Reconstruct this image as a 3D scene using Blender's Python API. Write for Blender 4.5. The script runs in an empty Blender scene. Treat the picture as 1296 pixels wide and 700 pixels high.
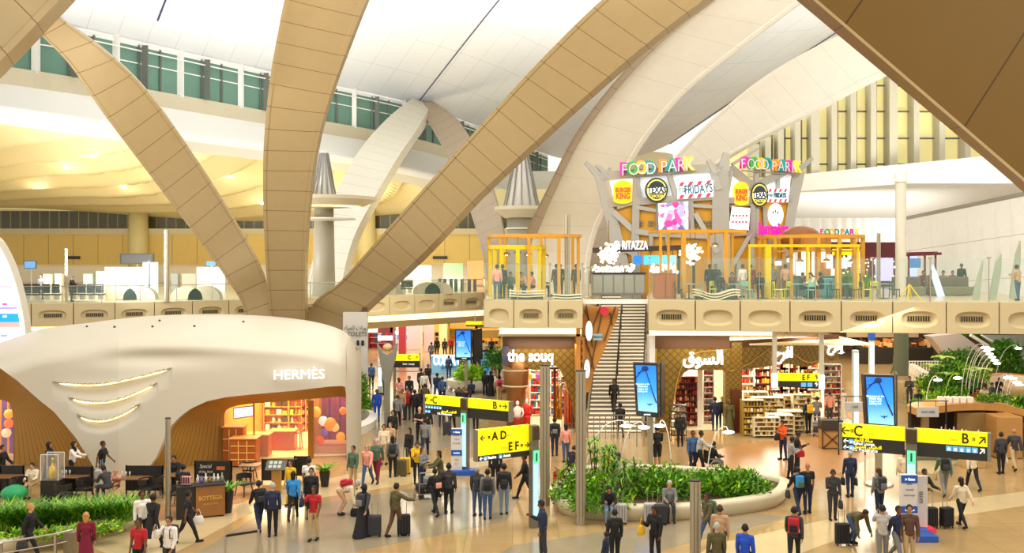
import bpy,bmesh,math,random
import numpy as np
from mathutils import Vector,Matrix,noise
random.seed(7)
SC=bpy.context.scene
COL=SC.collection
FPX,CH,HY=1200.0,9.0,325.0
cd=bpy.data.cameras.new('camera'); cam=bpy.data.objects.new('camera',cd); COL.objects.link(cam)
cam.location=(0,0,CH); cam.rotation_euler=(math.pi/2,0,0)
cd.sensor_width=36; cd.lens=36*FPX/1296; cd.shift_y=-(350-HY)/1296
cd.clip_start=.5; cd.clip_end=600
SC.camera=cam
SC.view_settings.view_transform='Standard'; SC.view_settings.look='None'
SC.view_settings.gamma=1; SC.view_settings.use_curve_mapping=False
SC.view_settings.exposure=0.28
w=bpy.data.worlds.new('world'); SC.world=w; w.use_nodes=True
bg=w.node_tree.nodes['Background']; bg.inputs[0].default_value=(1.0,.95,.87,1); bg.inputs[1].default_value=.95
SC.cycles.max_bounces=7; SC.cycles.diffuse_bounces=3; SC.cycles.glossy_bounces=3
SC.cycles.transmission_bounces=4; SC.cycles.transparent_max_bounces=14
SC.cycles.caustics_reflective=False; SC.cycles.caustics_refractive=False
SC.cycles.sample_clamp_indirect=4
SC.cycles.use_denoising=True
def area(name,loc,to,sx,sy,power,col=(1,.9,.75),spread=180):
 l=bpy.data.lights.new(name,'AREA'); l.shape='RECTANGLE'; l.size=sx; l.size_y=sy
 l.energy=power; l.color=col; l.spread=math.radians(spread)
 o=bpy.data.objects.new(name,l); COL.objects.link(o); o.location=loc
 o.rotation_euler=(Vector(to)-Vector(loc)).to_track_quat('-Z','Y').to_euler()
 return o
def point(name,loc,power,col=(1,.85,.6),r=.1):
 l=bpy.data.lights.new(name,'POINT'); l.energy=power; l.color=col; l.shadow_soft_size=r
 o=bpy.data.objects.new(name,l); COL.objects.link(o); o.location=loc
 return o
area('hall_fill_light',(-6,30,24),(-4,44,0),14,8,2600,(1,.92,.78))  # two unseen area lamps, added at ceiling height for glow on the floor
area('hall_fill_light',(16,34,24),(12,46,0),14,8,2600,(1,.92,.78))
area('roof_fill_uplight',(-30,62,9),(-14,84,30),10,3,4000,(.95,.97,1))
area('roof_fill_uplight',(-18,40,12.5),(-8,58,34),20,8,1700,(1,.95,.86))  # unseen lamp in mid-air, added to brighten the roof middle and arches
area('roof_fill_uplight',(14,38,25.5),(14,44,45),36,10,7500,(.97,.98,1))  # out of view above the arches, added to whiten the ceiling
area('roof_fill_uplight',(-12,74,21.5),(-8,80,42),24,6,4200,(.97,.98,1))  # lamp without a fitting, added to lift the grey ceiling further back
area('roof_fill_uplight',(40,70,9.2),(34,92,20),16,5,4200,(1,.98,.94))
area('gallery_uplight',(-40,82,6.4),(-30,92,18),24,2,1300,(1,.88,.64))
area('roof_fill_uplight',(36,102,9),(36,106,15),18,8,1300,(1,.98,.93))  # added out of sight behind the fluted wall to brighten the soffit
area('roof_fill_uplight',(14,88,21),(14,92,40),14,6,2600,(.97,.98,1))  # added, no fitting: brightens the dull ceiling right of the broad arch
area('gallery_uplight',(-10,92,6.4),(-8,100,18),20,2,2500,(1,.85,.5))
def P(px,py,Y):return Vector(((px-648)*Y/FPX,Y,CH-(py-HY)*Y/FPX))
def G(px,py,z=0.0):
 Y=(CH-z)*FPX/(py-HY); return P(px,py,Y)
def YF(py,z=0.0):return(CH-z)*FPX/(py-HY)
MATS={}
def lin(c):
 return tuple((x/12.92 if x<=.04045 else((x+.055)/1.055)**2.4)for x in c)
def hexc(h):
 h=h.lstrip('#'); return lin(tuple(int(h[i:i+2],16)/255 for i in(0,2,4)))
def mat(name,col=(.8,.8,.8),rough=.5,metal=0,emit=None,es=0,noise_s=0,noise_a=.12,coat=0,bump=0,alpha=1,spec=.5):
 if name in MATS:return MATS[name]
 if isinstance(col,str):col=hexc(col)
 if isinstance(emit,str):emit=hexc(emit)
 m=bpy.data.materials.new(name); m.use_nodes=True; MATS[name]=m
 nt=m.node_tree; b=nt.nodes['Principled BSDF']
 b.inputs['Base Color'].default_value=(*col,1); b.inputs['Roughness'].default_value=rough
 b.inputs['Metallic'].default_value=metal; b.inputs['Specular IOR Level'].default_value=spec
 if coat:b.inputs['Coat Weight'].default_value=coat
 if emit is not None:
  b.inputs['Emission Color'].default_value=(*emit,1); b.inputs['Emission Strength'].default_value=es
 if alpha<1:b.inputs['Alpha'].default_value=alpha
 m.diffuse_color=(*col,1)
 s=noise_s or 6
 tc=nt.nodes.new('ShaderNodeTexCoord'); n=nt.nodes.new('ShaderNodeTexNoise'); n.inputs['Scale'].default_value=s
 n.inputs['Detail'].default_value=4
 nt.links.new(tc.outputs['Object'],n.inputs['Vector'])
 mx=nt.nodes.new('ShaderNodeMix'); mx.data_type='RGBA'
 a=noise_a if noise_s else .04
 mx.inputs[6].default_value=(*[max(0,c*(1-a))for c in col],1); mx.inputs[7].default_value=(*[min(1,c*(1+a))for c in col],1)
 nt.links.new(n.outputs['Fac'],mx.inputs[0]); nt.links.new(mx.outputs[2],b.inputs['Base Color'])
 if bump:
  bp=nt.nodes.new('ShaderNodeBump'); bp.inputs['Strength'].default_value=bump; bp.inputs['Distance'].default_value=.02
  nt.links.new(n.outputs['Fac'],bp.inputs['Height']); nt.links.new(bp.outputs['Normal'],b.inputs['Normal'])
 return m
def glow(name,col,s=1.0):
 return mat(name,col,.5,emit=col,es=s)
def glass(name,col=(.75,.9,.85),alpha=.16,rough=.03):
 if name in MATS:return MATS[name]
 m=mat(name,col,rough,alpha=alpha,spec=.6)
 return m
def lined(name,col,line,su,sv,wd=.02,rough=.5,metal=0,offs=0,coord='UV',noise_a=.05,spec=.5):
 """a panelled surface: seams every su (x) / sv (y) metres of its own coordinates; 0 = no seam that way"""
 if name in MATS:return MATS[name]
 if isinstance(col,str):col=hexc(col)
 if isinstance(line,str):line=hexc(line)
 m=mat(name,col,rough,metal,noise_s=1.5,noise_a=noise_a,spec=spec)
 nt=m.node_tree; b=nt.nodes['Principled BSDF']
 src=b.inputs['Base Color'].links[0].from_socket
 tc=nt.nodes.new('ShaderNodeTexCoord'); sp=nt.nodes.new('ShaderNodeSeparateXYZ'); nt.links.new(tc.outputs[coord],sp.inputs[0])
 acc=None
 axes=[('X',su),('Y',sv)]if coord=='UV' else[('X',su),('Y',sv)]
 def mth(op,a,bb=None):
  n=nt.nodes.new('ShaderNodeMath'); n.operation=op
  if hasattr(a,'links'):nt.links.new(a,n.inputs[0])
  else:n.inputs[0].default_value=a
  if bb is not None:
   if hasattr(bb,'links'):nt.links.new(bb,n.inputs[1])
   else:n.inputs[1].default_value=bb
  return n.outputs[0]
 for ax,s in axes:
  if not s:continue
  v=mth('DIVIDE',sp.outputs[ax],s); v=mth('FRACT',mth('ADD',v,100.0+offs))
  lt=mth('LESS_THAN',v,wd/s)
  acc=lt if acc is None else mth('MAXIMUM',acc,lt)
 mx=nt.nodes.new('ShaderNodeMix'); mx.data_type='RGBA'; nt.links.new(acc,mx.inputs[0])
 nt.links.new(src,mx.inputs[6]); mx.inputs[7].default_value=(*line,1)
 nt.links.new(mx.outputs[2],b.inputs['Base Color'])
 return m
M={}
M['white']=mat('white_paint','#f1efe8',.5)
M['cream']=mat('cream_panel','#d3c19c',.45)
M['black']=mat('black_plastic','#17171a',.4)
M['dark']=mat('dark_grey_metal','#3a3a3c',.4,.3)
M['grey']=mat('grey_metal','#8d8c88',.4,.4)
M['steel']=mat('brushed_steel','#b7b0a2',.28,.85,noise_s=9,noise_a=.06)
M['post']=mat('satin_post_metal','#b3a88f',.38,.55)
M['glass']=glass('clear_glass',(.42,.66,.56),.09)
M['glass2']=glass('shop_glass',(.9,.95,.95),.08)
M['yellow']=glow('backlit_yellow','#f7e600',.55)
M['signblack']=mat('sign_dark_face','#2c2a20',.4)
M['letters']=mat('sign_black_letters','#15140c',.6)
M['lamp']=glow('lamp_white','#fff2d8',6)
M['cove']=glow('cove_light','#ffeebc',1.35)
M['wood']=mat('warm_wood','#a4682f',.45,noise_s=5,noise_a=.2)
M['orange']=mat('orange_steel_frame','#cf9426',.45)
M['yframe']=mat('yellow_steel_frame','#e3c500',.45)
M['gold']=mat('gold_lattice','#8d6b2c',.35,.5,noise_s=14,noise_a=.2)
M['leaf']=mat('leaf_green','#5f9e22',.45,noise_s=3,noise_a=.35)
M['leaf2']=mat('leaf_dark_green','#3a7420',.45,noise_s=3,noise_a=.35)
M['leaf3']=mat('leaf_bright_green','#a2cf2a',.45,noise_s=3,noise_a=.3)
M['soil']=mat('dark_soil','#4b3a22',.9,noise_s=8,noise_a=.3)
M['skin1']=mat('skin_light','#dba98a',.5); M['skin2']=mat('skin_tan','#b57f58',.5); M['skin3']=mat('skin_brown','#7a4d30',.5)
class MB:
 def __init__(s):s.v=[]; s.f=[]; s.mi=[]; s.uv={}; s.m=0
 def _add(s,vs,fs):
  o=len(s.v); s.v+=[tuple(v)for v in vs]
  for f in fs:s.f.append(tuple(i+o for i in f)); s.mi.append(s.m)
  return o
 def box(s,c,d,rz=0,M4=None,bev=0):
  hx,hy,hz=d[0]/2,d[1]/2,d[2]/2
  if bev:
   b=min(bev,hx*.9,hy*.9,hz*.9); prof=[]
   bm=bmesh.new(); bmesh.ops.create_cube(bm,size=1)
   for v in bm.verts:v.co=Vector((v.co.x*d[0],v.co.y*d[1],v.co.z*d[2]))
   bmesh.ops.bevel(bm,geom=list(bm.edges),offset=b,segments=2,affect='EDGES',profile=.5)
   vs=[v.co.copy()for v in bm.verts]; fs=[[v.index for v in f.verts]for f in bm.faces]; bm.free()
  else:
   vs=[Vector((x,y,z))for x in(-hx,hx)for y in(-hy,hy)for z in(-hz,hz)]
   fs=[(0,1,3,2),(4,6,7,5),(0,4,5,1),(2,3,7,6),(0,2,6,4),(1,5,7,3)]
  T=Matrix.Translation(Vector(c))@Matrix.Rotation(rz,4,'Z')
  if M4 is not None:T=M4@T
  s._add([T@v for v in vs],fs); return s
 def bar(s,a,b,wx,wz=None,up=(0,0,1)):
  """a square bar from a to b"""
  a=Vector(a); b=Vector(b); wz=wz or wx; t=(b-a); L=t.length
  if L<1e-6:return s
  t.normalize(); u=Vector(up)
  if abs(t.dot(u))>.98:u=Vector((0,1,0))
  x=t.cross(u).normalized(); z=x.cross(t).normalized()
  vs=[p+x*(i*wx/2)+z*(j*wz/2)for p in(a,b)for i,j in((-1,-1),(1,-1),(1,1),(-1,1))]
  s._add(vs,[(3,2,1,0),(4,5,6,7),(0,1,5,4),(1,2,6,5),(2,3,7,6),(3,0,4,7)]); return s
 def tube(s,pts,r,n=8,caps=True):
  pts=[Vector(p)for p in pts]; rs=r if isinstance(r,(list,tuple))else[r]*len(pts)
  vs=[]; prev=None
  for i,p in enumerate(pts):
   t=(pts[min(i+1,len(pts)-1)]-pts[max(i-1,0)])
   t=t.normalized()if t.length>1e-9 else Vector((0,0,1))
   if prev is None:
    u=Vector((0,0,1))if abs(t.z)<.9 else Vector((0,1,0))
    x=t.cross(u).normalized()
   else:
    x=(prev-t*prev.dot(t)).normalized()
   prev=x; y=t.cross(x)
   vs+=[p+(x*math.cos(2*math.pi*k/n)+y*math.sin(2*math.pi*k/n))*rs[i]for k in range(n)]
  fs=[]
  for i in range(len(pts)-1):
   for k in range(n):
    k2=(k+1)%n; fs.append((i*n+k,i*n+k2,(i+1)*n+k2,(i+1)*n+k))
  if caps:fs+=[tuple(range(n))[::-1],tuple((len(pts)-1)*n+k for k in range(n))]
  s._add(vs,fs); return s
 def loft(s,rings,close=True,caps=True):
  n=len(rings[0]); vs=[v for r in rings for v in r]; fs=[]
  for i in range(len(rings)-1):
   for k in range(n if close else n-1):
    k2=(k+1)%n; fs.append((i*n+k,i*n+k2,(i+1)*n+k2,(i+1)*n+k))
  if caps and close:fs+=[tuple(range(n))[::-1],tuple((len(rings)-1)*n+k for k in range(n))]
  s._add(vs,fs); return s
 def lathe(s,prof,c=(0,0,0),n=20,sx=1,sy=1,caps=True):
  c=Vector(c)
  s.loft([[c+Vector((r*sx*math.cos(2*math.pi*k/n),r*sy*math.sin(2*math.pi*k/n),z))for k in range(n)]for r,z in prof],True,caps); return s
 def ell(s,c,r,n=10,m=7,M4=None):
  c=Vector(c); r=(r,r,r)if isinstance(r,(int,float))else r
  vs=[]
  for i in range(1,m):
   a=math.pi*i/m
   for k in range(n):
    b=2*math.pi*k/n
    vs.append(Vector((r[0]*math.sin(a)*math.cos(b),r[1]*math.sin(a)*math.sin(b),r[2]*math.cos(a))))
  vs+=[Vector((0,0,r[2])),Vector((0,0,-r[2]))]; T,B=len(vs)-2,len(vs)-1
  fs=[]
  for i in range(m-2):
   for k in range(n):
    k2=(k+1)%n; fs.append((i*n+k,(i+1)*n+k,(i+1)*n+k2,i*n+k2))
  for k in range(n):
   k2=(k+1)%n; fs.append((T,k,k2)); fs.append((B,(m-2)*n+k2,(m-2)*n+k))
  if M4 is not None:vs=[M4@v for v in vs]
  s._add([v+c for v in vs],fs); return s
 def prism(s,poly,ext):
  """closed polygon (3D points) pushed along ext"""
  n=len(poly); ext=Vector(ext); poly=[Vector(p)for p in poly]
  s._add(poly+[p+ext for p in poly],[tuple(range(n)),tuple(range(2*n-1,n-1,-1))]+[(i,i+n,(i+1)%n+n,(i+1)%n)for i in range(n)]); return s
 def quad(s,*p):s._add(p,[tuple(range(len(p)))]); return s
 def grid(s,fn,nu,nv,u0=0,u1=1,v0=0,v1=1):
  vs=[fn(u0+(u1-u0)*i/nu,v0+(v1-v0)*j/nv)for i in range(nu+1)for j in range(nv+1)]
  o=s._add(vs,[(i*(nv+1)+j,(i+1)*(nv+1)+j,(i+1)*(nv+1)+j+1,i*(nv+1)+j+1)for i in range(nu)for j in range(nv)]); return s
 def build(s,name,mats,parent=None,smooth=False,world=True,uvs=None,auto=None,origin=None):
  me=bpy.data.meshes.new(name)
  off=Vector((0,0,0))
  if parent is not None and world:off=Vector(parent['_loc']if '_loc' in parent else parent.location)
  elif parent is None and world:
   a=np.array(s.v); mn=a.min(0); mx=a.max(0); off=Vector(((mn[0]+mx[0])/2,(mn[1]+mx[1])/2,mn[2]))
   if origin is not None:off=Vector(origin)
  vs=[Vector(v)-off for v in s.v]
  me.from_pydata(vs,[],s.f)
  mats=mats if isinstance(mats,(list,tuple))else[mats]
  for m in mats:me.materials.append(m)
  if len(mats)>1:me.polygons.foreach_set('material_index',s.mi)
  if smooth:me.polygons.foreach_set('use_smooth',[True]*len(me.polygons))
  if uvs is not None:
   uvl=me.uv_layers.new(name='UVMap')
   for l in me.loops:uvl.data[l.index].uv=uvs[l.vertex_index]
  me.update(); me.validate()
  if smooth and auto:
   try:me.set_sharp_from_angle(angle=math.radians(auto))
   except Exception:pass
  o=bpy.data.objects.new(name,me); COL.objects.link(o)
  if parent is not None:o.parent=parent
  else:o.location=off
  return o
ORD='first second third fourth fifth sixth seventh eighth ninth tenth eleventh twelfth thirteenth fourteenth fifteenth sixteenth seventeenth eighteenth nineteenth twentieth'.split()
ORD+=['twenty-'+x for x in ORD[:9]]
def fixn(o):
 bm=bmesh.new(); bm.from_mesh(o.data); bmesh.ops.recalc_face_normals(bm,faces=list(bm.faces)); bm.to_mesh(o.data); bm.free(); return o
def tag(o,label=None,cat=None,group=None,kind=None):
 if label:o['label']=label
 if cat:o['category']=cat
 if group:o['group']=group
 if kind:o['kind']=kind
 return o
def thing(name,label,cat,loc=(0,0,0),rz=0,group=None):
 o=bpy.data.objects.new(name,None); COL.objects.link(o); o.empty_display_size=.2
 o.location=loc; o.rotation_euler=(0,0,rz); return tag(o,label,cat,group)
def struct(mb,name,m,**k):
 return tag(mb.build(name,m,**k),kind='structure')
def dup(root,loc,rz=None,label=None,group=None):
 r=root.copy(); COL.objects.link(r); r.location=loc
 if rz is not None:r.rotation_euler=(0,0,rz)
 if label:r['label']=label
 if group:r['group']=group
 for ch in root.children:
  c=ch.copy(); COL.objects.link(c); c.parent=r
  for g in ch.children:
   d=g.copy(); COL.objects.link(d); d.parent=c
 return r
def spline(pts,n):
 """Catmull-Rom through tuples, n samples"""
 a=np.array(pts,float); m=len(a); out=[]
 for k in range(n):
  t=(m-1)*k/(n-1); i=min(int(t),m-2); f=t-i
  p0=a[max(i-1,0)]if i>0 else 2*a[0]-a[1]; p1=a[i]; p2=a[i+1]; p3=a[i+2]if i+2<m else 2*a[-1]-a[-2]
  out.append(.5*((2*p1)+(-p0+p2)*f+(2*p0-5*p1+4*p2-p3)*f*f+(-p0+3*p1-3*p2+p3)*f**3))
 return out
def text(s,size,m,parent=None,loc=(0,0,0),rz=0,depth=.01,name='lettering',bold=0,align='CENTER',world=True,sx=1,tilt=0,shear=0,label=None):
 """lettering standing upright facing -Y, centred at loc"""
 cu=bpy.data.curves.new(name,'FONT'); cu.body=s; cu.size=size; cu.extrude=depth; cu.align_x=align; cu.align_y='CENTER'
 cu.offset=bold; cu.shear=shear; cu.resolution_u=3
 o=bpy.data.objects.new('tmp',cu); COL.objects.link(o)
 dg=bpy.context.evaluated_depsgraph_get(); me=bpy.data.meshes.new_from_object(o.evaluated_get(dg)); bpy.data.objects.remove(o)
 T=Matrix.Translation(Vector(loc))@Matrix.Rotation(rz,4,'Z')@Matrix.Rotation(tilt,4,'Y')@Matrix.Rotation(math.pi/2,4,'X')@Matrix.Diagonal((sx*.84,1,1,1))
 if parent is not None and world:T=Matrix.Translation(-Vector(parent['_loc']if '_loc' in parent else parent.location))@T
 me.transform(T); me.materials.clear(); me.materials.append(m)
 t=bpy.data.objects.new(name,me); COL.objects.link(t)
 if parent is not None:t.parent=parent
 if label:t['label']=label
 return t
# ======= FLOOR
mfloor=lined('polished_stone_floor','#b39566','#9c7f54',1.5,1.5,.02,rough=.13,coord='Object',noise_a=.14,spec=.62)
_nt=mfloor.node_tree; _b=_nt.nodes['Principled BSDF']
_n=_nt.nodes.new('ShaderNodeTexNoise'); _n.inputs['Scale'].default_value=.25; _r=_nt.nodes.new('ShaderNodeMapRange')
_tc=_nt.nodes.new('ShaderNodeTexCoord'); _nt.links.new(_tc.outputs['Object'],_n.inputs['Vector']); _nt.links.new(_n.outputs['Fac'],_r.inputs[0])
_r.inputs[3].default_value=.07; _r.inputs[4].default_value=.2; _nt.links.new(_r.outputs[0],_b.inputs['Roughness'])
b=MB(); b.box((0,80,-.15),(200,170,.3)); struct(b,'floor',mfloor)
mgreyf=mat('polished_grey_stone','#978a71',.16,noise_s=1.2,noise_a=.12)
mcreamf=mat('polished_cream_stone','#cfb98c',.16,noise_s=1.2,noise_a=.08)
mterra=mat('terracotta_stone','#b58555',.3,noise_s=1.2,noise_a=.1)
def inlay(pix,m,k,z=.004):
 pts=[G(x,y,z)for x,y in pix]; b=MB(); b.prism([Vector((p.x,p.y,0))for p in pts],(0,0,z)); struct(b,'trim_%d'%k,m)
inlay([(250,700),(330,650),(560,612),(660,628),(640,660),(440,700)],mgreyf,1,.004)
inlay([(110,690),(200,660),(440,600),(560,588),(640,570),(648,580),(560,606),(330,642),(240,690),(180,720)],mcreamf,2,.006)
inlay([(870,585),(920,565),(1060,548),(1110,575),(1060,600),(1000,620),(900,612)],mterra,3,.004)
inlay([(1130,590),(1296,520),(1296,545),(1180,600)],mcreamf,4,.004)
inlay([(860,720),(900,690),(1080,650),(1296,622),(1296,640),(1090,672),(960,720)],mcreamf,5,.005)
inlay([(180,645),(230,632),(340,590),(420,585),(430,592),(330,630),(250,650),(190,662)],mterra,6,.008)
inlay([(470,545),(520,470),(600,440),(640,470),(600,560),(500,580)],mat('grey_beige_stone','#9d9078',.15,noise_s=1,noise_a=.1),7,.004)
inlay([(650,690),(800,668),(960,650),(1000,655),(860,690),(760,720),(600,720)],mgreyf,8,.004)
# ======= CEILING AND CLERESTORY
far=[(-420,-80,58),(-150,-12,68),(30,22,76),(110,38,80),(345,92,100),(510,128,114),(600,158,126),(700,198,148),(760,200,150),(840,186,142),(975,95,118),(1100,30,104),(1300,-60,92),(1700,-160,78)]
farc=[Vector(P(*p))for p in spline(far,140)]
nu=64; rows=[]; uvs=[]
for i,p in enumerate(farc):
 q=Vector((p.x+46,12,46)); row=[]
 for j in range(nu+1):
  t=j/nu; z=p.z+(q.z-p.z)*t+3.5*math.sin(math.pi*min(1,t*1.0))
  row.append(Vector((p.x+(q.x-p.x)*t,p.y+(q.y-p.y)*t,z)))
 rows.append(row)
b=MB(); L=0
vs=[v for r in rows for v in r]; n1=nu+1
b._add(vs,[(i*n1+j,i*n1+j+1,(i+1)*n1+j+1,(i+1)*n1+j)for i in range(len(rows)-1)for j in range(nu)])
for i,r in enumerate(rows):
 if i:L+=(r[0]-rows[i-1][0]).length
 for j in range(n1):uvs.append((L,j*1.4))
mceil=lined('white_ceiling_skin','#eceef0','#c9cbd0',3.4,5.6,.05,rough=.6,noise_a=.02)
struct(b,'ceiling',mceil,smooth=True,uvs=uvs)
for k,(i,t0,t1,r)in enumerate([(36,.05,.55,.09),(55,.0,.6,.07),(66,.02,.5,.06),(97,.0,.6,.06),(28,.06,.4,.09)]):
 pts=[rows[i][j]+Vector((0,0,-.06))for j in range(int(t0*nu),int(t1*nu)+1,2)]
 b=MB(); b.tube(pts,r,4); struct(b,'trim_%d'%(20+k),mat('roof_joint','#4a4268',.6))
left=[p for p in farc if p.x<6]
mgreen=glass('clerestory_green_glass',(.15,.29,.22),.93,.15)
mgreen.node_tree.nodes['Principled BSDF'].inputs['Specular IOR Level'].default_value=.25
mmull=M['white']
def strip(name,pts,o0,o1,m,th=.25,kind=True,dy=0,uv=False):
 """upright band under a curve between two drops"""
 b=MB(); b.loft([[p+Vector((0,dy,-o0)),p+Vector((0,dy,-o1)),p+Vector((0,dy+th,-o1)),p+Vector((0,dy+th,-o0))]for p in pts])
 return tag(b.build(name,m),kind='structure')
rl=MB(); d_=0; step=2.55; kn=0
rl.loft([[p+Vector((0,-.1,-.1)),p+Vector((0,-.1,-.45)),p+Vector((0,.3,-.45)),p+Vector((0,.3,-.1))]for p in left])
rl.loft([[p+Vector((0,-.1,-1.9)),p+Vector((0,-.1,-2.0)),p+Vector((0,.1,-2.0)),p+Vector((0,.1,-1.9))]for p in left])
gl=MB(); gl.loft([[p+Vector((0,.12,-.4)),p+Vector((0,.12,-4.3)),p+Vector((0,.2,-4.3)),p+Vector((0,.2,-.4))]for p in left])
win=gl.build('window_1',mgreen); tag(win,kind='structure'); win['_loc']=tuple(win.location)
rl.build('window_frame',mmull,win)
m2=MB(); md=MB()
for i in range(1,len(left)):
 seg=left[i]-left[i-1]; s0=d_; d_+=seg.length
 while kn*step<d_:
  p=left[i-1]+seg*((kn*step-s0)/seg.length)
  if kn%3==0:m2.box(p+Vector((0,-.15,-2.1)),(.5,.5,4.6))
  else:md.box(p+Vector((0,0,-2.3)),(.16,.3,4.0))
  if kn%3==1:md.box(p+Vector((.6,-.1,-2.3)),(.5,.2,3.9))
  kn+=1
tag(m2.build('mullion',mmull,win),kind='stuff'); tag(md.build('slim_mullion',mat('mullion_dark','#63685f',.5),win),kind='stuff')
strip('trim_9',left,4.2,5.7,mat('cornice_beige','#cdc3a6',.5),.9,dy=-.5)
rp=MB()
rp.tube([p+Vector((0,-.9,-.9))for p in left],.07,5); rp.tube([p+Vector((0,-.9,-.1))for p in left],.05,5)
struct(rp,'trim_10',M['white'])
fb=[(-420,60,52),(-150,112,60),(0,140,68),(150,163,74),(250,180,84),(345,193,92),(480,215,104),(640,248,118),(720,268,128)]
fbc=[Vector(P(*p))for p in spline(fb,140)]
ti=[(left[int(k*(len(left)-1)/139)])for k in range(140)]
fr=[]
for k in range(140):
 a=ti[k]+Vector((0,-.5,-5.6)); c=fbc[k]; r=[]
 for j in range(15):
  t=j/14; p=a.lerp(c,t); bul=math.sin(math.pi*t)
  r.append(p+Vector((.3*bul,-2.6*bul,-1.6*bul*(1-t))))
 fr.append(r)
b=MB(); b.loft(fr,close=False); struct(b,'wall_left',M['white'],smooth=True)
b=MB(); b.loft([[r[-1],r[-1]+Vector((0,.05,-.9)),r[-1]+Vector((0,.5,-.9)),r[-1]+Vector((0,.5,0))]for r in fr]); struct(b,'trim_11',mat('perforated_band','#e2dcc8',.6))
YB=112
def soff(u,v):
 k=u*139; i=min(int(k),138); f=k-i; a=fbc[i].lerp(fbc[i+1],f)+Vector((0,.3,-.6))
 e=Vector((-78+u*92,YB,14.0+.8*math.sin(u*9)))
 p=a.lerp(e,v); ph=(p.x*.30+p.y*.16)
 w_=(p.x*.09+p.y*.19+.2*math.sin(p.x*.09))%1; env=math.sin(math.pi*min(1,v*1.0))**.6
 p.z+=(.7-1.7*w_**1.6*(1 if w_<.9 else(1-w_)*10))*env
 return p
b=MB(); b.grid(soff,160,110); struct(b,'trim_12',mat('soffit_cream','#ecdcaa',.6),smooth=True)
for k,(u,v)in enumerate([(.30,.35),(.34,.22),(.36,.55),(.43,.3),(.45,.6),(.52,.35),(.55,.6),(.6,.3),(.66,.5),(.72,.35),(.26,.6),(.48,.12)]):
 p=soff(u,v)
 d=MB(); d.lathe([(.22,.12),(.26,0),(.2,-.05)],p+Vector((0,0,-.05)),10); o=d.build('ceiling_light',M['lamp'])
 tag(o,'small recessed downlight in the cream rippled soffit, '+ORD[k]+' built outward from the left'.replace('built outward','one counted'),'ceiling light')
 point('soffit_light',p+Vector((0,-1.0,-1.3)),90,(1,.92,.7),.15)
def wallband(name,z0,z1,m,x0=-82,x1=14,y=YB,th=.4):
 b=MB(); b.box(((x0+x1)/2,y+th/2,(z0+z1)/2),(x1-x0,th,z1-z0)); return struct(b,name,m)
wallband('wall_back',5.8,8.1,mat('gallery_white','#efe6cf',.5))
wallband('trim_13',8.1,11.6,lined('ochre_panels','#dcbc66','#8d7030',2.9,0,.06,coord='Object'),y=YB-1)
wallband('trim_14',11.6,12.3,mat('gallery_ledge','#cfc298',.5),y=YB-1.2)
wallband('trim_15',12.3,14.4,lined('dark_glazing','#4d4a2c','#8b8555',1.15,0,.12,coord='Object',rough=.25),y=YB)
wallband('trim_16',14.3,17,mat('gallery_top','#dccf9c',.6),y=YB+.2)
for x in(-43.5,-70,-17):
 b=MB(); b.lathe([(1.1,5.9),(1.1,14.6)],(x,YB-1.6,0),16); tag(b.build('column',mat('column_cream','#d9c98e',.5),smooth=True),'round cream column in front of the dark glazed gallery band','column','columns on the left gallery')
for x in[-60+8.6*i for i in range(8)]:
 b=MB(); b.box((x,YB-1.08,8.9),(1.7,.2,.35)); b2=b.build('air_vent',M['black']); tag(b2,'short dark slot vent in the ochre gallery panels, '+ORD[int((x+60.1)/8.6)]+' from the left','vent')
mdeck=mat('deck_stone','#c9b98f',.5)
def ovalpanel(c0,c1,z0,z1,grille,where=''):
 """a cream fascia panel from c0 to c1 (plan points), with an oval recess; optional grille part"""
 c0=Vector((c0[0],c0[1],0)); c1=Vector((c1[0],c1[1],0)); ax=(c1-c0); Lh=ax.length/2; ax.normalize(); nn=Vector((ax.y,-ax.x,0)); mid=(c0+c1)/2
 H2=(z1-z0)/2; zc=(z0+z1)/2; N=40
 def pt(x,z,d):return mid+ax*x+Vector((0,0,zc+z))+nn*d
 g=.025
 def rect(d,s=1):
  out=[]
  for k in range(N):
   a=2*math.pi*k/N; cx,cz=math.cos(a),math.sin(a); m_=max(abs(cx),abs(cz)); out.append(pt(cx/m_*(Lh-g)*s,cz/m_*(H2)*s,d))
  return out
 def oval(rx,rz,d,zo=-.06):
  out=[]
  for k in range(N):
   a=2*math.pi*k/N; cx,cz=math.cos(a),math.sin(a); e=.75
   out.append(pt(math.copysign(abs(cx)**e,cx)*rx,zo*H2*2+math.copysign(abs(cz)**e,cz)*rz,d))
  return out
 rx,rz=Lh*.68,H2*.52
 b=MB(); b.loft([rect(-.5),rect(-.02),rect(0,.985),oval(rx,rz,0),oval(rx*.93,rz*.9,-.08),oval(rx*.82,rz*.7,-.2)],True,True)
 t=thing('fascia_panel','cream fascia with '+('dark grille' if grille else 'plain oval')+', '+where,'panel',pt(0,-H2,0),0,'fascia panels')
 p=fixn(b.build('panel_face',mdeck,t,smooth=True,auto=40))
 if grille:
  q=MB(); q.bar(pt(-rx*.62,-.02-.06*H2,-.19),pt(rx*.62,-.02-.06*H2,-.19),.04,rz*.62); k=q.build('grille_back',M['black'],t)
  r=MB(); nb=9
  for i in range(nb+1):
   x=-rx*.62+rx*1.24*i/nb; r.bar(pt(x,-rz*.33-.08,-.165),pt(x,rz*.33-.06,-.165),.035)
  tag(r.build('grille_slat',mat('grille_slat','#a08d5a',.4),t),kind='stuff')
 return t
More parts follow.
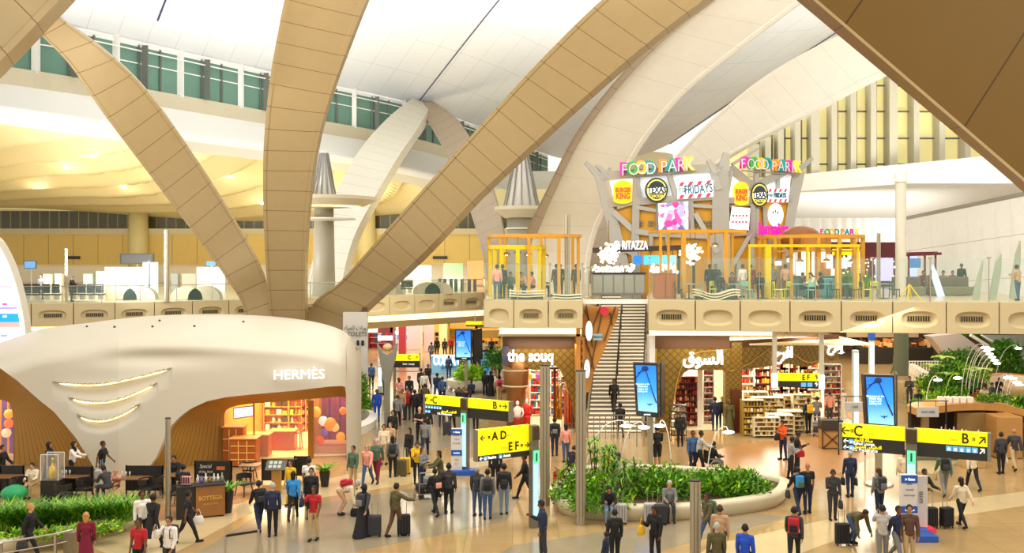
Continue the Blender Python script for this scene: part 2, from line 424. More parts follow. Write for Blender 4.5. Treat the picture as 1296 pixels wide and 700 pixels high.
def run(pts,z0,z1,step,flags,px_breaks=None):
 """fascia panels along a polyline"""
 acc=0; out=[]
 cum=[0]
 for a,c in zip(pts,pts[1:]):cum.append(cum[-1]+math.hypot(c[0]-a[0],c[1]-a[1]))
 def at(s):
  for i in range(len(cum)-1):
   if s<=cum[i+1]+1e-6:
    f=(s-cum[i])/(cum[i+1]-cum[i]); return(pts[i][0]+(pts[i+1][0]-pts[i][0])*f,pts[i][1]+(pts[i+1][1]-pts[i][1])*f)
  return pts[-1]
 n=round(cum[-1]/step)
 for k in range(n):ovalpanel(at(cum[-1]*k/n),at(cum[-1]*(k+1)/n),z0,z1,flags[k%len(flags)]=='g',ORD[k]+' from the left on the left gallery')
ZL=6.0
Lp=[(-43,58.5),(-33,60),(-25.7,62),(-19,66.5),(-10.8,71.5),(-2.4,80)]
run(Lp,ZL-1.45,ZL,2.45,'ggggbggggggggbbbbggg')
sl=MB(); poly=[(x,y+.5)for x,y in Lp]+[(10,82),(14,YB),(-82,YB),(-82,60)]
sl.prism([Vector((x,y,ZL-.5))for x,y in poly],(0,0,.48)); struct(sl,'floor_1',mat('gallery_floor','#d8c9a0',.25))
cv=MB(); cv.loft([[Vector((x,y+.6,ZL-1.55)),Vector((x,y+.6,ZL-1.8)),Vector((x,y+2.2,ZL-1.8)),Vector((x,y+2.2,ZL-1.55))]for x,y in Lp]); struct(cv,'trim_17',M['cove'])
cv=MB(); cv.loft([[Vector((x,y+.45,ZL-1.4)),Vector((x,y+2.4,ZL-2.6)),Vector((x,y+3.4,ZL-2.6)),Vector((x,y+3.4,ZL-1.4))]for x,y in Lp]); struct(cv,'trim_18',M['cream'])
ZR=6.87
Rp=[P(822,380,46.5),P(1060,380,45.4),P(1296,380,44.3),P(1420,380,43.8)]; Rp=[(p.x,p.y)for p in Rp]
brk=[820,880,937,1000,1065,1130,1198,1265,1335,1405]
fl='gbbggggbb'
def onR(px):
 Y=46.5+(px-822)*(44.3-46.5)/(1296-822); return((px-648)*Y/FPX,Y)
for i in range(len(brk)-1):ovalpanel(onR(brk[i]),onR(brk[i+1]),ZR-1.5,ZR,fl[i]=='g',ORD[i]+' right of the stairs')
for a,c,f in((612,650,'b'),(650,694,'g'),(694,738,'g')):
 ovalpanel((P(a,0,46.2).x,46.2+(.5 if a==612 else 0)),(P(c,0,46.2).x,46.2),ZR-1.35,ZR,f=='g',{612:'left',650:'middle',694:'right'}[a]+' of three over the left souq')
ovalpanel((P(612,0,46.7).x-.0,60),(P(612,0,46.7).x,46.75),ZR-1.35,ZR,False,'on the side of the centre deck')
dk=MB()
xl=P(612,0,46.7).x+.3; xr=P(738,0,46.5).x
dk.prism([Vector((x,y,ZR-.7))for x,y in[(xl,46.9),(xr,46.7),(xr+.2,48.4),(6.0,62),(9.0,62),(onR(822)[0]+.35,50),(onR(822)[0]+.02,47.1),(onR(1420)[0],onR(1420)[1]+.5),(60,44),(60,100),(xl-2,100),(xl,60)]],(0,0,.68))
struct(dk,'floor_2',mat('deck_floor','#cdbb95',.3))
dk=MB(); dk.bar((xr,47.2,ZR-.1),(onR(822)[0],47.2,ZR-.1),.35,.22); struct(dk,'trim_19',M['white'])
YW=96
def rw(px,py,Y=YW):return P(px,py,Y)
gb=MB(); gb.prism([rw(900,232),rw(1330,195),rw(1330,20),rw(1120,82),rw(1035,128),rw(965,165),rw(900,203)],(0,.2,0))
wr=tag(gb.build('window_2',mat('clerestory_beyond','#ddd08c',.5,emit=hexc('#e6d898'),es=.5)),kind='structure'); wr['_loc']=tuple(wr.location)
wm=MB(); wt=MB(); wd_=MB()
def zcut(px):return CH-((232-(px-870)*.58 if px<1128 else 78-(px-1128)*.3)-HY)*(YW-1)/FPX
for i,px in enumerate([953,969,985,1006,1028,1052,1076,1101,1126,1155,1187,1219,1252,1285]):
 zt=2*(zcut(px)-2)-14
 X=P(px,0,YW-1).x; z1=zcut(px); wm.box((X,YW-1.2,(17+z1)/2),(.55 if i%4 else .8,1.6,z1-17))
 z1=zcut(px+10); wd_.box((X+.62,YW-.4,(17+z1)/2),(.5,.3,z1-17))
for z,a in((18.3,935),(20.9,985),(23.6,1045),(26.2,1100)):wt.bar((P(a,0,YW).x,YW-.7,z),(P(1320,0,YW).x,YW-.7,z),.16)
tag(wm.build('mullion',mat('mullion_beige','#cfc9b0',.5),wr),kind='stuff'); tag(wd_.build('blind',mat('dark_blind','#8f8a5c',.6),wr),kind='stuff'); tag(wt.build('transom',mat('transom_dark','#6d6c58',.5),wr),kind='stuff')
b=MB(); b.loft([[P(x,y0,Y),P(x,y1,Y-.6),P(x,y1,Y+2),P(x,y0,Y+2)]for x,y0,y1,Y in((930,232,250,96),(1000,222,243,94),(1150,207,232,91),(1296,193,232,86),(1420,180,225,82))])
struct(b,'trim_30',mat('beam_white','#eee9dc',.5),smooth=False)
def rs(u,v):
 x=890+u*560; y0=243-12*min(1,max(0,(x-1000)/300)); Y0=94-10*min(1,max(0,(x-1000)/400))
 Y=Y0+v*26; z0=CH-(y0-HY)*Y0/FPX
 return Vector(((x-648)*Y0/FPX-v*5,Y,z0-2.6*v+1.2*math.sin(math.pi*v)))
b=MB(); b.grid(rs,30,16); struct(b,'trim_31',M['white'],smooth=True)
b=MB(); b.box((50,122,9),(110,.4,22)); struct(b,'wall_right',mat('right_back_wall','#d6d2c4',.6))
fw=MB(); fw.grid(lambda u,v:Vector((26+u*30,88+.22*math.sin(u*2*math.pi*34),7+v*5.6)),34*8,2)
struct(fw,'wall_far',M['white'],smooth=True)
b=MB(); uv=[]
sp=[[P(1141,279,84),P(1300,247,60),P(1450,222,52)],[P(1141,400,74),P(1300,400,50),P(1450,400,44)]]
for i in range(21):
 for j in range(2):
  a=sp[j]; t=i/20*2; k=min(int(t),1); p=a[k].lerp(a[k+1],t-k); b.v.append(tuple(p)); uv.append((i*1.6,j*9.0))
b.f=[(2*i,2*i+1,2*i+3,2*i+2)for i in range(20)]; b.mi=[0]*20
struct(b,'wall_slope',lined('sloping_panels','#e8e3d6','#b9b2a0',0,3.2,.06),uvs=uv)
b=MB(); b.loft([[p+Vector((0,-.2,.25)),p+Vector((0,-.2,0)),p+Vector((0,.4,0)),p+Vector((0,.4,.25))]for p in sp[0]]); struct(b,'trim_32',mat('slope_edge','#97917f',.5))
t=thing('column','big round white column rising behind the glass balustrade on the right','column',P(1140,380,52).xy.to_3d()+Vector((0,0,ZR)))
b=MB(); r_=13*52/FPX/2; b.lathe([(r_,ZR),(r_,13.2)],(P(1140,0,52).x,52,0),28); b.build('shaft',mat('column_white','#ded8c6',.45),t,smooth=True,auto=50)
b=MB(); b.lathe([(r_+.07,13.1),(r_+.07,13.6)],(P(1140,0,52).x,52,0),28); b.build('capital',M['white'],t)
# ======= ARCHES
mtan=lined('arch_bronze_panels','#ac966c','#6e5530',1.35,0,.035,rough=.42,metal=.15)
mtan2=lined('arch_bronze_panels_warm','#8a6a2c','#5a3f16',4.4,0,.05,rough=.42,metal=.15)
mpale=lined('arch_pale_panels','#d8d2c0','#aaa28d',1.9,0,.04,rough=.45)  # on the arch leg this paler tone stands in for uplighting
mmauve=lined('arch_greige_panels','#a8967f','#7c6c58',1.9,0,.04,rough=.45)
muplit=lined('arch_panels_uplit_tone','#efe9da','#d6cfbe',2.2,0,.03,rough=.45)  # same arch metal in a lighter colour that carries the uplighting
def beam(name,label,st,side,m,n=56,back=1.2,rec=.07):
 """st: (lx, ly, rx, ry, Y) along the beam; side: (dx, dy, dY) of the visible return beyond the right edge"""
 s=spline(st,n); rings=[]; uv=[]; Lc=0; pm=None
 for k,(lx,ly,rx,ry,Y)in enumerate(s):
  l=P(lx,ly,Y); r=P(rx,ry,Y); sd=P(rx+side[0],ry+side[1],Y+side[2])
  mid=(l+r)/2
  if pm is not None:Lc+=(mid-pm).length
  pm=mid
  dv=Vector((0,1,0))*rec
  ring=[l+Vector((0,side[2],0))+(sd-r-Vector((0,side[2],0)))*.2,l,l.lerp(r,.06),l.lerp(r,.08)+dv,l.lerp(r,.5)+dv*1.2,l.lerp(r,.92)+dv,l.lerp(r,.94),r,r.lerp(sd,.5),sd]
  rings.append(ring); w_=(r-l).length
  for f in(0,0,.06,.08,.5,.92,.94,1,1.1,1.2):uv.append((Lc+f*w_*.12,f*w_))
 b=MB(); b.loft(rings)
 o=fixn(b.build(name,m,uvs=uv,smooth=True,auto=35))
 return tag(o,label,'arch')
beam('roof_arch','near bronze panelled arch sweeping across the top right corner',[(900,-117,1130,-420,15),(1035,0,1300,-320,17),(1165,112,1440,-240,19),(1296,225,1560,-130,21),(1430,345,1690,0,23)][::1],(0,0,1.0),mtan2,rec=.0)
b=MB(); b.loft([[P(x,y,Y),P(x-3,y+2.5,Y+.05),P(x-3,y+2.5,Y+1.2),P(x,y,Y+1.2)]for x,y,Y in((900,-117,15),(1035,0,17),(1165,112,19),(1296,225,21),(1430,345,23))])
struct(b,'trim_33',mat('arch_edge_cream','#e9dcb8',.4))
beam('roof_arch','near bronze arch crossing the extreme top left corner',[(-180,40,-60,140,26),(-120,-20,0,78,27),(-84,-56,36,41,27.6),(-46,-96,74,1,28.2),(30,-176,150,-79,29)],(11,11,2.4),mtan,back=1)
beam('roof_arch','leftmost full bronze arch leg curving up to the top left',[(330,520,366,520,60),(318,450,352,450,60),(308,390,341,372,60),(288,355,326,330,59.5),(262,318,298,281,59),(202,238,244,196,57),(137,152,183,112,54),(88,82,130,62,52),(52,44,78,24,51),(10,-5,30,-25,50)],(0,-2.5,1.2),mtan)
beam('roof_arch','middle bronze arch leg rising straight to the top edge of the hall',[(352,520,388,520,60.5),(347,440,387,440,60),(342,405,386,400,59.5),(336,330,386,325,58),(333,250,392,245,56),(334,180,403,175,54),(341,105,421,112,52),(351,45,442,55,50),(363,-15,464,0,48),(380,-80,492,-60,46)],(4,0,1.5),mtan)
beam('roof_arch','long bronze arch leg sweeping up to the right across the picture',[(380,520,420,520,61),(382,450,425,450,61),(386,405,436,416,61),(402,378,455,395,60.5),(432,355,482,370,60),(495,284,538,318,58),(560,212,606,246,56),(625,140,680,177,54),(690,70,760,105,52),(775,-12,850,30,50),(880,-90,960,-50,48)],(6,5,1.3),mtan)
beam('roof_arch','arch leg toned pale as if uplit behind the bronze ones leaning up to the roof joint',[(384,470,428,470,76),(388,400,430,400,76),(391,352,434,352,78),(404,300,448,300,82),(424,245,474,250,88),(455,190,503,200,96),(490,150,530,160,106),(522,124,545,133,113)],(8,2,3),mpale)
beam('roof_arch','greige arch leg descending right from the roof joint behind the long bronze arch',[(528,130,546,128,113),(548,165,578,152,108),(575,215,607,200,100),(596,270,628,255,92),(612,330,642,325,86),(622,400,650,400,84)],(2,0,2),mmauve)
beam('roof_arch','broad arch coloured light as if uplit, curving up behind the long bronze arch',[(668,420,752,420,74),(668,350,745,350,74),(676,296,756,290,73),(700,243,782,240,71),(736,172,815,180,69),(786,104,866,118,67),(845,45,938,60,65),(905,0,1012,4,63),(980,-60,1090,-60,61)],(1,1,1),muplit)
beam('trim','x',[(662,300,678,300,72.6),(692,240,702,244,70.6),(728,170,738,172,68.6),(779,102,788,106,66.6),(838,42,846,46,64.6),(896,-2,906,0,62.6)],(0,0,1),mmauve)
o=[x for x in COL.objects if x.name=='trim'][0]; o.name='roof_arch_edge'; o['label']='greige raised edge along the left side of the broad light-toned arch'; o['category']='arch edge'
beam('roof_arch','short arch coloured light as if uplit, in front of the mullioned window wall',[(800,262,850,262,84),(862,190,902,212,82),(915,138,960,176,80),(975,92,1030,140,78),(1050,50,1110,98,76),(1120,20,1200,58,74),(1200,-12,1290,22,72)],(2,3,1),muplit)
beam('roof_arch','grey arch foot beside the food hall wall',[(752,270,762,266,78),(742,300,776,290,77),(728,345,782,335,76),(722,400,788,400,76)],(2,0,1),mmauve)
b=MB(); b.lathe([(7.5,19),(7.5,27)],(P(795,0,152).x+1,160,-1),32); struct(b,'wall_drum',mat('drum_beige','#c9ba8d',.6),smooth=True)
def funnel(px,yb,Y,s,label,ytop,ysa,rs_,wb):
 k=Y/FPX; base=P(px,yb,Y); t=thing('funnel_column',label,'column',base)
 def z(py):return CH-(py-HY)*k
 c=(base.x,base.y,0)
 b=MB(); b.lathe([(wb*k,z(yb)),(wb*.8*k,z(ysa+12))],c,24); b.build('shaft',mpale,t,smooth=True)
 b=MB(); b.lathe([(wb*1.0*k,z(ysa)),(wb*.55*k,z((ytop+ysa)/2)),(wb*.3*k,z(ytop))],c,24); b.build('cone',M['white'],t,smooth=True)
 b=MB()
 for i in range(12):
  a=2*math.pi*i/12; q=Vector((math.cos(a),math.sin(a),0)); b.bar(Vector(c)+q*wb*1.02*k+Vector((0,0,z(ysa))),Vector(c)+q*wb*.33*k+Vector((0,0,z(ytop+2))),.12)
 tag(b.build('cone_rib',mat('rib_grey','#8f8c86',.5),t),kind='stuff')
 b=MB(); b.lathe([(wb*k,z(ysa+14)),(rs_*.75*k,z(ysa+11)),(rs_*k,z(ysa+4)),(rs_*k,z(ysa)),(wb*k,z(ysa-1))],c,32); b.build('saucer',mat('saucer_cream','#d9cfb4',.4),t,smooth=True,auto=40)
 b=MB(); b.lathe([(rs_*.6*k,z(ysa+13.2)),(rs_*.7*k,z(ysa+12.5))],c,28,caps=False); b.build('light_ring',M['cove'],t)
 b=MB(); b.lathe([(wb*.5*k,z(ysa+30)),(rs_*.6*k,z(ysa+28)),(rs_*.6*k,z(ysa+26.5)),(wb*.5*k,z(ysa+25))],c,24); b.build('lower_ring',M['white'],t)
funnel(410,400,73,1,'white ribbed funnel column with a saucer between the left arches',192,250,67,15)
funnel(660,400,82,1,'white ribbed funnel column with a saucer beyond the long bronze arch',188,262,34,22)
# ======= THE WHITE BOUTIQUE POD (left)
def interp(x,pts):
 if x<=pts[0][0]:return pts[0][1]
 for(x0,y0),(x1,y1)in zip(pts,pts[1:]):
  if x<=x1:return y0+(y1-y0)*(x-x0)/(x1-x0)
 return pts[-1][1]
def smooth_pts(pts,n=200):
 s=spline(pts,n); return[(a[0],a[1])for a in s]
ptop=smooth_pts([(-80,452),(-30,443),(0,434),(45,418.6),(75,413),(110,409),(170,402),(250,399.5),(322,402),(386,408),(426,416),(440,423),(449,437),(451,445)])
pbot=[(-80,458),(-30,460),(0,466),(22,482),(49,506),(68,521),(85,541),(98,557),(110,577),(120,594),(128,604),(134,607),(172,607),(180,600),(188,592),(197,580),(204,565),(210,550),(216,540),(226,529),(240,518),(262,508),(285,503),(317,499.5),(378,494),(415,489.5),(432,488.5),(437,490),(438,500),(438.6,585),(451,586)]
pbs=pbot
def pY(x):return interp(x,[(-80,38.6),(150,38.9),(443,41.4),(460,41.6)])
slits=[([(66,483.5),(85,485.5),(115,487),(140,484.5),(175,477),(205,469.5),(218,466)],25),([(86,503),(105,508),(130,509),(155,504),(180,494),(200,484)],17),([(97,525),(112,531),(132,532),(152,526),(168,517),(178,511)],17)]
slits=[(smooth_pts(p,40),d)for p,d in slits]
def dent(x,y):
 d=0
 for p,dep in slits:
  if p[0][0]<x<p[-1][0]:
   t=(x-p[0][0])/(p[-1][0]-p[0][0]); env=math.sin(math.pi*t)**.6
   dy=y-interp(x,p)
   if dy>0:d+=.34*env*max(0,1-dy/dep)**1.3
   else:d-=.10*env*math.exp(dy/7.)
 return d
xs=[]
for x0,x1,st_ in((-80,60,2.5),(60,222,1.0),(222,410,2.5),(410,430,1.5),(430,451,.5)):
 x=x0
 while x<x1-1e-6:xs.append(x); x+=st_
xs.append(451)
rows=[]
for x in xs:
 yt=interp(x,ptop); yb=interp(x,pbs); Y0=pY(x); r=[]
 ends=5*max(0,(x-425)/26)**2
 topz=P(x,yt,Y0+3.2+ends*.3)
 for k,(dy,dz)in enumerate(((11,-3.4),(9,-1.2),(5,-.35),(2,-.05))):
  q=topz+Vector((-max(0,x-330)/120*dy*.35,dy,dz)); r.append(q)
 n=96
 for j in range(n+1):
  t=j/n; y=yt+(yb-yt)*t; lean=3.2*max(0,1-(y-yt)/48)**2.2
  cav=.45*math.exp(-((x-190)/75)**2)*math.exp(-((y-452)/11)**2)
  r.append(P(x,y,Y0+lean+ends*.3+dent(x,y)-.25*math.exp(-((y-462-(x-200)*.0)/14)**2)*0+cav*.5))
 e=r[-1]
 for dy in(.12,.3,.6):r.append(e+Vector((.0,dy,0)))
 rows.append(r)
pod=thing('boutique_pod','white organic boutique pavilion with smile shaped lit slits and an illuminated name sign','pavilion',(P(260,0,44).x,44,0))
b=MB(); b.loft(rows,close=False)
mshell=mat('pod_white_shell','#cfc8b6',.42,noise_s=.6,noise_a=.02)
o=b.build('shell',mshell,pod,smooth=True,auto=55)
b=MB(); e=[rows[-1][4+i]for i in range(0,97,8)]
b.loft([[p,p+Vector((-.25,3,-.1)),p+Vector((-2.2,11,-.8))]for i,p in enumerate(e)],close=False); b.build('side_wall',mshell,pod,smooth=True)
mstrip=glow('slit_led','#ffe3a0',2.2)
for p,dep in slits:
 b=MB(); pts=[]
 for x,y in p[3:-3]:
  pts.append(P(x,y+1.0,pY(x)+.14+3.2*max(0,1-(y-interp(x,ptop))/48)**2.2))
 b.tube(pts,.03,4); b.build('light_strip',mstrip,pod)
for x,y in((110,413.5),(145,414),(193,413.5),(246,413),(202,406),(308,407.5)):
 b=MB(); q=P(x,y,pY(x)+3.2*max(0,1-(y-interp(x,ptop))/48)**2.2-.04); b.ell(q,.06,6,4); b.build('roof_fixing',M['dark'],pod)
text('HERMÈS',.58,glow('sign_white_glow','#ffffff',.9),pod,P(378.5,474.5,40.55),math.radians(10),.03,'name_sign',.0,sx=1.25)
mslat=lined('timber_slats','#a87c35','#866127',0,.17,.03,rough=.5)
def reveal(outer,inner,name='timber_reveal'):
 A=smooth_pts(outer,60);
 rings=[]; uv=[]; s=0; pa=None
 oA=spline(outer,90); oB=spline(inner,90)
 for a,c in zip(oA,oB):
  pa_=P(a[0],a[1],a[2]); pb=P(c[0],c[1],c[2])
  if pa is not None:s+=((pa_-pa[0]).length*.5+(pb-pa[1]).length*.5)
  pa=(pa_,pb); r=[]
  for j in range(7):
   t=j/6; q=pa_.lerp(pb,t); q.z+=.25*math.sin(math.pi*t)*(1 if c[1]<520 else .2); r.append(q); uv.append((s,t*2.6))
  rings.append(r)
 b=MB(); b.loft(rings,close=False); return b.build(name,mslat,pod,smooth=True,uvs=uv)
reveal([(172,613,39.6),(182,600,39.6),(198,578,39.6),(214,541,39.7),(240,516,40),(285,501,40.4),(340,496,40.8),(415,488,41.6),(438,488,41.9),(441,520,42),(441,585,42)],[(284,590,41.6),(284,570,41.6),(284,545,41.6),(284,525,41.6),(290,517,41.65),(310,512,41.8),(350,508.5,42),(420,503,42.5),(434,503,42.6),(438,512,42.6),(438,583,42.6)])
reveal([(134,612,39.6),(120,592,39.6),(104,568,39.6),(86,541,39.5),(66,518,39.5),(46,503,39.5),(22,481,39.5),(0,464,39.5),(-80,448,39.5)],[(17,596,41.2),(17,580,41.2),(17,560,41.2),(17,540,41.2),(16,524,41.2),(14,516,41.2),(8,508,41.2),(-20,504,41.2),(-90,500,41.2)])
def fl(px,py,Y=None):return G(px,py)
gY0,gY1=41.65,42.65
def gx(px):return gY0+(px-284)/(438-284)*(gY1-gY0)
b=MB(); b.prism([P(284,590,gx(284)),P(286,520,gx(286)),P(292,514,gx(292)),P(430,502,gx(430)),P(438,510,gx(438)),P(438,583,gx(438))],(0,.04,0)); b.build('shop_glass',M['glass2'],pod)
b=MB()
for px,w_ in((321.5,.06),(393.5,.25)):b.bar(P(px,588,gx(px)),P(px,507,gx(px)),w_,.06,up=(0,1,0))
b.build('glass_mullion',mat('bronze_frame','#a9762d',.35,.4),pod)
mshopf=mat('boutique_floor','#f0d8a0',.25); mlac=mat('boutique_cabinet','#b05a1c',.4,noise_s=3,noise_a=.1)
b=MB(); b.prism([Vector((P(17,0,41).x-6,41.8,.02)),Vector((P(284,0,41.7).x-.2,41.8,.02)),Vector((P(438,0,42.7).x,42.8,.02)),Vector((P(452,0,42.7).x-1,52,.02)),Vector((-24,52,.02))],(0,0,.03)); b.build('pod_floor',mshopf,pod)
b=MB(); b.box((-15.5,49.0,1.9),(14,.2,3.7)); b.build('back_wall',mat('boutique_wall','#f0c468',.5),pod)
b=MB(); b.prism([Vector((-24,42.4,3.7)),Vector((-7.6,43.0,3.7)),Vector((-8.4,51,3.7)),Vector((-24,51,3.7))],(0,0,.06)); b.build('pod_ceiling',mat('boutique_ceiling','#eed9a8',.5),pod)
b=MB(); b.box((P(284,0,42).x-.1,46.6,1.9),(.12,9,3.7)); b.box((P(393.5,0,43).x,44.2,1.9),(.12,3.0,3.7)); b.build('partition',mat('boutique_partition','#cf8a35',.5),pod)
area('boutique_ceiling_light',(P(335,0,46).x,45.5,3.6),(P(335,0,46).x,45.5,0),4,5,1000,(1,.78,.42))
area('boutique_ceiling_light',(P(418,0,44).x,43.9,3.6),(P(418,0,44).x,43.9,0),1.4,1.6,90,(1,.8,.7))
def cab(px,py,w_,d_,h_,m,lab,name='display_cabinet',cat='cabinet',shelves=0,gr=None):
 p=G(px,py,.05); t=thing(name,lab,cat,(p.x,p.y,.05),0,gr)
 b=MB(); b.box((p.x,p.y,.05+h_/2),(w_,d_,h_),bev=.03); b.build('carcass',m,t)
 b=MB(); b.box((p.x,p.y,.05+h_+.02),(w_+.08,d_+.08,.04)); b.build('top',mat('cabinet_top','#e8a04a',.3),t)
 if shelves:
  b=MB()
  for i in range(1,shelves+1):b.box((p.x,p.y-d_/2-.01,.05+h_*i/(shelves+1)),(w_*.94,.03,.03))
  for i in range(1,3):b.box((p.x-w_/2+w_*i/3,p.y-d_/2-.01,.05+h_/2),(.03,.03,h_*.9))
  tag(b.build('drawer_line',mat('drawer_line','#ffcf70',.4),t),kind='stuff')
 return t
cab(310,588,1.1,.7,1.15,mlac,'orange lacquered display counter with drawer grid just inside the boutique window',shelves=3)
cab(297,583,.9,.6,1.5,mlac,'tall orange cabinet at the left edge of the boutique window',shelves=2)
cab(321,576,1.5,.7,.95,mlac,'low orange counter behind the drawer counter in the boutique')
cab(359,568,1.15,.7,.85,mat('boutique_desk','#a84a1c',.4),'dark orange service desk standing in the middle of the boutique floor','service_desk','desk')
b=MB(); p=G(376,568,.05); t=thing('bar_stool','orange bar stool beside the boutique service desk','stool',(p.x,p.y,.05))
for a,c in((-.2,-.2),(.2,-.2),(-.2,.2),(.2,.2)):b2=MB(); b2.bar((p.x+a,p.y+c,.05),(p.x+a*.8,p.y+c*.8,.8),.05); b2.build('leg',M['wood'],t)
b.box((p.x,p.y,.82),(.45,.45,.07),bev=.02); b.build('seat',mlac,t); b=MB(); b.box((p.x+.2,p.y,1.05),(.05,.42,.4)); b.build('backrest',mlac,t)
def shelfunit(name,lab,cat,c,w_,d_,h_,nsh,m,goods,z0=0.05,rz=0,gcol=None,cols=9,gr=None):
 """open shelf rack facing -Y filled with goods (goods: list of materials)"""
 t=thing(name,lab,cat,(c[0],c[1],z0),rz,gr)
 b=MB(); b.box((0,d_/2-.02,h_/2),(w_,.04,h_))
 for sx in(-1,1):b.box((sx*(w_/2-.02),0,h_/2),(.05,d_,h_))
 b.build('frame',m,t,world=False)
 for i in range(nsh+1):
  q=MB(); q.box((0,0,.06+(h_-.08)*i/nsh),(w_-.06,d_,.04)); q.build('shelf',m,t,world=False)
 rnd=random.Random(int(c[0]*100+c[1]*7))
 g=MB()
 for i in range(nsh):
  zz=.08+(h_-.08)*i/nsh; hh=(h_/nsh)*.74
  n=cols;
  for k in range(n):
   x=-w_/2+.06+(w_-.12)*(k+.5)/n; hk=hh*rnd.uniform(.55,1); ww=(w_-.12)/n*rnd.uniform(.6,.9)
   g.m=rnd.randrange(len(goods));
   if rnd.random()<.5:g.box((x,-.05,zz+hk/2),(ww,d_*.6,hk))
   else:g.lathe([(ww*.45,zz),(ww*.45,zz+hk*.65),(ww*.18,zz+hk*.8),(ww*.18,zz+hk)],(x,-.05,0),6)
 o=g.build('goods',goods,t,world=False); o['kind']='stuff'
 return t
gw=[mat('goods_%d'%i,c,.4)for i,c in enumerate(('#c8401f','#e6b422','#f2ead8','#7b1c1c','#e07a1e','#3d2a1b','#b9c2c9','#d8a13a'))]
for k,(px,w_,lab)in enumerate(((350,1.3,'boutique wall shelf with small leather goods, left of the three at the back'),(377,.9,'boutique wall shelf with bags in the centre of the back wall'),(388,.5,'narrow boutique wall shelf closest to the purple display'))):
 p=P(px,0,48.6); shelfunit('wall_shelf',lab,'shelf',(p.x,48.65),w_,.4,1.7,4,mat('boutique_wood','#d08a34',.4),gw,cols=4)
t=thing('menu_screen','bright backlit picture screen hanging at the top left of the boutique window','screen',P(309,528,42.6))
b=MB(); b.prism([P(295,531,42.6),P(321,527,42.6),P(321,513,42.6),P(295,516,42.6)],(0,.1,0)); b.build('frame',M['dark'],t)
b=MB(); b.prism([P(296,529.5,42.58),P(320,526,42.58),P(320,514.5,42.58),P(296,517,42.58)],(0,.03,0)); b.build('display',glow('display_lilac','#e9ddf2',.9),t)
b=MB(); p0=P(395,588,43.0); p1=P(437,583,43.0)
b.box(((p0.x+p1.x)/2,45.2,1.9),(p1.x-p0.x+.5,.1,3.7)); b.build('display_backdrop',lined('purple_backdrop','#8c3a62','#3c2470',.5,.9,.06,coord='Object',noise_a=.5),pod)
b=MB(); b.box(((p0.x+p1.x)/2,43.9,.2),(p1.x-p0.x+.1,1.6,.35)); b.build('display_plinth',mat('display_plinth','#d99a7a',.4),pod)
for k,(px,py,r,c,l)in enumerate(((400,521.5,.24,'#e8a51c','golden ribbed lantern'),(409,533,.22,'#efe4cd','white ribbed lantern'),(418,537,.3,'#f08a1a','large orange ribbed lantern'),(424,541,.2,'#f1c06a','pale amber lantern'),(431,553,.22,'#ef9a24','lowest orange lantern'),(411,547,.16,'#7a4ab0','small violet lantern'),(405,557,.2,'#d8542a','red-orange bird-shaped lantern'),(434,520,.18,'#e77a2a','small orange lantern by the right jamb'))):
 q=P(px,py,43.5); t=thing('paper_lantern',l+' hanging in the purple boutique display window','lantern',q)
 b=MB(); b.lathe([(r*.25,r),(r*.7,r*.75),(r,.1*r),(r*.95,-.3*r),(r*.6,-.8*r),(r*.25,-r)],q,12); b.build('shade',mat('lantern_%d'%k,c,.5,emit=c,es=.5),t,smooth=True)
 b=MB(); b.tube([q+Vector((0,0,r)),Vector((q.x,q.y,3.7))],.008,4); b.build('cord',M['dark'],t)
t=thing('media_arch','white rounded arch with a lit rim around a bright media screen at the left edge','media wall',P(-20,505,48))
arc=smooth_pts([(-60,285),(-25,288),(0,300),(14,320),(26,350),(35,385),(40,420),(42,470)],50)
rings=[]; r2=[]
for i,(x,y)in enumerate(arc):
 a=P(x,y,47.6); w_=14
 rings.append([a,P(x-8,y+4,47.3),P(x-8,y+4,48.4),P(x,y,48.6)]); r2.append([P(x-8,y+4,47.28),P(x-13,y+6.5,47.5),P(x-13,y+6.5,47.8),P(x-8,y+4,47.8)])
b=MB(); b.loft(rings); b.build('rim',mshell,t,smooth=True,auto=40)
b=MB(); b.loft(r2); b.build('rim_light',glow('rim_glow','#fff6e4',1.6),t)
b=MB(); b.prism([P(x-12,y+5,47.9)for x,y in arc[8:]]+[P(-60,470,47.9),P(-60,290,47.9)],(0,.1,0)); b.build('screen',glow('media_lilac','#e6d6f3',.95),t)
for y0,y1,c in((397,408,'#1590c8'),(408,414,'#e8978c'),(389,391,'#8f7fc0'),(340,343,'#cdb7e6'),(362,364,'#b9a2dc')):
 b=MB(); b.prism([P(-60,y0,47.88),P(interp(y0,[(y,x)for x,y in arc])-13,y0,47.88),P(interp(y1,[(y,x)for x,y in arc])-13,y1,47.88),P(-60,y1,47.88)],(0,.02,0)); b.build('screen_band',glow('band_'+c[1:],c,.9),t)
for x,y,w_,c in((6,385,3,'#d84f92'),(6,400.5,2.3,'#f4f8ff'),(5,425,4,'#8a8fb8')):
 b=MB(); b.box(P(x,y,47.85),(w_*.08,.02,.1)); b.build('screen_mark',glow('mk_'+c[1:],c,.9),t)
b=MB(); b.box((P(-20,0,42).x,43.2,1.9),(3.0,.1,3.8)); b.build('side_display',lined('purple_backdrop_side','#6a3f86','#e08a3a',.35,.8,.1,coord='Object',noise_a=.6),pod)
b=MB(); b.prism([P(-60,597,41.25),P(-60,500,41.25),P(16,507,41.25),P(16,597,41.25)],(0,.04,0)); b.build('side_glass',M['glass2'],pod)
